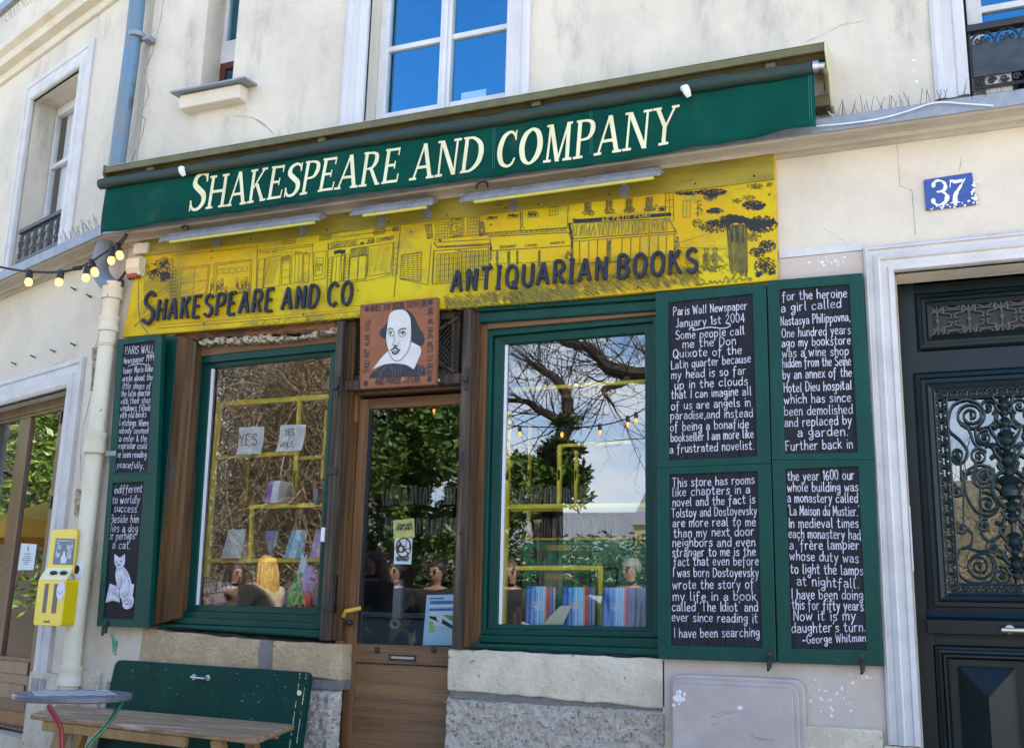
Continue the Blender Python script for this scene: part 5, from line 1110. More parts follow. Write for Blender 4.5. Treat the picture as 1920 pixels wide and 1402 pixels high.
for k, q, n in (('5', [(0, 1150), (1160, 1060), (1160, 1175), (0, 1295)], 700), ('4', [(830, 1200), (1920, 1105), (1920, 1212), (850, 1295)], 640), ('5', [(1000, 960), (1430, 930), (1430, 1080), (1000, 1120)], 90)):
    for i in range(n):
        u = R.random(); v = R.random(); p = uv(q, u, v); d = R.uniform(20, 46); ln(k, [p, (p[0]+d, p[1]+d*R.uniform(.6, .9))], .0013, D1)
        if R.random() < .5: ln(k, [p, (p[0]+d, p[1]-d*.6)], .0012, D2)
# upper left foliage, hatched ground, bottom moulding
for cx, cy, rx, ry, n in ((300, 480, 60, 50, 70), (400, 460, 60, 60, 110), (430, 430, 40, 40, 60), (380, 530, 90, 40, 90), (260, 480, 20, 30, 24)): leafs('3', cx, cy, rx, ry, n, D3 if n > 80 else D1, 1.0)
mass('3', [(300, 500), (350, 475), (370, 500), (340, 515)]); mass('3', [(385, 455), (420, 430), (445, 405), (440, 435), (410, 465)]); mass('3', [(380, 520), (420, 500), (460, 510), (450, 555), (400, 560)])
for i in range(40):
    x = R.uniform(180, 460); y = 820-(x-180)*.75+R.uniform(-40, 90); ln('3', [(x, y), (x+R.uniform(60, 150), y-R.uniform(40, 90))], .0013, D2)
for i in range(24): ln('3', [(270+i*8, 540+R.uniform(0, 20)), (268+i*8, 640+R.uniform(-20, 20))], .0016, D2)
ln('3', [(365, 905), (1250, 835), (1820, 780)], .002); ln('3', [(380, 880), (1240, 815), (1800, 765)], .0016, D2)
for i in range(150):
    u = R.random(); x = 950+u*880; y = 885-u*70+R.uniform(-22, 22); ln('3', [(x, y), (x+14, y-12)], .0016, D1 if i % 2 else D2)
ln('4', [(0, 1290), (640, 1245)], .0015, D2); ln('4', [(0, 640), (470, 560), (1490, 460)], .002, D2)
# screw heads
for k, x, y in (('3', 612, 315), ('3', 755, 398), ('3', 762, 345), ('3', 205, 887), ('3', 1415, 805), ('3', 700, 872), ('4', 570, 678), ('4', 865, 537), ('4', 388, 593), ('4', 1345, 480), ('4', 1225, 617), ('4', 1610, 448), ('4', 1435, 1212), ('5', 445, 457), ('5', 1150, 370), ('5', 830, 547), ('5', 1757, 457), ('5', 1632, 306), ('5', 680, 1217), ('3', 1040, 262), ('3', 1588, 197), ('4', 370, 728)):
    a, c = P(k, x, y, yS-.013); D3.disc(a, c, .007, yS-.0135, 8)
D1.build('line_drawing', 'ink', YS, fix=False); D2.build('faint_drawing', 'ink2', YS, fix=False); D3.build('dark_drawing', 'inkblack', YS, fix=False)
# raised letters, one mesh each word group member
def raised(word, k0, k1, h0, w, big=None):
    p0, p1 = P(k0[0], k0[1], k0[2], yS-.03), P(k1[0], k1[1], k1[2], yS-.03)
    adv = []; x = 0.0
    for i, ch in enumerate(word):
        if ch == ' ': x += 3.3; continue
        k = big if (i == 0 and big) else 1.0; adv.append((ch, x, k)); x += glyph(ch)[1]*k+3.0
    tot = x-3.0; d = (p1[0]-p0[0], p1[1]-p0[1])
    for ch, x0, k in adv:
        mb = MB(); n = 0; sy = h0/10*k
        for st in glyph(ch)[0]:
            q = [(p0[0]+d[0]*(x0+(x+y*.05)*k)/tot, p0[1]+d[1]*(x0+x*k)/tot+y*sy-(.10*h0 if k > 1 else 0)) for x, y in st]
            n += 1; mb.ribbon(q, w*k**.6, yS-.032-.0006*n, th=.019+.0006*n, cap=False)
        mb.build('raised_letter', 'letter', YS, fix=True, bevel=.0022, seg=1)
hs = P('3', 1130, 640, yS)[1]-P('3', 1130, 795, yS)[1]
raised('SHAKESPEARE AND CO', ('3', 245, 856), ('3', 1752, 727), hs*1.0, .0098, 1.50)
hs2 = P('5', 560, 962, yS)[1]-P('5', 560, 1140, yS)[1]
raised('ANTÏQUARÏAN BOOKS', ('4', 895, 1166), ('5', 1158, 1085), hs2*1.03, .0102)

# ---------------------------------------------------------------- three strip lamps over the signboard
def lamp(label, k0, k1, b=-.245, brs=()):
    (a0, c0), (a1, c1) = P(*k0, b), P(*k1, b); c1 = c0 = (c0+c1)/2
    t = thing('strip_lamp', label, 'lamp', ((a0+a1)/2, b, c0), 'strip lamps over the yellow signboard')
    prof = [(b, c0), (b+.002, c0+.03), (b+.018, c0+.062), (b+.05, c0+.085), (b+.11, c0+.094), (b+.115, c0+.085)]
    mb = MB(); mb.extr(prof+[(b+.11, c0+.076), (b+.012, c0+.008)], a0+.03, a1); mb.build('housing', 'lampgrey', t, bevel=.003)
    for a, s in ((a0+.029, -.03), (a1+.001, .02)):
        mb = MB(); mb.loft([[mb.pt(a, p, q) for p, q in prof], [mb.pt(a+s, b+.05+(p-b-.05)*.8, c0+.01+(q-c0-.01)*.7) for p, q in prof]]); mb.build('end_cap', 'lampgrey', t)
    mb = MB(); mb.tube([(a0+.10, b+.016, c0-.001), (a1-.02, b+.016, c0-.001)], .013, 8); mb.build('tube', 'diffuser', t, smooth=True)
    for kk in brs:
        a, c = P(*kk, -.06); mb = MB(); mb.extr([(-.056, c-.05), (-.062, c-.05), (-.064, c+.02), (b+.06, c0+.05), (b+.06, c0+.07), (-.056, c+.06)], a-.018, a+.018); mb.box(a-.03, a+.03, -.0605, -.0565, c-.055, c+.02); mb.ball((a, -.064, c-.02), .009, .006, .009, 7, 4); mb.build('bracket', 'lampgrey', t, bevel=.002)
lamp('longer grey strip lamp above the left end of the yellow signboard', ('', 296, 450), ('', 592, 419), brs=(('3', 795, 270), ('3', 1410, 190)))
lamp('shortest grey strip lamp between two longer ones above signboard', ('4', 62, 537), ('4', 712, 470), brs=(('4', 325, 580), ('4', 700, 520)))
lamp('longest grey strip lamp above the word ANTIQUARIAN', ('4', 962, 422), ('5', 832, 320), brs=(('4', 1405, 440), ('5', 565, 410)))
# lamp cable loops
for i, (k, pts) in enumerate((('4', [(1100, 325), (1115, 285), (1150, 268), (1190, 275), (1198, 312)]), ('3', [(540, 190), (550, 170), (575, 168), (590, 190)]))):
    q = PQ(k, pts, -.2); mb = MB(); mb.tube([(a, -.2, c) for a, c in crom(q, 5)], .006, 6); o = mb.build('cable', 'rubber', smooth=True); tag(o, ('black cable loop rising from longest grey strip lamp', 'small black cable loop on the left grey strip lamp')[i], 'cable')

# ---------------------------------------------------------------- portrait board over the door
yP = -.10
q = [P('I', 300, 172, yP), P('I', 1082, 92, yP), P('I', 1060, 975, yP), P('I', 300, 1022, yP)]
t = thing('portrait_board', 'rust orange square board with painted bald man in white collar', 'sign', (q[3][0], yP, q[3][1]))
mb = MB(); mb.prism(q, yP, yP+.035); mb.build('board', 'board_orange', t, bevel=.004)
mb = MB(); mb.ring(q, inset(q, .012), yP-.004, yP+.002); mb.build('rim', pbr('rust_brown_rim', (.20, .065, .02), .6), t, bevel=.002)
F_ = MB(); N_ = MB(); S_ = MB(); yy = yP-.0015
def pg(mbx, pts, lay, sm=True):
    p = PQ('I', pts, yy); p = crom(p+[p[0]], 5)[:-1] if sm else p; mbx.poly(p, yy-.0012*lay)
pg(N_, [(580, 330), (545, 385), (498, 440), (500, 480), (540, 508), (590, 500), (600, 400)], 1)
pg(N_, [(715, 222), (790, 232), (850, 300), (895, 400), (935, 460), (950, 530), (930, 575), (880, 578), (830, 540), (800, 450), (790, 330)], 1)
pg(F_, [(425, 822), (425, 822), (520, 700), (590, 630), (590, 630), (700, 680), (812, 545), (812, 545), (900, 590), (916, 650), (880, 740), (842, 822), (842, 822), (760, 775), (640, 762), (540, 775), (425, 822)], 2, True)
pg(F_, [(585, 320), (610, 250), (690, 220), (760, 235), (805, 300), (815, 400), (812, 520), (790, 620), (740, 700), (680, 736), (630, 715), (590, 640), (565, 520), (572, 420)], 3)
pg(N_, [(392, 912), (398, 880), (450, 835), (545, 772), (640, 765), (760, 780), (840, 826), (868, 770), (955, 800), (955, 880), (955, 884), (700, 895), (392, 912)], 2, False)
def pl2(pts, w, mbx=N_, lay=5): mbx.ribbon(crom(PQ('I', pts, yy), 5), w, yy-.0012*lay, cap=True)
for pts, w in (([(585, 425), (605, 410), (635, 415)], .0035), ([(685, 445), (720, 415), (765, 412)], .0038), ([(583, 455), (605, 435), (640, 440), (650, 462)], .0020), ([(590, 470), (620, 490), (650, 470)], .0018), ([(690, 470), (720, 440), (755, 448), (765, 465)], .0022), ([(695, 480), (730, 495), (765, 470)], .0018), ([(640, 480), (650, 530), (630, 575), (650, 585)], .0014), ([(650, 590), (660, 580), (675, 590)], .002),
               ([(610, 632), (640, 615), (657, 580), (675, 615), (705, 632)], .0042), ([(620, 625), (655, 610), (690, 622)], .004), ([(625, 645), (660, 640), (695, 640)], .003), ([(630, 655), (655, 668), (685, 650)], .0055), ([(560, 520), (575, 600), (620, 705), (680, 738), (740, 702), (795, 620), (812, 540)], .0017), ([(700, 555), (690, 575), (675, 590)], .0014)): pl2(pts, w)
for x, y, r in ((612, 457, .0085), (734, 456, .0095)):
    a, c = P('I', x, y, yy); N_.disc(a, c, r, yy-.0068, 12)
for pts in ([(620, 770), (640, 890)], [(725, 775), (705, 890)], [(500, 905), (510, 840), (560, 785)], [(515, 905), (525, 845), (575, 790)], [(655, 790), (660, 890)], [(690, 790), (685, 890)], [(900, 800), (890, 885)], [(935, 805), (910, 885)], [(450, 840), (500, 850)], [(590, 790), (630, 830)], [(880, 790), (940, 830)]): pl2(pts, .0009, S_, 5)
for x, y in ((368, 214), (1008, 146), (998, 922), (357, 964)):
    a, c = P('I', x, y, yy); N_.disc(a, c, .0185, yy-.001, 14)
T_ = MB(); text(T_, 'WHILE THY BOOKE DOTH LIVE', P('I', 400, 240, yy), P('I', 980, 182, yy), .046, .0024, yy-.001, gap=1.0); text(T_, 'AND PRAISE TO GIVE', P('I', 450, 982, yy), P('I', 912, 950, yy), .044, .0024, yy-.001, gap=1.0)
def vtext(s, p0, p1, h, w, right):
    m2 = MB(); L_ = math.hypot(p1[0]-p0[0], p1[1]-p0[1]); text(m2, s, (0, 0), (L_, 0), h, w, yy-.001, gap=1.0)
    u = ((p1[0]-p0[0])/L_, (p1[1]-p0[1])/L_); n_ = (-u[1], u[0]); base = len(T_.v)
    for v in m2.v: T_.v.append(Vector((p0[0]+u[0]*v.x+n_[0]*v.z, v.y, p0[1]+u[1]*v.x+n_[1]*v.z)))
    for f in m2.f: T_.face(*[i+base for i in f])
vtext('THOU ART ALIVE STILL', P('I', 385, 860, yy), P('I', 400, 310, yy), .036, .0022, False); vtext('AND WE HAVE WITS TO READ', P('I', 985, 195, yy), P('I', 975, 890, yy), .036, .0022, True)
F_.build('painted_face', 'face', t, fix=False); N_.build('painted_hair_and_coat', 'navy', t, fix=False); S_.build('coat_lines', 'lampgrey', t, fix=False); T_.build('lettering', 'navy', t, fix=False)
mb = MB(); a, c = P('I', 1095, 933, -.01); mb.ball((a, -.012, c), .010, .01, .012); o = mb.build('hook', 'steel', tf)

# ---------------------------------------------------------------- chalkboard shutters
def shutter(label, y, outer, pan, mids, writing, hooks, slat=3, jit=.35):
    t = thing('chalkboard_shutter', label, 'shutter', (mid(outer[2][0], outer[3][0]), y, outer[3][1]), 'green shutters with painted chalkboard panels')
    m0, m1 = mids
    for q, p in (([outer[0], outer[1], m1, m0], pan[0]), ([m0, m1, outer[2], outer[3]], pan[1])):
        mb = MB(); mb.ring(q, p, y, y+.045, y+.001); mb.build('frame', 'green_worn', t, bevel=.004)
        e = inset(p, -.004); mb = MB(); n = slat
        for i in range(n):
            u0, u1 = i/n+(.0025 if i else 0), (i+1)/n-(.0025 if i < n-1 else 0); mb.prism([uv(e, u0, 0), uv(e, u1, 0), uv(e, u1, 1), uv(e, u0, 1)], y+.013, y+.035)
        mb.build('chalkboard', 'slate', t, bevel=.0012, seg=1)
    mb = MB()
    for k, L_, h in writing:
        for s, x0, y0, x1, y1 in L_:
            w = h
            text(mb, s, P(k, x0, y0, y+.0115), P(k, x1, y1, y+.0115), h, .0023 if h > .048 else .0021, y+.0115, jit=jit, gap=1.9)
    mb.build('lettering', 'chalk', t, fix=False)
    for k, x, yy_ in hooks:
        a, c = P(k, x, yy_, y-.02); mb = MB(); mb.box(a-.012, a+.012, y-.012, y+.004, c-.04, c+.045); mb.tube([(a, y-.01, c+.02), (a+.004, y-.035, c), (a, y-.03, c-.045), (a-.006, y-.015, c-.05)], .009, 6); mb.build('hook', 'iron', t, bevel=.002)
    return t
ys = -.065
s1o = [P('N', 30, 170, ys), P('N', 757, 112, ys), P('O', 806, 1305, ys), P('O', 45, 1280, ys)]
s1p = [[P('N', x, y, ys) for x, y in ((115, 236), (668, 178), (697, 1243), (120, 1270))], [P('O', x, y, ys) for x, y in ((118, 100), (684, 80), (712, 1208), (130, 1194))]]
W1 = [("Paris Wall Newspaper", 148, 322, 632, 280), ("January 1st 2004", 165, 400, 618, 362), ("Some people call", 165, 480, 615, 445), ("me the Don", 210, 535, 558, 512), ("Quixote of the", 148, 600, 597, 572), ("Latin quarter because", 135, 672, 657, 628), ("my head is so far", 135, 738, 625, 706), ("up in the clouds", 157, 805, 637, 775), ("that I can imagine all", 135, 868, 660, 842), ("of us are angels in", 135, 940, 655, 915), ("paradise,and instead", 130, 1005, 670, 985), ("of being a bonafide", 128, 1080, 642, 1058), ("bookseller I am more like", 132, 1152, 675, 1122), ("a frustrated novelist.", 125, 1225, 678, 1198)]
W1b = [("This store has rooms", 140, 180, 665, 158), ("like chapters in a", 138, 240, 635, 220), ("novel and the fact is", 140, 305, 668, 285), ("Tolstoy and Dostoyevsky", 135, 375, 680, 355), ("are more real to me", 140, 435, 672, 428), ("than my next door", 148, 502, 662, 490), ("neighbors and even", 140, 562, 668, 560), ("stranger to me is the", 138, 625, 672, 620), ("fact that even before", 148, 685, 692, 680), ("I was born Dostoyevsky", 142, 755, 692, 755), ("wrote the story of", 140, 833, 662, 828), ("my life in a book", 142, 908, 677, 905), ("called 'The Idiot' and", 137, 975, 687, 978), ("ever since reading it", 135, 1038, 685, 1050), ("I have been searching", 150, 1145, 697, 1138)]
sh1 = shutter('green shutter with writing that begins Paris Wall Newspaper January 1st 2004', ys, s1o, s1p, (P('N', 40, 1320, ys), P('N', 790, 1290, ys)), [('N', W1, .051), ('O', W1b, .050)], [('O', 757, 1290)], 5)
m2 = MB(); m2.ribbon(crom(PQ('N', [(255, 415), (262, 402), (285, 405), (280, 418), (320, 410), (390, 398), (470, 405), (515, 395), (522, 378), (505, 376)], ys+.0115), 5), .003, ys+.0108); m2.build('flourish', 'chalk', sh1, fix=False)
ys2 = -.060
s2o = [P('N', 765, 92, ys2), P('N', 1392, 40, ys2), P('O', 1490, 1328, ys2), P('O', 816, 1305, ys2)]
s2p = [[P('N', x, y, ys2) for x, y in ((845, 150), (1303, 115), (1358, 1218), (883, 1226))], [P('O', x, y, ys2) for x, y in ((862, 66), (1330, 48), (1385, 1222), (903, 1214))]]
W2 = [("for the heroine", 865, 222, 1290, 200), ("a girl called", 857, 300, 1250, 268), ("Nastasya Philippovna,", 855, 388, 1310, 355), ("One hundred years", 862, 465, 1313, 440), ("ago my bookstore", 862, 530, 1313, 508), ("was a wine shop", 865, 595, 1300, 580), ("hidden from the Seine", 867, 662, 1315, 648), ("by an annex of the", 868, 738, 1320, 720), ("Hotel Dieu hospital", 875, 825, 1320, 806), ("which has since", 878, 900, 1315, 885), ("been demolished", 878, 978, 1325, 965), ("and replaced by", 880, 1052, 1320, 1035), ("a garden.", 965, 1118, 1295, 1108), ("Further back in", 888, 1208, 1327, 1190)]
W2b = [("the year 1600 our", 878, 138, 1305, 132), ("whole building was", 877, 210, 1330, 208), ("a monastery called", 877, 278, 1327, 280), ("'La Maison du Mustier.'", 883, 360, 1338, 365), ("In medieval times", 885, 440, 1332, 440), ("each monastery had", 885, 505, 1345, 515), ("a 'frère lampier'", 890, 580, 1350, 580), ("whose duty was", 892, 648, 1332, 665), ("to light the lamps", 897, 732, 1362, 745), ("at nightfall.", 938, 810, 1330, 830), ("I have been doing", 903, 897, 1360, 900), ("this for fifty years.", 907, 962, 1375, 972), ("Now it is my", 915, 1035, 1312, 1035), ("daughter's turn.", 905, 1115, 1375, 1105)]
W2c = [("~George Whitman", 975, 1183, 1378, 1168)]
shutter('green shutter with writing that begins for the heroine a girl called', ys2, s2o, s2p, (P('N', 795, 1268, ys2), P('N', 1470, 1268, ys2)), [('N', W2, .053), ('O', W2b, .052), ('O', W2c, .042)], [('O', 1355, 1310)], 4)
ys3 = -.10
s3o = [P('E', 670, 598, ys3), P('E', 925, 566, ys3), P('F', 778, 772, ys3), P('F', 505, 764, ys3)]
s3p = [[P('E', x, y, ys3) for x, y in ((705, 628), (883, 604), (838, 1352), (657, 1362))], [P('F', x, y, ys3) for x, y in ((590, 16), (752, 8), (699, 728), (537, 722))]]
W3 = [("PARIS WALL", 713, 685, 878, 672), ("Newspaper 1999", 703, 738, 877, 718), ("Rainer Maria Rilke", 698, 795, 872, 780), ("wrote about the", 695, 838, 870, 830), ("little shops of", 690, 880, 860, 880), ("the latin quarter", 690, 925, 858, 918), ("with their shop", 685, 968, 858, 960), ("windows filled", 682, 1005, 855, 1005), ("with old books", 680, 1048, 835, 1042), ("& etchings. Where", 677, 1090, 848, 1092), ("nobody seemed", 672, 1135, 845, 1135), ("to enter & the", 670, 1180, 838, 1180), ("proprietor could", 667, 1222, 837, 1222), ("be seen reading", 665, 1272, 835, 1272), ("peacefully,", 668, 1330, 820, 1335)]
W3b = [("indifferent", 597, 70, 743, 62), ("to worldly", 587, 122, 730, 120), ("success.", 597, 165, 723, 168), ("Beside him", 578, 222, 725, 222), ("lies a dog", 577, 268, 720, 272), ("or perhaps", 570, 310, 705, 308), ("a cat.", 587, 358, 682, 358)]
sh3 = shutter('narrow green shutter with white cat painted below its chalkboard writing', ys3, s3o, s3p, (P('F', 568, -30, ys3), P('F', 822, -38, ys3)), [('E', W3[:1], .056), ('E', W3[1:], .047), ('F', W3b, .056)], [('F', 545, 770)], 2)
m2 = MB(); m2.ribbon(crom(PQ('E', [(735, 755), (745, 745), (800, 738), (840, 742), (850, 735)], ys3+.0115), 5), .0026, ys3+.0108); m2.build('flourish', 'chalk', sh3, fix=False)
# painted cat on an open book
yc = ys3+.0115
Wm, Lm = MB(), MB()
def cp(mbx, pts, lay, sm=True):
    p = PQ('F', pts, yc); p = crom(p+[p[0]], 5)[:-1] if sm else p; mbx.poly(p, yc-.0009*lay)
def cl(pts, w, lay=5): Lm.ribbon(crom(PQ('F', pts, yc), 5), w, yc-.0009*lay)
cp(Wm, [(575, 540), (625, 560), (628, 640), (590, 630), (552, 642)], 0, False); cp(Wm, [(630, 560), (660, 540), (703, 545), (690, 650), (640, 640)], 0.6, False)
cp(Wm, [(602, 385), (602, 385), (622, 402), (635, 402), (655, 385), (655, 385), (655, 430), (640, 460), (622, 464), (606, 448), (600, 425)], 2)
cp(Wm, [(610, 455), (645, 452), (675, 490), (690, 550), (690, 610), (660, 625), (628, 615), (612, 612), (606, 590), (612, 545), (605, 500)], 1.4)
cp(Wm, [(690, 590), (703, 630), (690, 665), (660, 674), (642, 655), (648, 635), (662, 650), (680, 645), (684, 615)], 2.4)
for pts, w in (([(612, 460), (625, 466), (645, 456)], .0012), ([(650, 470), (680, 540), (668, 600), (640, 612)], .0012), ([(640, 500), (632, 560), (622, 605)], .0012), ([(606, 590), (618, 612), (630, 600)], .0013), ([(640, 590), (655, 610)], .0013), ([(555, 640), (590, 628), (626, 640)], .0012), ([(640, 642), (665, 630), (688, 648)], .0014), ([(628, 560), (628, 640)], .0012), ([(620, 445), (624, 440), (630, 445)], .0022), ([(575, 560), (600, 600)], .0008), ([(590, 560), (610, 610)], .0008), ([(645, 632), (668, 620), (690, 632)], .001)): cl(pts, w)
for x, y in ((612, 428), (636, 426)):
    a, c = P('F', x, y, yc); Lm.disc(a, c, .008, yc-.005, 8, .005)
a, c = P('F', 623, 441, yc); Lm.disc(a, c, .006, yc-.005, 8)
Wm.build('painted_cat', 'chalk', sh3, fix=False); Lm.build('cat_outline', 'navy', sh3, fix=False)
# ---------------------------------------------------------------- neighbouring front on the left, turned away by twenty degrees
NB = thing('neighbouring_building', 'pale plastered building with brown glazed door left of the drainpipe', 'building', tuple(LEFT.w(-1.5, 0, 0)))
def PL(k, x, y, b=0.0): return P(k, x, y, b, LEFT)
# window with deep reveal
wl0, wl1 = mid(PL('A', 180, 520)[0], PL('A', 85, 1200)[0]), mid(PL('A', 450, 350)[0], PL('A', 330, 1130)[0])
wlt = mid(PL('A', 195, 515)[1], PL('A', 455, 345)[1]); wlb = 4.02
dl1 = mid(PL('E', 412, 870)[0], PL('F', 300, 100)[0]); dlt = mid(PL('E', 10, 990)[1], PL('E', 410, 860)[1])
wL = (wl0, wl1, wlb, wlt); wLd = (dl1-1.9, dl1, 0.18, dlt)
mb = MB(LEFT); wall_holes(mb, -3.5, .03, 3.80, WALLT, [wL], .28); mb.build('wall', 'plaster', NB, fix=False)
mb = MB(LEFT); wall_holes(mb, -3.5, .03, 0.0, 3.80, [wLd], .25); mb.build('wall', 'plaster_low', NB, fix=False)
mb = MB(LEFT); mb.box(-3.54, -3.5, .0, 6, 0, WALLT); mb.box(-3.5, -2.0, 5.9, 6, 0, WALLT); mb.build('side_wall', 'plaster', NB)
mb = MB(LEFT); mb.box(-3.54, -.02, -.05, 6, WALLT+.002, WALLT+.1); mb.build('roof', 'zinc', NB)
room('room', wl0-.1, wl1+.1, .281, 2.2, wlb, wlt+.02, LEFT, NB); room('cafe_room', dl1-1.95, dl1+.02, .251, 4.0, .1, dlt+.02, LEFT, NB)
cornice(LEFT, -3.5, .05, NB)
# string course higher up
zc = mid(PL('A', 0, 350)[1], PL('A', 520, -60)[1])
zc = PL('A', 300, 130, -.1)[1]
mb = MB(LEFT); mb.extr([(0, zc-.10), (-.03, zc-.09), (-.035, zc-.02), (-.11, zc+.0), (-.12, zc+.07), (-.18, zc+.10), (-.18, zc+.17), (0, zc+.22)], -3.5, -.04); mb.build('string_course', 'plaster_low', NB, bevel=.006)
# surround, frame and panes
so_l, so_r = mid(PL('A', 158, 455)[0], PL('A', 40, 1290)[0]), mid(PL('A', 520, 200)[0], PL('A', 375, 1200)[0])
surround('window_surround', wL, so_l, so_r, mid(PL('A', 158, 455)[1], PL('A', 500, 205)[1]), wlb, NB, LEFT, 'white_trim')
bl_ = .22
m_ = P('A', 275, 700, bl_, LEFT)[0]
q0 = mid(PL('A', 300, 595, bl_)[0], PL('A', 205, 1165, bl_)[0])
upright('upper_window', (q0-.05, wl1+.12, wlb, wlt), bl_, 1, [mid(PL('A', 275, 870, bl_)[1], PL('A', 365, 825, bl_)[1])], NB, frame=.085, fr=LEFT, glass='glass_door')
mb = MB(LEFT); mb.box(wl0, q0-.051, bl_-.01, bl_+.05, wlb, wlt); mb.build('window_casing', 'upvc', NB, bevel=.004)
mb = MB(LEFT); mb.box(wl0+.1, wl1, bl_+.07, bl_+.08, wlb, wlt); mb.build('curtain', pbr('pale_grey_curtain', (.72, .74, .76), .9, (.58, .60, .63), 4, st=(6, 6, .2)), NB)
# cast iron guard
g0, gt_ = PL('A', 112, 1225, .02); g1 = PL('A', 328, 1120, .02)[0]; gb_ = PL('A', 105, 1385, .02)[1]
t = thing('window_railing', 'small dark cast iron window guard beside the drainpipe', 'railing', tuple(LEFT.w((g0+g1)/2, .02, gb_)))
mb = MB(LEFT); mb.box(g0, wl1-.003, -.005, .05, gt_-.02, gt_+.02); mb.build('handrail', 'iron', t, bevel=.006)
mb = MB(LEFT); nb_ = 6
for i in range(nb_+1):
    a = g0+.02+(wl1-g0-.04)*i/nb_; mb.tube2([(a, gb_), (a, gt_)], .02, .009, 6)
    for z_, r_ in ((.25, .022), (.45, .016), (.62, .026), (.8, .016)): mb.ball(LEFT.w(a, .02, gb_+(gt_-gb_)*z_), r_, r_, r_*1.3, 7, 4)
    if i < nb_:
        d = (wl1-g0-.04)/nb_
        for z_ in (.2, .5, .8): mb.tube2([(a+d*.5+d*.3*math.cos(k), gb_+(gt_-gb_)*z_+.045*math.sin(k)) for k in [j*math.pi/5 for j in range(11)]], .02, .006, 5)
mb.box(g0, wl1-.003, .0, .04, gb_-.0, gb_+.025); mb.build('balusters', 'grillegrey', t, smooth=True)
# door with brown joinery
sd = mid(PL('E', 515, 705)[0], PL('E', 395, 1390)[0]); sdt = mid(PL('E', 10, 840)[1], PL('E', 470, 712)[1])
mb = MB(LEFT); pr = [(0, .02), (0, -.03), (.18, -.035), (.22, -.02), (.5, -.03), (.56, -.045), (.9, -.045), (1, -.03), (1, .03)]
wd_ = sd-dl1
rr = [[mb.pt(a, b, c) for a, c in [(wLd[0]-wd_*(1-f), .15), (wLd[0]-wd_*(1-f), dlt+(sdt-dlt)*(1-f)), (dl1+wd_*(1-f), dlt+(sdt-dlt)*(1-f)), (dl1+wd_*(1-f), .55)]] for f, b in pr]
mb.loft(rr, caps=False, closed=False); mb.build('door_surround', 'white_trim', NB, fix=False)
mb = MB(LEFT); mb.box(dl1-.01, -.16, -.055, .02, 0, .66); mb.build('plinth', 'stone_pale', NB, bevel=.012)
mb = MB(LEFT); mb.box(dl1+.05, dl1+.16, -.062, -.05, .50, .62); mb.box(dl1+.19, dl1+.27, -.062, -.05, .50, .62); mb.build('wall_vent', 'zinc', NB, bevel=.004)
db_ = .12
ftop = PL('E', 400, 915, db_)[1]
qd = [(wLd[0], dlt), (dl1, dlt), (dl1, .20), (wLd[0], .20)]
mb = MB(LEFT); mb.ring(qd, inset(qd, .07, .08, .07, .02), db_, db_+.08); gd = mb.build('glazed_door', 'brownframe', NB, bevel=.005)
gx1 = mid(PL('E', 340, 1000, db_)[0], PL('F', 212, 450, db_)[0]); gx0 = mid(PL('E', 178, 1035, db_)[0], PL('F', 95, 100, db_)[0]); gz1 = mid(PL('E', 340, 1000, db_)[1], PL('E', 180, 1035, db_)[1]); gz0 = mid(PL('F', 135, 930, db_)[1], PL('F', 20, 918, db_)[1])
gxa = mid(PL('E', 110, 1045, db_)[0], PL('F', 48, 60, db_)[0])
L0 = wLd[0]+.07
mb = MB(LEFT); mb.box(gx1, dl1-.071, db_+.006, db_+.06, .22, gz1); mb.box(gxa, gx0, db_+.006, db_+.06, gz0, gz1); mb.box(L0, dl1-.071, db_+.006, db_+.06, gz1, dlt-.081); mb.box(L0, gx1, db_+.006, db_+.06, .22, gz0); mb.build('stiles', 'brownframe', gd, bevel=.005)
mb = MB(LEFT); mb.box(gxa+.10, gx1-.03, db_-.004, db_+.006, .42, gz0-.20); mb.box(gxa+.0, gx1-.0, db_-.006, db_+.006, gz0-.13, gz0-.03); mb.build('panel', 'brownframe', gd, bevel=.006)
mb = MB(LEFT); mb.box(L0, dl1-.075, db_-.008, db_+.006, .24, .33); mb.build('kick_rail', 'new_wood', gd, bevel=.004)
mb = MB(LEFT); mb.box(L0, gxa+.002, db_+.03, db_+.036, gz0-.01, gz1+.01); mb.box(gx0-.002, gx1+.002, db_+.03, db_+.036, gz0-.01, gz1+.01); mb.build('pane', glassm('cafe_glass', 1.75, base=.06), gd)
mb = MB(LEFT)
for z_ in (PL('E', 360, 1040, db_)[1], PL('F', 270, 115, db_)[1]): mb.box(gx1+.035, gx1+.06, db_-.006, db_+.006, z_-.05, z_+.05)
mb.build('hinge', 'iron', gd)
# notice in the glass
q = [PL('F', x, y, db_+.024) for x, y in ((112, 330), (192, 335), (175, 470), (92, 470))]
t = thing('notice', 'white printed notice taped inside the brown glazed door', 'notice', tuple(LEFT.w(q[3][0], db_+.02, q[3][1])))
mb = MB(LEFT); mb.prism(q, db_+.024, db_+.027); mb.build('sheet', 'paper', t)
mb = MB(LEFT); mb.ribbon([uv(q, .5, .12), uv(q, .5, .24)], .008, db_+.022)
for i, l in enumerate((.4, .3, .5, .6, .35, .2)): mb.ribbon([uv(q, .5-l/2, .38+i*.08), uv(q, .5+l/2, .38+i*.08)], .0022, db_+.022)
mb.build('print', 'navy', t, fix=False)
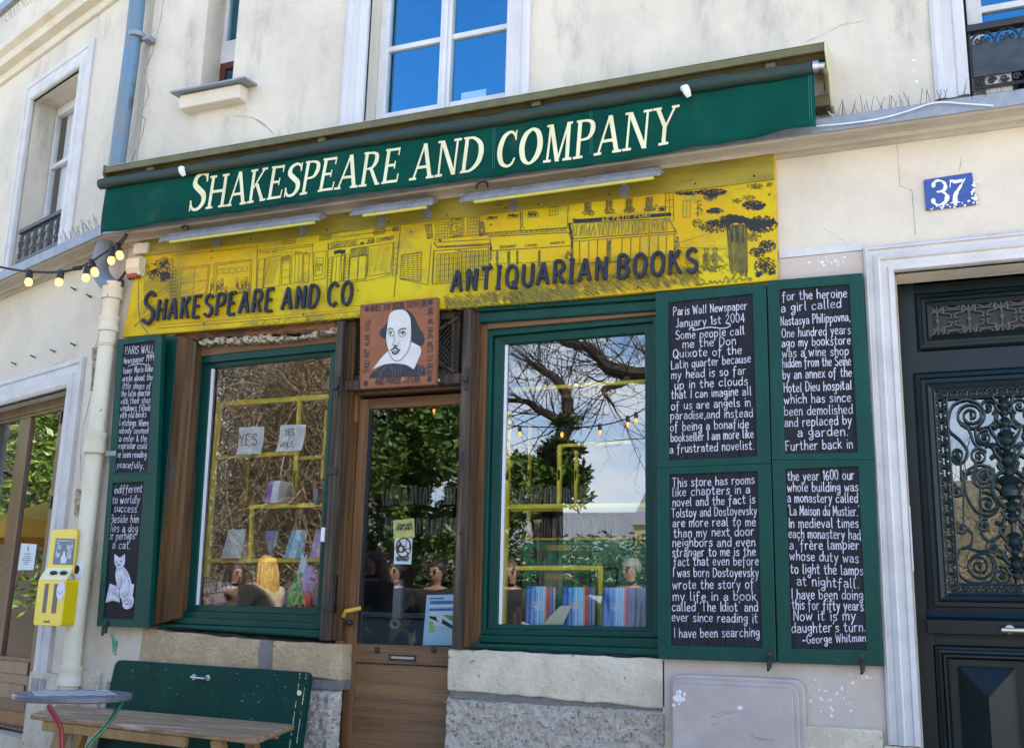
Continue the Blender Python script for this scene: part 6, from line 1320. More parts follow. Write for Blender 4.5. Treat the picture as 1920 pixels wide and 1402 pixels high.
# nail stubs, hole in the plaster, cracks
mb = MB(LEFT)
for x, y in ((92, 740), (200, 700), (315, 668), (430, 632), (520, 355), (432, 315)):
    a, c = PL('E', x, y); p = LEFT.w(a, 0, c); mb.tube([p, LEFT.w(a+.02, -.05, c+.005)], .006, 5); mb.tube([LEFT.w(a-.015, -.006, c), LEFT.w(a+.03, -.02, c-.004)], .006, 5)
mb.build('nail', 'iron', NB)
MB_ = mb
mb = MB(LEFT)
crack('E', [(600, 470), (570, 560), (545, 640), (540, 660)], .005, LEFT); crack('E', [(520, 900), (500, 1000), (470, 1120), (460, 1240), (462, 1400)], .004, LEFT); crack('A', [(520, 100), (515, 200)], .002, LEFT); crack('E', [(450, 710), (380, 722), (300, 745)], .0025, LEFT); crack('F', [(512, 320), (480, 540), (475, 670)], .006, LEFT)
mb.build('crack', 'dark', NB, fix=False)
mb = MB(LEFT); mb.prism(stone_edge([PL('E', x, y) for x, y in ((530, 650), (588, 640), (580, 700), (565, 800), (548, 890), (518, 890), (528, 780))], 40, .010), -.004, .01); mb.build('broken_plaster', pbr('exposed_rubble', (.36, .31, .22), .95, (.16, .13, .09), 22, .4, .6, 1.0, 30), NB)
mb = MB(LEFT); mb.prism(stone_edge([PL('F', x, y) for x, y in ((400, 48), (438, 42), (430, 110), (425, 190), (388, 188))], 40, .010), -.004, .01); mb.build('broken_plaster', pbr('exposed_rubble', (.40, .34, .24), .95, (.20, .16, .11), 22, .4, .6, 1.0, 30), NB)

# ---------------------------------------------------------------- rainwater pipe
po = LEFT.w(-.06, -.09, 0)
t = thing('drainpipe', 'tall cream and blue grey rainwater pipe at the corner of the shop', 'pipe', tuple(po))
def py_(x, y, b=-.09): a, c = P('', x, y, b); return Vector((a, b, c))
up = [py_(262, -40), py_(248, 90), py_(228, 240), py_(205, 420), py_(197, 458), py_(189, 487), py_(188, 508), py_(196, 525), py_(212, 540)]
mb = MB(); pts = crom([tuple(v) for v in up], 6); mb.tube(pts, .062, 18); mb.build('upper_pipe', 'pipeblue', t, smooth=True)
p0 = py_(213, 530); p1 = py_(128, 1300)
p0.x, p1.x = p0.x, p1.x
mb = MB(); mb.tube([p0, p1, (p1.x, p1.y, .02)], .060, 20); mb.build('lower_pipe', 'pipe', t, smooth=True)
def collar(z, r, h):
    mb = MB(); f = (p0.z-z)/(p0.z-p1.z); c = p0.lerp(p1, f); mb.lathe((c.x, c.y, z-h/2), [(r-.014, 0), (r, .006), (r, h*.3), (r-.006, h*.4), (r-.006, h*.7), (r, h*.8), (r, h-.006), (r-.014, h)], 20); mb.build('collar', 'pipe', t, smooth=True)
for k, x, y, r, h in (('E', 655, 335, .076, .10), ('E', 650, 510, .074, .12), ('E', 640, 630, .066, .03), ('E', 570, 1190, .080, .16), ('E', 570, 1250, .068, .03), ('F', 370, 1025, .080, .14)): collar(P(k, x, y, -.09)[1], r, h)
mb = MB(); v = py_(256, 68); mb.tube([v+Vector((0, 0, -.02)), v+Vector((0, 0, .02))], .069, 16); mb.box(v.x+.05, v.x+.12, v.y+.0, v.y+.09, v.z-.045, v.z-.005)
a, c = P('E', 600, 1250, -.1); mb.box(a-.0, a+.10, -.10, -.04, c-.02, c+.02); mb.build('clamp', 'zinc', t, bevel=.004)
mb = MB(); a, c = P('F', 414, 472, -.155); mb.box(a-.035, a+.03, -.153, -.1495, c-.055, c+.055); mb.build('sticker', 'paper', t, bevel=.01)
mb = MB(); mb.prism([(a-.02+.022*math.cos(k), c+.006+.03*math.sin(k)) for k in [i*math.pi/6 for i in range(12)]], -.155, -.1535); mb.build('sticker_print', 'navy', t)
# grey elbow bracket and looped cable beside the elbow
a, c = P('E', 690, 285, -.05); mb = MB(); mb.tube([(a+.03*math.cos(k), -.06, c+.035*math.sin(k)) for k in [i*math.pi/8 for i in range(17)]], .010, 6); mb.tube(crom([(a, -.06, c+.04), (a+.05, -.06, c+.09), (a+.09, -.06, c+.03), (a+.14, -.06, c+.10)], 5), .009, 6); o = mb.build('cable', 'rubber', smooth=True); tag(o, 'coil of black cable hanging at the elbow of the drainpipe', 'cable')

# ---------------------------------------------------------------- alarm box and thin wire at the left end of the signboard
a0, c0 = P('E', 720, 235, -.10); a1, c1 = P('E', 808, 120, -.10)
t = thing('alarm_box', 'small cream alarm box with red strip left of the yellow board', 'alarm', (a0, -.06, c0))
mb = MB(); mb.extr([(-.02, c0), (-.09, c0), (-.12, c0+.05), (-.12, c1-.02), (-.10, c1), (-.02, c1)], a0, a1); mb.build('housing', 'pipe', t, bevel=.006)
mb = MB(); mb.extr([(-.03, c0-.012), (-.092, c0-.012), (-.105, c0+.012), (-.03, c0+.012)], a0+.004, a1-.03); mb.build('red_strip', pbr('dull_red', (.28, .04, .035), .5), t)
b0_, e0_ = P('E', 765, 115, -.07); b1_, e1_ = P('E', 850, 45, -.07)
mb = MB(); mb.box(b0_, b1_, -.085, -.02, e0_, e1_); o = mb.build('junction_box', 'pipe', bevel=.004); tag(o, 'pale square junction box directly above the cream alarm box', 'box')
q = [P('3', x, y, -.075) for x, y in ((250, 180), (248, 400), (232, 560), (228, 740), (250, 870), (300, 940))]
mb = MB(); mb.tube([(a, -.075, c) for a, c in crom(q, 5)], .0032, 5); o = mb.build('wire', 'grillegrey', smooth=True); tag(o, 'thin dark wire hanging down across the large letter S', 'wire')

# ---------------------------------------------------------------- festoon lights
t = thing('string_lights', 'string of glowing amber bulbs on black cable left of the shop', 'lights', tuple(LEFT.w(-1, -.3, 3.5)))
fy = -.45
def fp(k, x, y, b=fy): a, c = P(k, x, y, b); return (a, b, c)
cable = [fp('E', -420, 60, -1.3), fp('E', -200, 140, -.9), fp('E', 0, 185, -.60), fp('E', 170, 212, -.55), fp('E', 340, 213, -.5), fp('E', 440, 192, -.45), fp('E', 510, 160, -.4), fp('E', 620, 90, -.3), fp('E', 680, 45, -.22), fp('E', 722, 0, -.2)]
mb = MB(); mb.tube(crom(cable, 5), .008, 6); mb.tube(crom([fp('E', 660, 75, -.25), fp('E', 690, 50, -.21), fp('E', 725, -5, -.2)], 4), .013, 6); mb.tube([fp('E', 420, 195, -.45), fp('E', 465, 188, -.44)], .016, 6); mb.build('cable', 'rubber', t, smooth=True)
for x, y, b, dx in ((168, 215, -.55, -6), (350, 215, -.5, -16), (500, 190, -.44, -12), (522, 158, -.4, 26), (642, 92, -.3, -8), (670, 62, -.25, 18)):
    top = Vector(fp('E', x, y-4, b)); bot = Vector(fp('E', x+dx, y+72, b)); d = (bot-top)
    mb = MB(); mb.tube([top-d*.10, top+d*.05, top+d*.10, top+d*.55], [.018, .022, .024, .025], 10); s_ = mb.build('socket', 'rubber', t, smooth=True)
    mb = MB(); mb.tube([top+d*.55, top+d*.68, top+d*.88, top+d*1.02, top+d*1.08], [.018, .024, .025, .018, .005], 10); mb.build('bulb', 'bulb', t, smooth=True)

# ---------------------------------------------------------------- yellow dispenser on the pipe
yd = -.26
def dp(x, y, b): return P('F', x, y, b)
t = thing('leaflet_dispenser', 'bright yellow metal leaflet dispenser fixed to the drainpipe', 'dispenser', (dp(250, 760, yd)[0], yd, dp(250, 760, yd)[1]))
u0, u1 = dp(250, 460, -.17), dp(410, 255, -.17)
aL = mid(dp(278, 258, -.17)[0], dp(250, 455, -.17)[0]); aR = mid(dp(408, 258, -.17)[0], dp(392, 462, -.17)[0]); zU, zL = dp(340, 256, -.17)[1], dp(320, 460, -.17)[1]
mb = MB(); mb.prism(rrect(aL, aR, zL-.05, zU, .025), -.18, -.16); mb.build('back_plate', 'disp', t, bevel=.003)
fL = mid(dp(203, 520, yd)[0], dp(172, 745, yd)[0]); fR = mid(dp(350, 520, yd)[0], dp(318, 760, yd)[0]); fT, fB = dp(280, 518, yd)[1], dp(245, 762, yd)[1]
mb = MB(); mb.prism(rrect(fL, fR, fB, fT, .022), yd, -.14); mb.build('body', 'disp', t, bevel=.004)
mb = MB(); mb.loft([[mb.pt(*p) for p in ((fL+.004, yd+.003, fT-.004), (fR-.004, yd+.003, fT-.004), (fR-.004, yd+.003, fT+.002), (fL+.004, yd+.003, fT+.002))], [mb.pt(*p) for p in ((aL, -.181, zL-.03), (aR, -.181, zL-.03), (aR, -.181, zL+.004), (aL, -.181, zL+.004))]]); mb.build('sloped_shelf', 'disp_pale', t)
sl_ = Vector((0, -.181-yd, zL-fT)); n_ = Vector((0, -sl_.z, sl_.y)).normalized()
mb = MB()
for x in (.30, .66):
    cx_ = fL+(fR-fL)*x+.02; cp_ = Vector((cx_, (yd-.181)/2, (fT+zL)/2))+n_*.006
    mb.ball(cp_, .034, .02, .016, 9, 5)
mb.build('coin_slot', 'dark', t, smooth=True)
pq = [dp(x, y, -.183) for x, y in ((293, 303), (392, 306), (380, 442), (275, 440))]
mb = MB(); mb.prism(pq, -.183, -.1795); mb.build('poster', pbr('grey_green_poster', (.12, .17, .20), .5), t)
mb = MB()

for i in range(9): mb.ribbon([uv(pq, .06+i*.10, .09), uv(pq, .06+i*.10+R.uniform(.03, .08), .09)], .004, -.1845, cap=False)
text(mb, 'To', uv(pq, .12, .42), uv(pq, .32, .42), .045, .0030, -.1845); text(mb, 'be', uv(pq, .12, .72), uv(pq, .32, .72), .045, .0030, -.1845)
text(mb, 'not', uv(pq, .64, .40), uv(pq, .94, .40), .040, .0028, -.1845); text(mb, 'to', uv(pq, .70, .58), uv(pq, .88, .58), .040, .0028, -.1845); text(mb, 'be', uv(pq, .70, .76), uv(pq, .90, .76), .040, .0028, -.1845)
mb.poly([uv(pq, *p) for p in ((.40, .95), (.38, .72), (.46, .62), (.50, .48), (.56, .50), (.60, .66), (.70, .80), (.66, .95))], -.1843); mb.build('poster_print', 'paper', t, fix=False)
for x0, x1 in ((.27, .40), (.60, .76)):
    mb = MB(); mb.box(fL+(fR-fL)*x0, fL+(fR-fL)*x1, yd-.002, yd+.01, fB+.085, fT-.03); mb.build('window_slot', 'pocket', t)
mb = MB(); cx_, cz_ = dp(320, 577, yd); mb.prism([(cx_+.036*math.cos(k), cz_+.066*math.sin(k)) for k in [i*math.pi/9 for i in range(18)]], yd-.004, yd-.0022); mb.build('sticker', 'paper', t)
mb = MB(); mb.ribbon(crom([(cx_-.02, cz_-.0), (cx_-.015, cz_-.02), (cx_+.01, cz_-.02), (cx_+.015, cz_)], 4), .0016, yd-.0045); text(mb, 'cmd', dp(228, 744, yd), dp(258, 745, yd), .020, .0018, yd-.003); mb.build('print', 'navy', t, fix=False)

# ---------------------------------------------------------------- bench, green board, round table
ZS = .49
fl, fr_, br_, bl__ = [onz(*p, ZS) for p in ((57, 1338), (480, 1384), (553, 1357), (113, 1319))]
t = thing('bench', 'weathered wooden slatted bench standing before the green board', 'bench', ((fl.x+fr_.x)/2, (fl.y+br_.y)/2, 0))
mb = MB(); n = 7
for i in range(n):
    u0_, u1_ = i/n+.004, (i+1)/n-.010
    A_ = [fl.lerp(bl__, u0_), fr_.lerp(br_, u0_), fr_.lerp(br_, u1_), fl.lerp(bl__, u1_)]
    mb.loft([[mb.wp(v-Vector((0, 0, .03))) for v in A_], [mb.wp(v) for v in A_]])
ex = (fr_-fl).normalized(); ey = (br_-fr_).normalized()
mb.build('seat', 'bench', t, bevel=.005)
mb = MB()
def beam(p, q, w, h):
    d = (q-p).normalized(); s = d.cross(Vector((0, 0, 1))).normalized() if abs(d.z) < .95 else Vector((1, 0, 0)); u = s.cross(d)
    R_ = [[mb.wp(e+s*a*w/2+u*b*h/2) for a, b in ((-1, -1), (1, -1), (1, 1), (-1, 1))] for e in (p, q)]; mb.loft(R_)
dz = Vector((0, 0, -.06))
beam(fl+ex*.12+ey*.03+dz, fl+ex*1.35+ey*.03+dz, .03, .055); beam(bl__+ex*.12-ey*.03+dz, br_-ex*.12-ey*.03+dz, .03, .055); mb.build('apron', 'benchleg', t, bevel=.004)
for x in (.32, .70, 1.70, 1.98):
    pass
for f, s in ((.16, 1), (.84, -1)):
    for e, o_ in ((fl, ey*.06), (bl__, ey*-.06)):
        b_ = fr_ if e is fl else br_
        top = e.lerp(b_, f)+o_+Vector((0, 0, -.03)); bot = top+ex*(-.16*s)+Vector((0, 0, -ZS+.03)); mb = MB(); beam(top, bot, .05, .075); mb.build('leg', 'benchleg', t, bevel=.005)
# green board leaning on the wall behind the bench
gy = -.14
q = [P('R', 630, 222, gy), P('R', 1690, 292, gy), P('R', 1640, 704, gy-.05), P('R', 540, 704, gy-.05)]
zb_ = .05
t = thing('green_board', 'large chipped dark green board leaning on the wall behind bench', 'board', ((q[0][0]+q[1][0])/2, gy, zb_))
def lean(u, v):
    p = lerp(q[0], q[1], u); r_ = lerp(q[3], q[2], u); k = (p[1]-zb_)/(p[1]-r_[1]); x = p[0]+(r_[0]-p[0])*k*v; z = p[1]+(zb_-p[1])*v
    return Vector((x, gy-.10*v, z))
mb = MB(); rings = []
qq = []
for u, v in ((0.03, 0), (.97, 0), (.985, .006), (.995, .022), (1, .05), (1, 1), (0, 1), (0, .05), (.006, .022), (.015, .006)): qq.append(lean(u, v))
mb.loft([[mb.wp(v+Vector((0, -.0, 0))) for v in qq], [mb.wp(v+Vector((0, .045, 0))) for v in qq]]); mb.build('panel', 'green_panel', t, bevel=.004)
mb = MB()
for f in (.955, .985):
    for i in range(22):
        if R.random() < .75: v0 = i/22*.62; p, r_ = lean(f+R.uniform(-.001, .001), v0+.01), lean(f, v0+.035); mb.ribbon([(p.x, p.z), (r_.x, r_.z)], R.uniform(.001, .003), p.y-.0015-.0002*i, cap=False)
mb.build('worn_edge', 'cream', t, fix=False)
h0_ = lean(.47, .10); mb = MB(); mb.tube([(h0_.x-.05, h0_.y-.004, h0_.z), (h0_.x-.045, h0_.y-.035, h0_.z), (h0_.x+.0, h0_.y-.040, h0_.z-.002), (h0_.x+.055, h0_.y-.035, h0_.z-.004), (h0_.x+.06, h0_.y-.004, h0_.z-.004)], .009, 8)
for e in (-.05, .06): mb.tube([(h0_.x+e, h0_.y-.006, h0_.z), (h0_.x+e, h0_.y, h0_.z)], .019, 12)
mb.build('handle', 'steel', t, smooth=True)
v = lean(.965, .17); mb = MB(); mb.tube([(v.x, v.y-.006, v.z), (v.x, v.y, v.z)], .016, 10); mb.build('bolt', 'cream', t)
# table
ZT = .72
tl_, tr2 = onz(27, 1306, ZT), onz(248, 1296, ZT); tc_ = onz(138, 1299, ZT)
rad = (tr2-tl_).length/2*.87
t = thing('cafe_table', 'round grey metal table with painted chessboard top and red and green legs', 'table', (tc_.x, tc_.y, 0))
mb = MB(); mb.lathe((tc_.x, tc_.y, ZT-.030), [(rad-.012, 0), (rad, .004), (rad, .024), (rad-.006, .030)], 48); mb.build('tabletop', 'tabletop', t, bevel=.002)
fwd = (tc_-CAM); fwd.z = 0; fwd.normalize(); sd_ = Vector((fwd.y, -fwd.x, 0)); an = math.radians(6); e1 = sd_*math.cos(an)+fwd*math.sin(an); e2 = fwd*math.cos(an)-sd_*math.sin(an)
mb = MB(); S8 = rad*1.24; sq = S8/8
def tq(i0, i1, j0, j1, z): mb.face(*[mb.wp(tc_+e1*(-S8/2+i*sq)+e2*(-S8/2+j*sq)+Vector((0, 0, z))) for i, j in ((i0, j0), (i1, j0), (i1, j1), (i0, j1))])
for i in range(8):
    for j in range(8):
        if (i+j) % 2 == 0: tq(i, i+1, j, j+1, .0012)
for a_ in ((-.22, 8.22, -.22, -.05), (-.22, 8.22, 8.05, 8.22), (-.22, -.05, -.05, 8.05), (8.05, 8.22, -.05, 8.05)): tq(*a_, .0014)
mb.build('chessboard', 'white', t, fix=False)
for px, py, px2, py2, mt, bow in ((91, 1322, 116, 1402, 'redp', .3), (232, 1310, 163, 1402, 'greenp', -.3)):
    tp = onz(px, py, ZT-.03); dd = ray(px2, py2); k = (tp-CAM).length; bp = CAM+dd.normalized()*k*.985
    mdp = tp.lerp(bp, .5)+Vector((0, 0, .0)); ext = bp+(bp-tp)*.6; ext.z = min(ext.z, .3); end = Vector((ext.x, ext.y, .02))
    side = Vector((.03 if mt == 'redp' else .015, 0, 0))
    mb = MB(); mb.tube(crom([tuple(tp), tuple(tp.lerp(bp, .5)+side), tuple(bp), tuple(ext), tuple(end)], 6), .011, 8); mb.build('leg', mt, t, smooth=True)

# ---------------------------------------------------------------- bird spikes
def spikes(label, pts, fr, b, loc):
    mb = MB(fr)
    for a, c, s, l in pts:
        p = fr.w(a, b, c); mb.tube([p, fr.w(a+s*l, b-.03+R.uniform(-.04, .03), c+l)], .0014, 4)
    o = mb.build('bird_spikes', 'iron', fix=False); tag(o, label, 'bird spikes', 'bird spikes on the ledge')
def led(k, x0, y0, x1, y1, n, fr, b, jit=.5):
    p0, p1 = P(k, x0, y0, b, fr), P(k, x1, y1, b, fr); out = []
    for i in range(n):
        p = lerp(p0, p1, (i+R.uniform(.2, .8))/n)
        for _ in range(R.choice((1, 2, 2))): out.append((p[0]+R.uniform(-.01, .01), p[1], R.uniform(-.45, .45), R.uniform(.07, .13)))
    return out
spikes('thin wire bird spikes on the zinc ledge right of the awning', led('D', 330, 655, 1100, 560, 24, MAIN, -.2)+led('D', 1100, 560, 1390, 520, 5, MAIN, -.2), MAIN, -.2, 0)
spikes('thin wire bird spikes on the ledge left of the awning', led('A', 330, 1300, 540, 1200, 20, LEFT, -.2), LEFT, -.2, 0)
spikes('thin wire bird spikes on the high ledge at the top left', led('A', -20, 160, 200, -10, 16, LEFT, -.18), LEFT, -.18, 0)
q = [P('D', x, y, -.24) for x, y in ((312, 664), (480, 648), (640, 625), (780, 588), (900, 548), (980, 538), (1080, 545), (1240, 556))]
mb = MB(); mb.tube([(a, -.24, c) for a, c in crom(q, 5)], .0045, 5); o = mb.build('wire', 'white', smooth=True); tag(o, 'white wire running along the zinc ledge above number 37', 'wire')
q = [P('D', x, y, -.05) for x, y in ((365, 488), (352, 540), (372, 590), (405, 620))]
mb = MB(); mb.tube([(a, -.06, c) for a, c in crom(q, 5)], .005, 5); o = mb.build('wire', 'pipe', smooth=True); tag(o, 'short pale wire hanging from the right end of the awning', 'wire')
# ---------------------------------------------------------------- inside the shop windows
def bx(name, a0, a1, b0, b1, c0, c1, mat, par=None, bevel=.003):
    mb = MB(); mb.box(min(a0, a1), max(a0, a1), b0, b1, min(c0, c1), max(c0, c1)); return mb.build(name, mat, par, bevel=bevel)
# left display shelf, yellow
yl = .50
def I_(k, x, y, b): return P(k, x, y, b)
t = thing('display_shelf', 'yellow painted display shelf standing in the window by the cat shutter', 'shelf', (I_('H', 800, 700, yl)[0], yl, 1.0)); ls_ = t
def rod(k, p, q, b, w=.016, par=None, mat='shelf', nm='upright'):
    (a0, c0), (a1, c1) = P(k, *p, b), P(k, *q, b); mb = MB()
    d = math.hypot(a1-a0, c1-c0); n = (-(c1-c0)/d*w, (a1-a0)/d*w); mb.prism([(a0+n[0], c0+n[1]), (a1+n[0], c1+n[1]), (a1-n[0], c1-n[1]), (a0-n[0], c0-n[1])], b, b+.03); return mb.build(nm, mat, par, bevel=.002)
rod('G', (550, 690), (1490, 625), yl, .018, t, nm='rail'); rod('G', (565, 705), (505, 1402), yl, .018, t); rod('H', (462, 0), (405, 780), yl+.002, .018, t)
rod('G', (1228, 660), (1185, 1402), yl+.001, .013, t); rod('H', (1060, 0), (1045, 250), yl+.001, .013, t); rod('G', (1450, 740), (1415, 1300), yl+.16, .010, t); rod('G', (795, 1110), (780, 1402), yl+.30, .012, t, 'shelf_dim'); rod('H', (705, 0), (690, 260), yl+.30, .012, t, 'shelf_dim')
rod('G', (548, 1125), (1195, 1088), yl-.002, .014, t, nm='shelf_board'); rod('G', (1230, 1135), (1420, 1120), yl+.1, .012, t, nm='shelf_board'); rod('H', (730, 270), (1260, 255), yl-.003, .015, t, nm='shelf_board'); rod('H', (410, 665), (1255, 660), yl-.004, .014, t, nm='shelf_board'); rod('H', (740, 270), (730, 660), yl+.002, .010, t)
# sheets of paper
def sheet_paper(label, k, q, b, lines, hang=None):
    qq = [P(k, x, y, b) for x, y in q]
    t = thing('paper_sign', label, 'notice', (qq[3][0], b, qq[3][1]))
    mb = MB(); n = 8; g = []
    for j in range(n+1):
        v = j/n; l, r_ = uv(qq, 0, v), uv(qq, 1, v); bb = b+.03*math.sin(v*2.2); g.append([mb.pt(l[0], bb, l[1]), mb.pt(r_[0], bb+.004, r_[1])])
    for j in range(n): mb.face(g[j][0], g[j][1], g[j+1][1], g[j+1][0])
    mb.build('sheet', 'paper', t, fix=False); mb = MB()
    for s, u0, v0, u1, h, w in lines: text(mb, s, uv(qq, u0, v0), uv(qq, u1, v0), h, w, b-.004)
    mb.build('lettering', 'dark', t, fix=False)
sheet_paper('white paper sign reading YES in the window by the cat shutter', 'G', [(735, 880), (942, 872), (890, 1092), (697, 1100)], .42, [('YES', .14, .70, .88, .085, .0042)])
sheet_paper('white paper sign reading YES I WILL in the window by the cat shutter', 'G', [(1078, 862), (1285, 855), (1225, 1065), (1018, 1078)], .44, [('YES', .30, .42, .68, .048, .003), ('I', .50, .63, .53, .040, .003), ('WILL', .22, .87, .82, .042, .003)])
# chalk sign RARE BOOKS low in the window
q = [P('H', x, y, .30) for x, y in ((372, 830), (560, 825), (560, 990), (345, 990))]
t = thing('small_chalkboard', 'small dark sign reading RARE BOOKS low in the window by the cat shutter', 'sign', (q[3][0], .3, q[3][1]))
mb = MB(); mb.prism(q, .30, .32); mb.build('board', 'slate', t, bevel=.003)
mb = MB(); text(mb, 'RARE BOOKS', P('H', 390, 898, .297), P('H', 612, 880, .297), .058, .0032, .297, jit=.3); text(mb, 'MODERN', P('H', 448, 942, .297), P('H', 540, 935, .297), .030, .0022, .297); text(mb, 'FIRST EDITIONS', P('H', 405, 975, .297), P('H', 560, 968, .297), .032, .0022, .297); mb.build('lettering', 'chalk', t, fix=False)
# book shapes : cover > page block
def book(label, k, q, b, depth, cols, group, text_=None, title=None, lean=0.0):
    qq = [P(k, x, y, b) for x, y in q]; t = thing('book', label, 'book', (qq[3][0], b, qq[3][1]), group)
    mb = MB(); mb.prism(qq, b, b+depth)
    cb = mb.build('cover', cols[0], t, bevel=.0015)
    if len(cols) > 1:
        mb = MB(); n = len(cols)-1; ws = [R.uniform(.6, 1.4) for _ in range(n)]; s = 0; tot = sum(ws)
        for i in range(n):
            mb.m = i; mb.poly([uv(qq, s/tot, 0), uv(qq, (s+ws[i])/tot, 0), uv(qq, (s+ws[i])/tot, 1), uv(qq, s/tot, 1)], b-.0012); s += ws[i]
        mb.build('cover_stripes', cols[1:], t, fix=False)
    mb = MB(); e = inset(qq, .004, .004); mb.prism([(e[1][0]-.001, e[1][1]), (e[1][0]+.006, e[1][1]), (e[2][0]+.006, e[2][1]), (e[2][0]-.001, e[2][1])], b+.004, b+depth-.004); mb.build('pages', 'paper', t)
    if title:
        mb = MB()
        for s, u0, v, u1, h, w in title: text(mb, s, uv(qq, u0, v), uv(qq, u1, v), h, w, b-.0025)
        mb.build('title', 'chalk', t, fix=False)
    return t
bm = lambda n, c: pbr(n, c, .45)
cov_pale, cov_blue, cov_teal, cov_lil, cov_navy = bm('pale_grey_cover', (.45, .50, .52)), bm('blue_cover', (.06, .12, .30)), bm('teal_cover', (.10, .28, .38)), bm('lilac_cover', (.30, .24, .45)), bm('navy_cover', (.022, .035, .09))
book('pale grey book standing alone on the yellow display shelf', 'H', [(580, 440), (690, 432), (650, 648), (520, 648)], .44, .03, [cov_pale], 'books in the window by the cat shutter')
book('brown and blue book beside the pale grey one', 'H', [(840, 450), (925, 445), (905, 560), (880, 648)], .46, .03, [cov_blue], 'books in the window by the cat shutter')
book('teal patterned book standing near the lilac one on the display shelf', 'H', [(1040, 445), (1140, 438), (1110, 645), (980, 645)], .45, .03, [cov_teal, cov_teal, bm('sky_cover', (.22, .45, .58)), cov_teal], 'books in the window by the cat shutter')
book('lilac book cut off by the post at the window by the cat shutter', 'H', [(1215, 440), (1300, 436), (1290, 642), (1170, 642)], .47, .03, [cov_lil], 'books in the window by the cat shutter')
book('navy book at the foot of the window by the cat shutter', 'H', [(975, 838), (1060, 835), (1035, 996), (930, 996)], .36, .03, [cov_navy], 'books in the window by the cat shutter')
book('purple book leaning on the upper yellow shelf', 'H', [(868, 90), (905, 85), (880, 240), (840, 245)], .44, .16, [bm('purple_cover', (.22, .08, .36))], 'books in the window by the cat shutter')
book('white book with black lettering beside the leaning purple one', 'H', [(912, 85), (955, 78), (925, 240), (872, 243)], .445, .16, ['paper'], 'books in the window by the cat shutter')
mb = MB(); q = [P('H', x, y, .4485) for x, y in ((912, 85), (955, 78), (925, 240), (872, 243))]
# soft toy: green dress, lilac sleeve, red ball
def pr2(k, x, y, b): a, c = P(k, x, y, b); return (a, b, c)
t = thing('gift_bag', 'green and pale blue pointed cloth bag hanging in window by the cat shutter', 'bag', pr2('H', 1100, 995, .33))
mb = MB(); mb.tube([pr2('H', 1085, 990, .33), pr2('H', 1085, 900, .33), pr2('H', 1100, 780, .33), pr2('H', 1115, 740, .33)], [.075, .07, .035, .012], 10); mb.build('cloth', bm('vivid_green_cloth', (.01, .22, .03)), t, smooth=True)
mb = MB(); mb.tube([pr2('H', 1100, 800, .34), pr2('H', 1125, 700, .34), pr2('H', 1118, 610, .34)], [.03, .028, .004], 8); mb.tube([pr2('H', 1115, 790, .34), pr2('H', 1140, 700, .34), pr2('H', 1148, 620, .34)], [.024, .022, .004], 8); mb.build('ribbon', bm('pale_blue_cloth', (.35, .52, .60)), t, smooth=True)
t = thing('gift_bag', 'lilac cloth bag with red base in window by the cat shutter', 'bag', pr2('H', 1180, 990, .36))
mb = MB(); mb.tube([pr2('H', 1180, 985, .36), pr2('H', 1180, 900, .36), pr2('H', 1175, 810, .36), pr2('H', 1190, 700, .36)], [.055, .07, .075, .03], 10); mb.build('cloth', bm('lilac_cloth', (.32, .20, .42)), t, smooth=True)
mb = MB(); mb.ball(pr2('H', 1162, 940, .31), .034, .03, .07, 9, 6); mb.build('base', bm('bright_red_cloth', (.50, .015, .02)), t, smooth=True)
# framed photograph on the side wall of the window by the cat shutter
a0, c0 = P('G', 540, 470, .5); a1, c1 = P('G', 635, 680, .5)
mb = MB(); mb.box(a0, a1, .62, .64, c1, c0); o = mb.build('picture', bm('dim_photo_print', (.10, .09, .075)), bevel=.003); tag(o, 'dim framed portrait print high in the window by the cat shutter', 'picture')

# window by the wide shutters: yellow uprights and shelves
yr = .42
t = thing('bookshelf', 'yellow framed bookshelf standing in the window by the wide shutters', 'bookshelf', (P('M', 700, 700, yr)[0], yr, 1.0)); rs_ = t
rod('L', (385, 860), (372, 1402), yr, .014, t); rod('M', (352, 0), (325, 1125), yr, .014, t); rod('L', (550, 930), (540, 1402), yr+.3, .010, t, 'shelf_dim'); rod('M', (512, 0), (498, 840), yr+.3, .010, t, 'shelf_dim')
rod('L', (775, 1130), (775, 1402), yr, .012, t); rod('M', (730, 0), (728, 255), yr, .012, t); rod('L', (905, 1170), (905, 1402), yr+.2, .010, t); rod('M', (853, 0), (853, 255), yr+.2, .010, t)
rod('L', (420, 700), (1440, 635), yr, .012, t, nm='rail'); rod('L', (775, 1135), (1340, 1105), yr+.05, .010, t, nm='rail'); rod('L', (780, 752), (1440, 712), yr+.45, .010, t, 'new_wood', nm='rail')
rod('M', (360, 270), (1380, 258), yr-.001, .014, t, nm='shelf_board'); rod('M', (380, 295), (1380, 288), yr+.12, .010, t, 'shelf_dim', nm='shelf_board'); rod('M', (410, 718), (1050, 716), yr-.002, .014, t, nm='shelf_board'); rod('M', (1036, 712), (1030, 1135), yr, .014, t); rod('M', (1050, 720), (1165, 720), yr+.2, .010, t, 'shelf_dim', nm='rail'); rod('M', (1158, 715), (1155, 850), yr+.2, .010, t, 'shelf_dim')
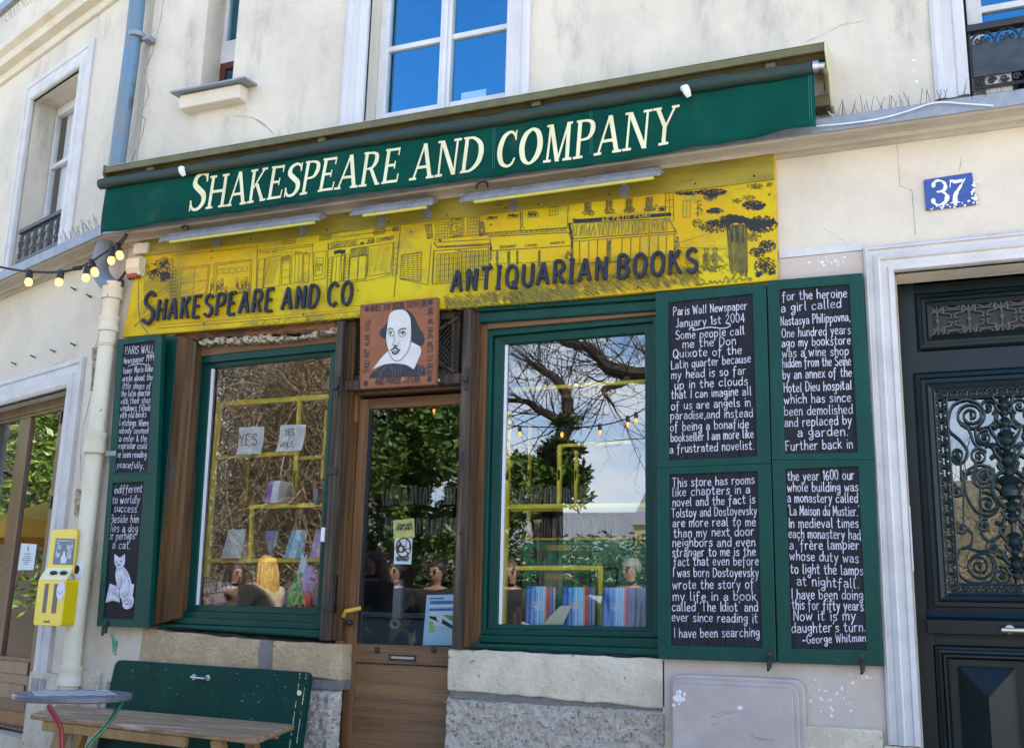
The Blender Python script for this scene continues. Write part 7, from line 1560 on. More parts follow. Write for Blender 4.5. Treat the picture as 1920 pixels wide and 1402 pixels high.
# rows of old books
def row(k, p0, p1, hpx, n, b, group, lab, seed, tilt=.0):
    rr = random.Random(seed); a0, c0 = P(k, *p0, b); a1, c1 = P(k, *p1, b); H = P(k, p0[0], p0[1]-hpx, b)[1]-c0; mt = [pbr('old_cover', c, .6) for c in ((.035, .028, .022), (.05, .045, .03), (.028, .035, .03), (.06, .032, .022), (.10, .09, .065))]
    x = a0
    w = (a1-a0)/n
    for i in range(n):
        wi = w*rr.uniform(.55, .98); hi = H*rr.uniform(.78, 1.0); mb = MB(); tl_ = rr.choice((0, 0, 0, .012, -.01))
        mb.prism([(x, c0), (x+wi, c0), (x+wi+tl_, c0+hi), (x+tl_, c0+hi)], b, b+.14); o = mb.build('old_book', rr.choice(mt)); tag(o, lab, 'book', group)
        m2 = MB(); m2.prism([(x+wi*.30, c0+hi*.05), (x+wi*.48, c0+hi*.05), (x+wi*.48+tl_, c0+hi*.97), (x+wi*.30+tl_, c0+hi*.97)], b-.001, b+.001); s_ = m2.build('spine_label', pbr('worn_spine', rr.choice(((.16, .15, .12), (.10, .095, .07), (.22, .21, .19))), .6), o)
        s_.location = -(Vector(o.location))+ (sum((Vector(v) for v in m2.v), Vector())/len(m2.v))*0 + Vector(o.location)*1
        s_.location = (0, 0, 0)
        x += w
row('M', (385, 255), (1000, 253), 135, 26, yr+.25, 'old books on the upper shelf of the window by the wide shutters', 'dark old book on the upper yellow shelf of window by the wide shutters', 3)
row('M', (540, 490), (1160, 492), 150, 30, yr+.30, 'old books on the lower shelf of the window by the wide shutters', 'dark old book in the row above the green metal cabinet', 4)
row('J', (420, 820), (1030, 835), 165, 22, 1.0, 'old books seen through the shop door', 'dark old book on the upper shelf behind the door glass', 5)
row('J', (430, 1060), (1030, 1075), 150, 20, 1.02, 'old books low behind the shop door', 'dark old book on the lower shelf behind the door glass', 6)
mb = MB(); a0, c0 = P('M', 520, 497, yr+.28); a1 = P('M', 1250, 497, yr+.28)[0]; mb.box(a0, a1, yr+.26, yr+.55, c0-.02, c0-.002); a2, c2 = P('J', 410, 838, .98); a3 = P('J', 1040, 838, .98)[0]; 
mb.build('shelf_board', 'shelf_dim', rs_)
# green metal cabinet with vents
g = thing('metal_cabinet', 'bright green metal cabinet with vents behind the blue books', 'cabinet', (P('M', 700, 900, .6)[0], .6, 1.0))
q = [P('M', 470, 525, yr+.2), P('M', 1030, 520, yr+.2), P('M', 1040, 1000, yr+.2), P('M', 455, 1100, yr+.2)]
mb = MB(); mb.box(q[0][0], q[1][0]+.35, yr+.2, yr+.5, q[3][1]-.2, q[0][1]); mb.build('body', 'crate', g, bevel=.006)
mb = MB()
for x, y in ((555, 580), (620, 590), (855, 570), (915, 570), (555, 780), (600, 790), (905, 780)):
    for j in range(5): a, c = P('M', x, y+j*16, yr+.198); mb.box(a-.022, a+.022, yr+.197, yr+.2035, c-.006, c+.004)
mb.build('vent', 'dark', g)
mb = MB(); a, c = P('M', 735, 570, yr+.198); mb.box(a-.09, a+.09, yr+.192, yr+.1995, c-.018, c+.018); a, c = P('M', 730, 780, yr+.198); mb.box(a-.09, a+.09, yr+.192, yr+.1995, c-.018, c+.018); mb.build('label_plate', bm('dull_gold', (.30, .22, .05)), g)
mb = MB()
for x in (590, 720, 830, 960): a, c = P('M', x, 700, yr+.199); mb.box(a-.004, a+.004, yr+.1965, yr+.2025, c-.32, c+.28)
mb.build('seam', 'dark', g)
# three copies of one striped blue book
B1, B2_, B3, B4 = bm('deep_blue', (.012, .06, .27)), bm('mid_blue', (.03, .16, .45)), bm('light_blue', (.13, .36, .62)), bm('pale_blue', (.36, .55, .72)); RD, RL = bm('brick_red', (.38, .035, .022)), bm('pale_red', (.50, .25, .20))
st = [B1, B2_, B1, B2_, B3, B2_, B3, B4, B3, B4, B3, B4, RL, RD, RD, RD, B2_, B1]
for q, lab in (([(497, 850), (690, 855), (685, 1132), (485, 1132)], 'blue and red striped book, leftmost of the three in window by the wide shutters'), ([(762, 858), (978, 858), (975, 1138), (752, 1138)], 'blue and red striped book between two identical ones in window by the wide shutters'), ([(1062, 862), (1275, 862), (1265, 1142), (1055, 1142)], 'blue and red striped book, rightmost of the three in window by the wide shutters')):
    R.seed(21); book(lab, 'M', q, .26, .045, [B1]+st, 'three striped display books', None, [('THE', .36, .44, .58, .030, .0021), ('CLIMATE', .26, .535, .74, .030, .0021), ('BOOK', .35, .63, .64, .030, .0021)])
R.seed(99)
book('grey blue book at the edge of the window by the wide shutters', 'M', [(1305, 840), (1360, 838), (1358, 1145), (1302, 1145)], .28, .05, [bm('grey_blue_cover', (.12, .15, .20))], 'books in the window by the wide shutters')
q = [P('M', x, y, .22) for x, y in ((740, 995), (825, 990), (760, 1130), (610, 1132))]
mb = MB(); mb.prism(q, .22, .226); o = mb.build('leaflet', bm('pale_green_card', (.45, .42, .30)), bevel=.001); tag(o, 'pale folded card leaning between two striped books', 'card')

# things behind the door glass
q = [P('J', x, y, .152) for x, y in ((512, 942), (686, 925), (690, 1082), (518, 1092))]
t = thing('hanging_sign', 'yellow card reading Closed until hanging inside the shop door', 'notice', (q[3][0], .15, q[3][1]))
mb = MB(); mb.prism(q, .152, .156); mb.build('card', bm('pale_yellow_card', (.52, .46, .16)), t)
mb = MB(); text(mb, 'Closed until', uv(q, .16, .40), uv(q, .84, .37), .026, .0018, .150, slant=.2); text(mb, "Fermé jusqu'à", uv(q, .12, .58), uv(q, .88, .55), .026, .0018, .150, slant=.2); mb.build('lettering', 'dark', t, fix=False)
q = [P('J', x, y, .150) for x, y in ((527, 1090), (672, 1088), (662, 1303), (518, 1300))]
t = thing('no_photo_notice', 'white notice with crossed out camera in the shop door', 'notice', (q[3][0], .15, q[3][1]))
mb = MB(); mb.prism(q, .150, .1515); mb.build('sheet', bm('bluish_paper', (.56, .66, .76)), t)
mb = MB(); cx_, cz_ = uv(q, .52, .36); mb.ribbon([(cx_+.052*math.cos(k), cz_+.060*math.sin(k)) for k in [i*math.pi/12 for i in range(25)]], .0055, .149, cap=False); mb.ribbon([(cx_-.036, cz_+.042), (cx_+.036, cz_-.042)], .005, .1486, cap=False); mb.build('red_ring', 'redp', t, fix=False)
mb = MB(); mb.prism([(cx_-.045, cz_-.032), (cx_+.008, cz_-.032), (cx_+.008, cz_+.012), (cx_-.012, cz_+.012), (cx_-.018, cz_+.022), (cx_-.034, cz_+.022), (cx_-.04, cz_+.012), (cx_-.045, cz_+.012)], .1490, .1499); mb.ring([(cx_+.014, cz_+.045), (cx_+.045, cz_+.045), (cx_+.045, cz_-.012), (cx_+.014, cz_-.012)], [(cx_+.018, cz_+.041), (cx_+.041, cz_+.041), (cx_+.041, cz_-.006), (cx_+.018, cz_-.006)], .1490, .1499)
text(mb, 'NO PHOTOS OR', uv(q, .16, .80), uv(q, .84, .80), .014, .0018, .149); text(mb, 'VIDEO ALLOWED', uv(q, .16, .88), uv(q, .84, .88), .014, .0018, .149); mb.build('pictogram', 'dark', t, fix=False)
mb = MB(); mb.disc(cx_-.018, cz_-.010, .014, .1486, 14); mb.build('camera_lens', 'paper', t, fix=False)
# poster on the counter
q = [P('K', x, y, .30) for x, y in ((775, 290), (1010, 285), (990, 655), (745, 655))]
t = thing('poster', 'pale blue poster with map colours standing low behind door glass', 'poster', (q[3][0], .3, q[3][1]))
mb = MB(); mb.prism(q, .30, .315); mb.build('board', bm('pale_blue_paper', (.38, .58, .72)), t)
pm = [bm('poster_blue', (.02, .12, .34)), bm('poster_white', (.62, .70, .74)), bm('poster_green', (.05, .30, .10)), bm('poster_lime', (.35, .50, .12)), 'dark']
mb = MB()
def pb(m, pts, l=1): mb.m = m; mb.poly([uv(q, u, v) for u, v in pts], .30-.0012*l)
pb(0, [(.1, .06), (.55, .06), (.55, .09), (.1, .09)]); pb(0, [(.12, .12), (.98, .12), (.98, .19), (.12, .19)]); pb(1, [(.12, .20), (.98, .20), (.98, .24), (.12, .24)]); pb(0, [(.12, .27), (.98, .27), (.98, .32), (.12, .32)]); pb(1, [(.12, .33), (.98, .33), (.98, .62), (.14, .62)]); pb(2, [(.55, .40), (.98, .42), (.98, .56), (.75, .50)], 2); pb(4, [(.14, .42), (.45, .44), (.98, .66), (.98, .72), (.5, .56), (.16, .47)], 3); pb(3, [(.14, .50), (.28, .54), (.34, .74), (.16, .74)], 2); pb(1, [(.32, .36), (.58, .42), (.52, .58), (.38, .50)], 4)
mb.build('print', pm, t, fix=False)
# counter, till and books beyond
t = thing('counter', 'dark counter with screen beyond the shop door', 'counter', (P('K', 480, 560, 1.3)[0], 1.3, .05))
a0, c0 = P('K', 290, 450, 1.3); a1 = P('K', 780, 450, 1.3)[0]; mb = MB(); mb.box(a0, a1, 1.3, 1.8, .06, c0); mb.box(a0-.05, a1, 1.25, 1.85, c0+.001, c0+.04); mb.build('desk', bm('grey_blue_wood', (.09, .12, .13)), t, bevel=.006)
a, c = P('K', 535, 180, 1.2); a1, c1 = P('K', 580, 460, 1.2); mb = MB(); mb.box(a, a1, 1.2, 1.24, c1, c); mb.build('screen', bm('pale_screen_back', (.25, .28, .30)), t, bevel=.004)
a, c = P('K', 545, 500, 1.1); mb = MB(); mb.tube([(a+.035*math.cos(k), 1.1, c+.028*math.sin(k)) for k in [i*math.pi/8 for i in range(17)]], .012, 8); o = mb.build('tape_roll', bm('dim_white_tape', (.3, .3, .31)), smooth=True); tag(o, 'white roll of tape on the counter behind door glass', 'roll')

for i, (k, x, y, w_, h_, c) in enumerate((('M', 395, 1128, 60, 90, (.10, .09, .08)), ('M', 420, 1128, 40, 120, (.16, .05, .04)), ('H', 640, 648, 60, 120, (.30, .26, .20)), ('H', 1000, 250, 40, 120, (.12, .14, .10)), ('H', 1030, 250, 36, 140, (.24, .08, .05)), ('H', 1190, 250, 44, 120, (.10, .13, .2)), ('G', 640, 1110, 60, 130, (.14, .10, .07)), ('G', 700, 1105, 50, 110, (.08, .10, .12)))):
    b = .46; a, c_ = P(k, x, y, b); s_ = ZM[k][2]/300.0
    o = bx('shelf_book', a, a+w_*s_, b, b+.15, c_, c_+h_*s_, pbr('shelf_book_cover', c, .5, tuple(v*.7 for v in c), 20)); tag(o, ('dark book low behind the first striped book', 'dull red book beside the dark one behind striped books', 'beige book next to the pale grey one', 'olive book upright right of the white lettered book', 'rust red book beside the olive upright one', 'dim blue book at the end of the upper yellow shelf', 'brown book under the top rail of yellow display shelf', 'grey blue book beside the brown one under top rail')[i], 'book', 'loose books on the yellow shelves')
# ---------------------------------------------------------------- the street behind the camera, seen in the glass
def np_leaves(name, pts, size, mat, root, seed=1, flat=.5):
    """many small leaf blades (two triangles folded along the midrib)"""
    rr = random.Random(seed); v = []; f = []
    for p in pts:
        d = Vector((rr.gauss(0, 1), rr.gauss(0, 1), rr.gauss(0, 1)*flat)).normalized(); s = d.orthogonal().normalized(); s = (Matrix.Rotation(rr.uniform(0, 6.28), 3, d) @ s); l = size*rr.uniform(.6, 1.3); i = len(v)
        v += [p, p+d*l*.5+s*l*.2, p+d*l, p+d*l*.5-s*l*.2]; f.append((i, i+1, i+2, i+3))
    mb = MB(); mb.v = v; mb.f = f; mb.mi = [0]*len(f); return mb.build(name, mat, root, fix=False)
leaf_d = pbr('laurel_leaf', (.055, .115, .020), .45, (.11, .17, .03), 3, spec=.35)
leaf_y = pbr('spring_leaf', (.12, .22, .02), .45, (.20, .30, .03), 3)
bark = pbr('dark_bark', (.055, .040, .028), .9, (.03, .022, .016), 12, bump=.6, bsc=30)
twig_m = pbr('dry_vine_stems', (.27, .20, .115), .85, (.16, .12, .065), 9)
def bush(name, label, centre, rx, ry, rz, n, mat, seed, group, cat='bush', leaf=.12):
    rr = random.Random(seed); c = Vector(centre); t = thing(name, label, cat, (c.x, c.y, 0), group); pts = []
    cl = [(Vector((rr.gauss(0, .5)*rx, rr.gauss(0, .5)*ry, rr.gauss(0, .5)*rz)), rr.uniform(.18, .38)) for _ in range(42)]
    for i in range(n):
        k, s = rr.choice(cl); d = Vector((rr.gauss(0, 1), rr.gauss(0, 1), rr.gauss(0, 1))).normalized(); pts.append(c+k+Vector((d.x*rx*s, d.y*ry*s, d.z*rz*s))*rr.uniform(.6, 1.05))
    np_leaves('crown', pts, leaf, mat, t, seed)
    mb = MB(); b = Vector((c.x, c.y, 0)); mb.tube([b, b+Vector((.05, 0, (c.z)*.5)), c], [.12, .09, .05], 7)
    for k, s in cl[:16]: mb.tube([b+Vector((0, 0, c.z*.4)), c+k*.5-Vector((0, 0, .2)), c+k], [.05, .03, .012], 5)
    mb.build('trunk', bark, t); return t
gp = 'evergreen bushes across the street'
c1 = mirrored(775, 885, 7.5); bush('evergreen_tree', 'glossy dark evergreen tree reflected in the shop door', (c1.x-.1, c1.y, c1.z+.1), .85, .85, 1.6, 19000, leaf_d, 11, gp, 'tree', .15)
c2 = mirrored(1020, 880, 9.0); bush('evergreen_bush', 'dark evergreen bush reflected low in the window by the wide shutters', (c2.x, c2.y, c2.z-.05), .60, .6, .42, 7000, leaf_d, 12, gp, 'bush', .14)
c3 = mirrored(925, 930, 8.5); bush('evergreen_bush', 'dark evergreen bush beside the first one in window by the wide shutters', (c3.x, c3.y, c3.z-.1), .35, .4, .40, 2500, leaf_d, 13, gp, 'bush', .14)
c4 = mirrored(600, 880, 12.5); bush('ivy_bush', 'light green ivy bush at the edge of the thicket', (c4.x, c4.y, c4.z), .8, .8, 1.4, 4000, leaf_y, 14, gp, 'bush', .13)
# bare tree : main limbs follow the reflection in the window by the wide shutters, twigs grow from them
def limb_tree(name, label, limbs, d, seed, nt, base=None, group='bare trees across the street'):
    rr = random.Random(seed); t = None; mb = MB(); tips = []
    for pts, r0, r1 in limbs:
        P3 = [tuple(mirrored(x, y, d+dd)) for x, y, dd in pts]; c = crom(P3, 5)
        if t is None: t = thing(name, label, 'tree', (c[0][0], c[0][1], 0), group); c = [(c[0][0], c[0][1], 0)]+c
        m = len(c); rad_ = [r0+(r1-r0)*i/(m-1) for i in range(m)]; mb.tube(c, rad_, 7); tips += [(Vector(c[i]), (Vector(c[min(i+1, m-1)])-Vector(c[max(i-1, 0)])).normalized(), rad_[i]) for i in range(2, m)]
    mb.build('trunk', bark, t); mb = MB()
    def grow(p, dr, L_, r, lev):
        q = [p]; k = 4; dd = dr.copy()
        for i in range(k): dd = (dd+Vector((rr.gauss(0, .22), rr.gauss(0, .22), rr.gauss(0.04, .2)))).normalized(); q.append(q[-1]+dd*L_/k)
        mb.tube(q, [r*(1-.7*i/k) for i in range(k+1)], 3, caps=False)
        if lev > 0:
            for _ in range(rr.choice((2, 3, 3))): j = rr.randint(1, k); grow(q[j], (dd+Vector((rr.gauss(0, .7), rr.gauss(0, .5), rr.gauss(.0, .6)))).normalized(), L_*rr.uniform(.5, .8), r*.55, lev-1)
    for _ in range(nt):
        p, dr, r = rr.choice(tips); grow(p, (dr+Vector((rr.gauss(0, .8), rr.gauss(0, .6), rr.gauss(.15, .7)))).normalized(), rr.uniform(.6, 1.7), min(.013, max(.006, r*.3)), 2)
    mb.build('twigs', bark, t, fix=False); return t
limb_tree('bare_tree', 'bare crooked tree with twisted limbs reflected in window by the wide shutters', [([(1040, 850, 0), (1052, 818, 0), (1062, 800, 0), (1063, 770, .1), (1060, 738, .1), (1040, 708, .2), (1018, 695, .2), (994, 680, .3)], .14, .05), ([(1060, 800, 0), (1035, 780, -.2), (1010, 768, -.3), (985, 752, -.4), (940, 750, -.5)], .09, .03)], 9.5, 5, 55)
limb_tree('bare_tree', 'bare tree with long drooping branches at the top of the window by the wide shutters', [([(1290, 820, 0), (1285, 730, 0), (1240, 705, 0), (1190, 702, .1), (1140, 688, .2), (1125, 672, .2), (1100, 650, .3), (1060, 642, .4), (1040, 630, .4)], .17, .045), ([(1190, 702, .1), (1160, 720, .0), (1130, 730, -.2), (1150, 760, -.3)], .07, .02)], 8.0, 6, 60)
# dry thicket for the window by the cat shutter
def thicket(name, label, x0, x1, y0, y1, z0, z1, n, seed, mat=twig_m):
    rr = random.Random(seed); mb = MB()
    for i in range(n):
        p = Vector((rr.uniform(x0, x1), rr.uniform(y0, y1), rr.uniform(z0, z1*.9))); d = Vector((rr.gauss(0, .5), rr.gauss(0, .4), rr.gauss(.35, .6))).normalized(); q = [p]; L_ = rr.uniform(.7, 2.2)
        for k in range(5): d = (d+Vector((rr.gauss(0, .35), rr.gauss(0, .3), rr.gauss(-.06, .3)))).normalized(); q.append(q[-1]+d*L_/5)
        r = rr.choice((.004, .005, .006, .007, .009, .016)); mb.tube(q, [r, r, r*.9, r*.8, r*.6, r*.3], 3, caps=False)
    o = mb.build(name, mat, fix=False); tag(o, label, 'thicket', None, 'stuff'); return o
A = mirrored(360, 900, 10.5); B = mirrored(660, 900, 10.5); zt_ = mirrored(500, 640, 11.5).z
thicket('thicket', 'tangled dry brown vines and stems reflected in window by the cat shutter', A.x-1.0, B.x-.2, -13.2, -10.3, .3, zt_+.6, 7000, 31)
mb = MB(); a_, b_ = A.x-2.5, B.x+1.6
g = []
br_x = [mirrored(640, 900, 13.6+j*.28).x for j in range(13)]
for j in range(13):
    row_ = []
    for i in range(31): row_.append(mb.wp((a_+(br_x[j]-a_)*i/30, -13.6-j*.28+R.uniform(-.2, .2), (zt_+1.0)*j/12+R.uniform(-.15, .15))))
    g.append(row_)
for j in range(12):
    for i in range(30): mb.face(g[j][i], g[j][i+1], g[j+1][i+1], g[j+1][i])
o = mb.build('bank', pbr('dry_brown_scrub', (.25, .18, .10), .95, (.11, .085, .045), 5, .35, .65, 1.0, 18, c4=(.09, .11, .03), s4=2.5, t4=.55), fix=False); o['kind'] = 'structure'
A2 = mirrored(1740, 900, 12); B2__ = mirrored(1960, 900, 12)
thicket('thicket', 'tall dry grass and canes reflected in the carriage door', A2.x-1, B2__.x+2, -13.6, -12.0, .2, 3.4, 1500, 33, pbr('straw_canes', (.34, .27, .12), .85, (.22, .17, .08), 6))
o = MB(); o.box(A2.x-2, B2__.x+3, -15.2, -14.8, 0, 3.8); o = o.build('garden_wall', pbr('old_garden_stone', (.30, .26, .19), .95, (.18, .155, .11), 4, bump=.6, bsc=12)); tag(o, 'old stone garden wall reflected in the carriage door', 'wall')
# van and parked car
def vehicle(name, label, cat, x, y, L_, W, H, prof, mat, winprof, wheels):
    t = thing(name, label, cat, (x, y, 0)); mb = MB()
    def ring(yy, s): return [mb.wp((x-L_/2+u*L_, yy, v*H*1.0)) for u, v in prof]
    mb.loft([ring(y+W/2, 1), ring(y-W/2, 1)]); mb.build('body', mat, t, bevel=.06, seg=3)
    for wp_ in winprof:
        mb = MB(); mb.loft([[mb.wp((x-L_/2+u*L_, y+W/2+.004, v*H)) for u, v in wp_], [mb.wp((x-L_/2+u*L_, y+W/2-.03, v*H)) for u, v in wp_]]); mb.build('window', pbr('car_glass', (.02, .025, .03), .05), t, bevel=.01)
    for u in wheels:
        wx = x-L_/2+u*L_; mb = MB(); mb.tube([(wx, y+W/2-.2, .32), (wx, y+W/2+.012, .32)], .32, 20); w = mb.build('wheel', 'rubber', t, bevel=.02); mb = MB(); mb.tube([(wx, y+W/2+.0, .32), (wx, y+W/2+.02, .32)], .19, 14); mb.build('rim', 'steel', w)
    return t
vp = mirrored(450, 960, 11.6)
vehicle('white_van', 'white delivery van parked before the thicket, reflected in window by the cat shutter', 'van', vp.x-1.4, -12.3, 5.2, 1.9, 3.1, [(0, .12), (0, .85), (.03, .98), (.70, 1.0), (.80, .93), (.90, .56), (.98, .48), (1, .35), (1, .12)], pbr('white_van_paint', (.72, .72, .70), .3, coat=.5), [[(.70, .58), (.70, .86), (.79, .86), (.87, .60)], [(.40, .58), (.40, .86), (.67, .86), (.67, .58)]], (.2, .8))
cp_ = mirrored(1090, 1040, 6.6)
vehicle('parked_car', 'dark green parked car reflected in the window by the wide shutters', 'car', cp_.x, -7.0, 4.3, 1.75, 1.42, [(0, .2), (.01, .55), (.12, .66), (.25, .97), (.55, 1.0), (.74, .66), (.95, .58), (1, .45), (1, .2)], pbr('dark_green_car_paint', (.008, .035, .022), .15, coat=1.0), [[(.17, .66), (.27, .92), (.41, .94), (.41, .66)], [(.43, .66), (.43, .94), (.54, .94), (.69, .66)]], (.2, .8))
# houses far across the river side
def house(label, x, y, w, d, h, c, floors, nw):
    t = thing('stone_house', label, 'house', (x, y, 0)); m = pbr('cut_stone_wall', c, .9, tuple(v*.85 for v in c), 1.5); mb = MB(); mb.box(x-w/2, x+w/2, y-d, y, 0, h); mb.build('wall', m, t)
    mb = MB(); mb.loft([[mb.wp(p) for p in ((x-w/2-.2, y+.2, h+.002), (x+w/2+.2, y+.2, h+.002), (x+w/2+.2, y-d-.2, h+.002), (x-w/2-.2, y-d-.2, h+.002))], [mb.wp(p) for p in ((x-w/2+.6, y-1.4, h+2.6), (x+w/2-.6, y-1.4, h+2.6), (x+w/2-.6, y-d+1.4, h+2.6), (x-w/2+.6, y-d+1.4, h+2.6))]]); mb.build('roof', 'zinc', t)
    for i in range(nw):
        for j in range(floors):
            cx_ = x-w/2+w*(i+.5)/nw; cz_ = h*(j+.5)/floors; mb = MB(); mb.box(cx_-.55, cx_+.55, y-.05, y+.02, cz_-.9, cz_+.9); wn = mb.build('window', 'white', t); mb = MB(); mb.box(cx_-.45, cx_+.45, y+.0, y+.025, cz_-.8, cz_+.8); mb.build('pane', pbr('far_pane', (.04, .05, .06), .1), wn)
hp = mirrored(1172, 900, 52); house('pale stone house with grey roof far across the river', hp.x+6.5, -52, 12, 9, 6.4, (.40, .33, .19), 2, 5)
hp = mirrored(960, 940, 60); house('grey stone house partly hidden by bushes far away', hp.x, -60, 18, 9, 5.5, (.36, .33, .27), 2, 7)
# leafy bush and yellow parasol beside the cafe on the left
t_ = bush('leafy_bush', 'bright green leafy bush reflected in the brown glazed door', (-13.2, -.5, 2.9), 1.2, 1.6, 1.4, 9000, leaf_y, 15, 'leafy bushes by the cafe', 'bush', .15)
t_ = bush('leafy_bush', 'second bright green bush farther along the cafe front', (-15.4, -.9, 3.2), 1.3, 1.8, 1.5, 7000, leaf_y, 16, 'leafy bushes by the cafe', 'bush', .15)
t = thing('parasol', 'yellow cafe parasol reflected in the brown glazed door', 'parasol', (-10.6, -.35, 0))
mb = MB(); n = 8; A_ = [mb.wp((-10.6+1.35*math.cos(k*math.pi/4), -.35+1.35*math.sin(k*math.pi/4), 2.0)) for k in range(8)]; B_ = [mb.wp((-10.6+1.35*math.cos(k*math.pi/4), -.35+1.35*math.sin(k*math.pi/4), 1.82)) for k in range(8)]; tp = mb.wp((-10.6, -.35, 2.5))
for k in range(8): mb.face(A_[k], A_[(k+1) % 8], tp); mb.face(A_[k], A_[(k+1) % 8], B_[(k+1) % 8], B_[k])
mb.build('canopy', pbr('amber_canvas', (.80, .46, .03), .8), t, fix=False)
mb = MB(); mb.tube([(-10.6, -.35, 0), (-10.6, -.35, 2.5)], .025, 8); mb.build('pole', 'white', t)
# festoon lights over the street, mirrored in the window by the wide shutters
t = thing('string_lights', 'string of amber bulbs over the street reflected in window by the wide shutters', 'lights', tuple(mirrored(1080, 800, 7.0)))
cb = [mirrored(x, y, 7.0) for x, y in ((760, 740), (860, 778), (950, 796), (1050, 800), (1130, 796), (1190, 776), (1260, 730))]
mb = MB(); mb.tube(crom([tuple(v) for v in cb], 6), .009, 5); mb.build('cable', 'rubber', t)
for x, y in ((812, 758), (974, 800), (1053, 801), (1124, 797), (1176, 782), (1192, 775)):
    v = mirrored(x, y, 7.0); mb = MB(); mb.tube([v+Vector((0, 0, .02)), v+Vector((0, 0, -.06))], [.024, .028], 8); mb.build('socket', 'rubber', t); mb = MB(); mb.tube([v+Vector((0, 0, -.06)), v+Vector((0, 0, -.08)), v+Vector((0, 0, -.115)), v+Vector((0, 0, -.13))], [.013, .02, .018, .005], 8); mb.build('bulb', 'bulb', t, smooth=True)
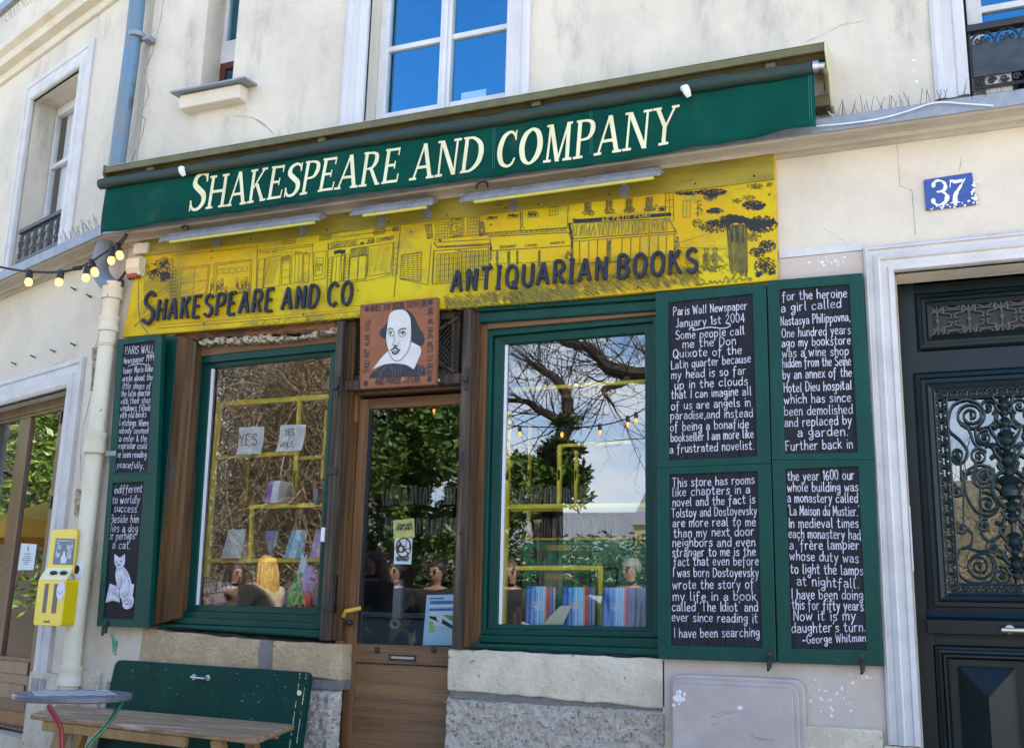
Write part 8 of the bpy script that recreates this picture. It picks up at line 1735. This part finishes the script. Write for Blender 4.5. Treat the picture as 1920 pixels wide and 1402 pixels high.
# passers-by in the reflections
def person(label, x, y, h, face_, hairc, coat, trousers, hair_long, arms, skinc=(.30, .175, .12)):
    """standing figure; face_ is the heading angle (0 looks to +y, the shop)"""
    t = thing('person', label, 'person', (x, y, 0)); ca, sa = math.cos(face_), math.sin(face_)
    def w(v): return Vector((x+(v[0]*ca-v[1]*sa)*h, y+(v[0]*sa+v[1]*ca)*h, v[2]*h))
    def skin(name, verts, edges, mat):
        me = bpy.data.meshes.new(name); loc = ROOT_LOC(t); me.from_pydata([tuple(w(v[0])-loc) for v in verts], [], []); me.from_pydata if False else None
        me = bpy.data.meshes.new(name); me.from_pydata([tuple(w(v[0])-loc) for v in verts], edges, []); me.materials.append(mat); o = bpy.data.objects.new(name, me); COL.objects.link(o); o.parent = t
        s = o.modifiers.new('skin', 'SKIN'); o.modifiers.new('sub', 'SUBSURF').levels = 1; o.modifiers['sub'].render_levels = 2; s.use_smooth_shade = True
        for i, v in enumerate(verts): k = o.data.skin_vertices[0].data[i]; k.radius = (v[1]*h, (v[2] if len(v) > 2 else v[1])*h); k.use_root = (i == 0)
        return o
    P_ = [((0, 0, .52), .085, .06), ((0, 0, .62), .075, .055), ((0, -.005, .74), .095, .06), ((0, -.005, .81), .085, .05), ((0, 0, .85), .032), ((0, .005, .875), .034), ((0, .012, .91), .048, .056), ((0, .008, .955), .050, .058), ((0, -.004, .978), .014, .018)]
    E = [(i, i+1) for i in range(8)]
    for s in (-1, 1):
        k = len(P_); el, ha = arms
        P_ += [((s*.11, 0, .80), .036), ((s*(.135), el[1]*.4, .66+el[2]), .028), ((s*el[0], el[1], el[3]), .020), ((s*ha, el[1]+.03, el[3]+.03), .016)]; E += [(3, k), (k, k+1), (k+1, k+2), (k+2, k+3)]
        k = len(P_); P_ += [((s*.055, 0, .47), .062), ((s*.06, .005, .27), .042), ((s*.06, -.005, .06), .026), ((s*.065, .04, .02), .026), ((s*.07, .085, .014), .018)]; E += [(0, k), (k, k+1), (k+1, k+2), (k+2, k+3), (k+3, k+4)]
    skin('body', P_, E, pbr('skin', skinc, .5))
    C = [((0, 0, .40), .13, .10), ((0, 0, .60), .125, .09), ((0, -.005, .74), .14, .09), ((0, -.005, .825), .10, .07)]; CE = [(0, 1), (1, 2), (2, 3)]
    for s in (-1, 1): k = len(C); el, ha = arms; C += [((s*.115, 0, .80), .058), ((s*.138, el[1]*.4, .66+el[2]), .052), ((s*(el[0]*.9+.01), el[1]*.95, el[3]-.005), .040)]; CE += [(3, k), (k, k+1), (k+1, k+2)]
    skin('coat', C, CE, pbr('coat_cloth', coat, .9, tuple(v*.7 for v in coat), 8))
    T2 = [((0, 0, .50), .088, .066)]; TE = []
    for s in (-1, 1): k = len(T2); T2 += [((s*.055, 0, .46), .068), ((s*.06, .005, .27), .050), ((s*.06, -.005, .05), .036)]; TE += [(0, k), (k, k+1), (k+1, k+2)]
    skin('trousers', T2, TE, pbr('trouser_cloth', trousers, .9))
    mb = MB(); H_ = []
    for i in range(7):
        th_ = math.pi*(i/6)*.62
        H_.append([mb.wp(w((.060*math.sin(th_+.02)*math.cos(q_), -.016+.068*math.sin(th_+.02)*math.sin(q_), .958+.048*math.cos(th_)))) for q_ in [k*math.pi/6+math.pi*.05 for k in range(12)]])
    for r_ in H_:
        for i_ in r_: mb.v[i_] += Vector((R.gauss(0, .0045), R.gauss(0, .0045), R.gauss(0, .005)-(.02 if r_ is H_[-1] and R.random() < .5 else 0)))*h
    mb.loft(H_, caps=False)
    if hair_long:
        for k in range(9):
            q_ = math.pi+math.pi*(k/8.0)*1.0; mb.tube([w((.05*math.cos(q_), -.012+.05*math.sin(q_), .955)), w((.058*math.cos(q_), -.02+.055*math.sin(q_), .88)), w((.062*math.cos(q_), -.03+.05*math.sin(q_), .80)), w((.05*math.cos(q_), -.03+.05*math.sin(q_), .70))], [.02*h, .024*h, .022*h, .006*h], 6)
    mb.build('hair', pbr('hair', hairc, .6, tuple(v*.6 for v in hairc), 20), t, smooth=True)
    mb = MB()
    for s in (-1, 1): mb.ball(w((s*.020, .062, .936)), .009*h, .006*h, .0055*h, 6, 4); mb.tube([w((s*.010, .066, .950)), w((s*.030, .058, .951))], .0035*h, 4)
    mb.build('eyes', 'dark', t); mb = MB(); mb.ball(w((0, .070, .918)), .008*h, .012*h, .014*h, 6, 4); mb.build('nose', pbr('skin_nose', skinc, .5), t); mb = MB(); mb.ball(w((0, .060, .893)), .016*h, .006*h, .004*h, 7, 4); mb.build('mouth', pbr('lips', (.35, .12, .10), .5), t)
    return t
pp = mirrored(500, 1030, 3.8, .13); person('person with long blonde hair and beige coat, reflected in window by the cat shutter', pp.x, pp.y, 1.72, math.radians(105), (.62, .40, .10), (.50, .38, .22), (.05, .05, .07), True, ((.14, .10, .02, .56), .10))
pp = mirrored(445, 1050, 4.2, .13); person('person with dark hair and brown jacket beside the blonde one', pp.x, pp.y, 1.66, math.radians(-60), (.05, .03, .02), (.12, .075, .045), (.10, .10, .12), True, ((.14, .08, .02, .58), .11))
pp = mirrored(820, 1066, 3.9, .15); person('person in dark coat holding hands together, reflected in shop door', pp.x, pp.y, 1.68, 0.0, (.035, .025, .02), (.02, .02, .025), (.02, .02, .03), False, ((.07, .14, .0, .72), .03))
pp = mirrored(703, 1035, 3.3, .15); person('person with tousled brown hair and black coat, reflected in shop door', pp.x, pp.y, 1.74, math.radians(25), (.11, .06, .03), (.012, .012, .015), (.015, .015, .02), True, ((.13, .08, .0, .55), .10))
pp = mirrored(742, 1040, 4.3, .15); person('person in dark navy coat between two others in shop door', pp.x, pp.y, 1.70, math.radians(-15), (.03, .02, .015), (.010, .012, .022), (.012, .012, .016), False, ((.13, .08, .0, .55), .10))
pp = mirrored(1180, 1085, 4.4, .13); person('grey haired person in blue jacket reflected in window by the wide shutters', pp.x, pp.y, 1.74, math.radians(10), (.20, .195, .19), (.06, .09, .18), (.04, .04, .05), False, ((.13, .06, .0, .50), .11))
pp = mirrored(957, 1060, 4.8, .13); person('person in black coat at the edge of the window by the wide shutters', pp.x, pp.y, 1.72, math.radians(-20), (.10, .06, .03), (.015, .015, .018), (.03, .03, .04), False, ((.12, .10, .0, .60), .08))

house('added dark stone house blocking bright sky beyond the cafe bushes on the left', -27, 3.0, 9, 12, 5.2, (.07, .058, .045), 2, 3)  # unseen dark house, put in to keep bright sky out of the glazed door

h0 = mirrored(655, 930, 15); h1 = mirrored(1250, 930, 15)
hd = thing('hedge', 'low dark hedge added along the street to darken reflections in the window by the wide shutters', 'hedge', ((h0.x+h1.x)/2, -15, 0)); rr = random.Random(44)  # unseen hedge, added so the shop glass mirrors something darker
np_leaves('leaves', [Vector((rr.uniform(h0.x, h1.x+2.5), -15+rr.uniform(-.6, .6), (1-rr.random()**2)*(2.3+.35*math.sin(i*.0021)+.25*rr.random()))) for i in range(18000)], .16, pbr('dark_hedge_leaf', (.028, .058, .014), .6, (.05, .085, .02), 3, spec=.2), hd, 45)
mb = MB(); mb.box(h0.x, h1.x+2.5, -15.25, -14.9, 0, 1.9); mb.build('stems', bark, hd)
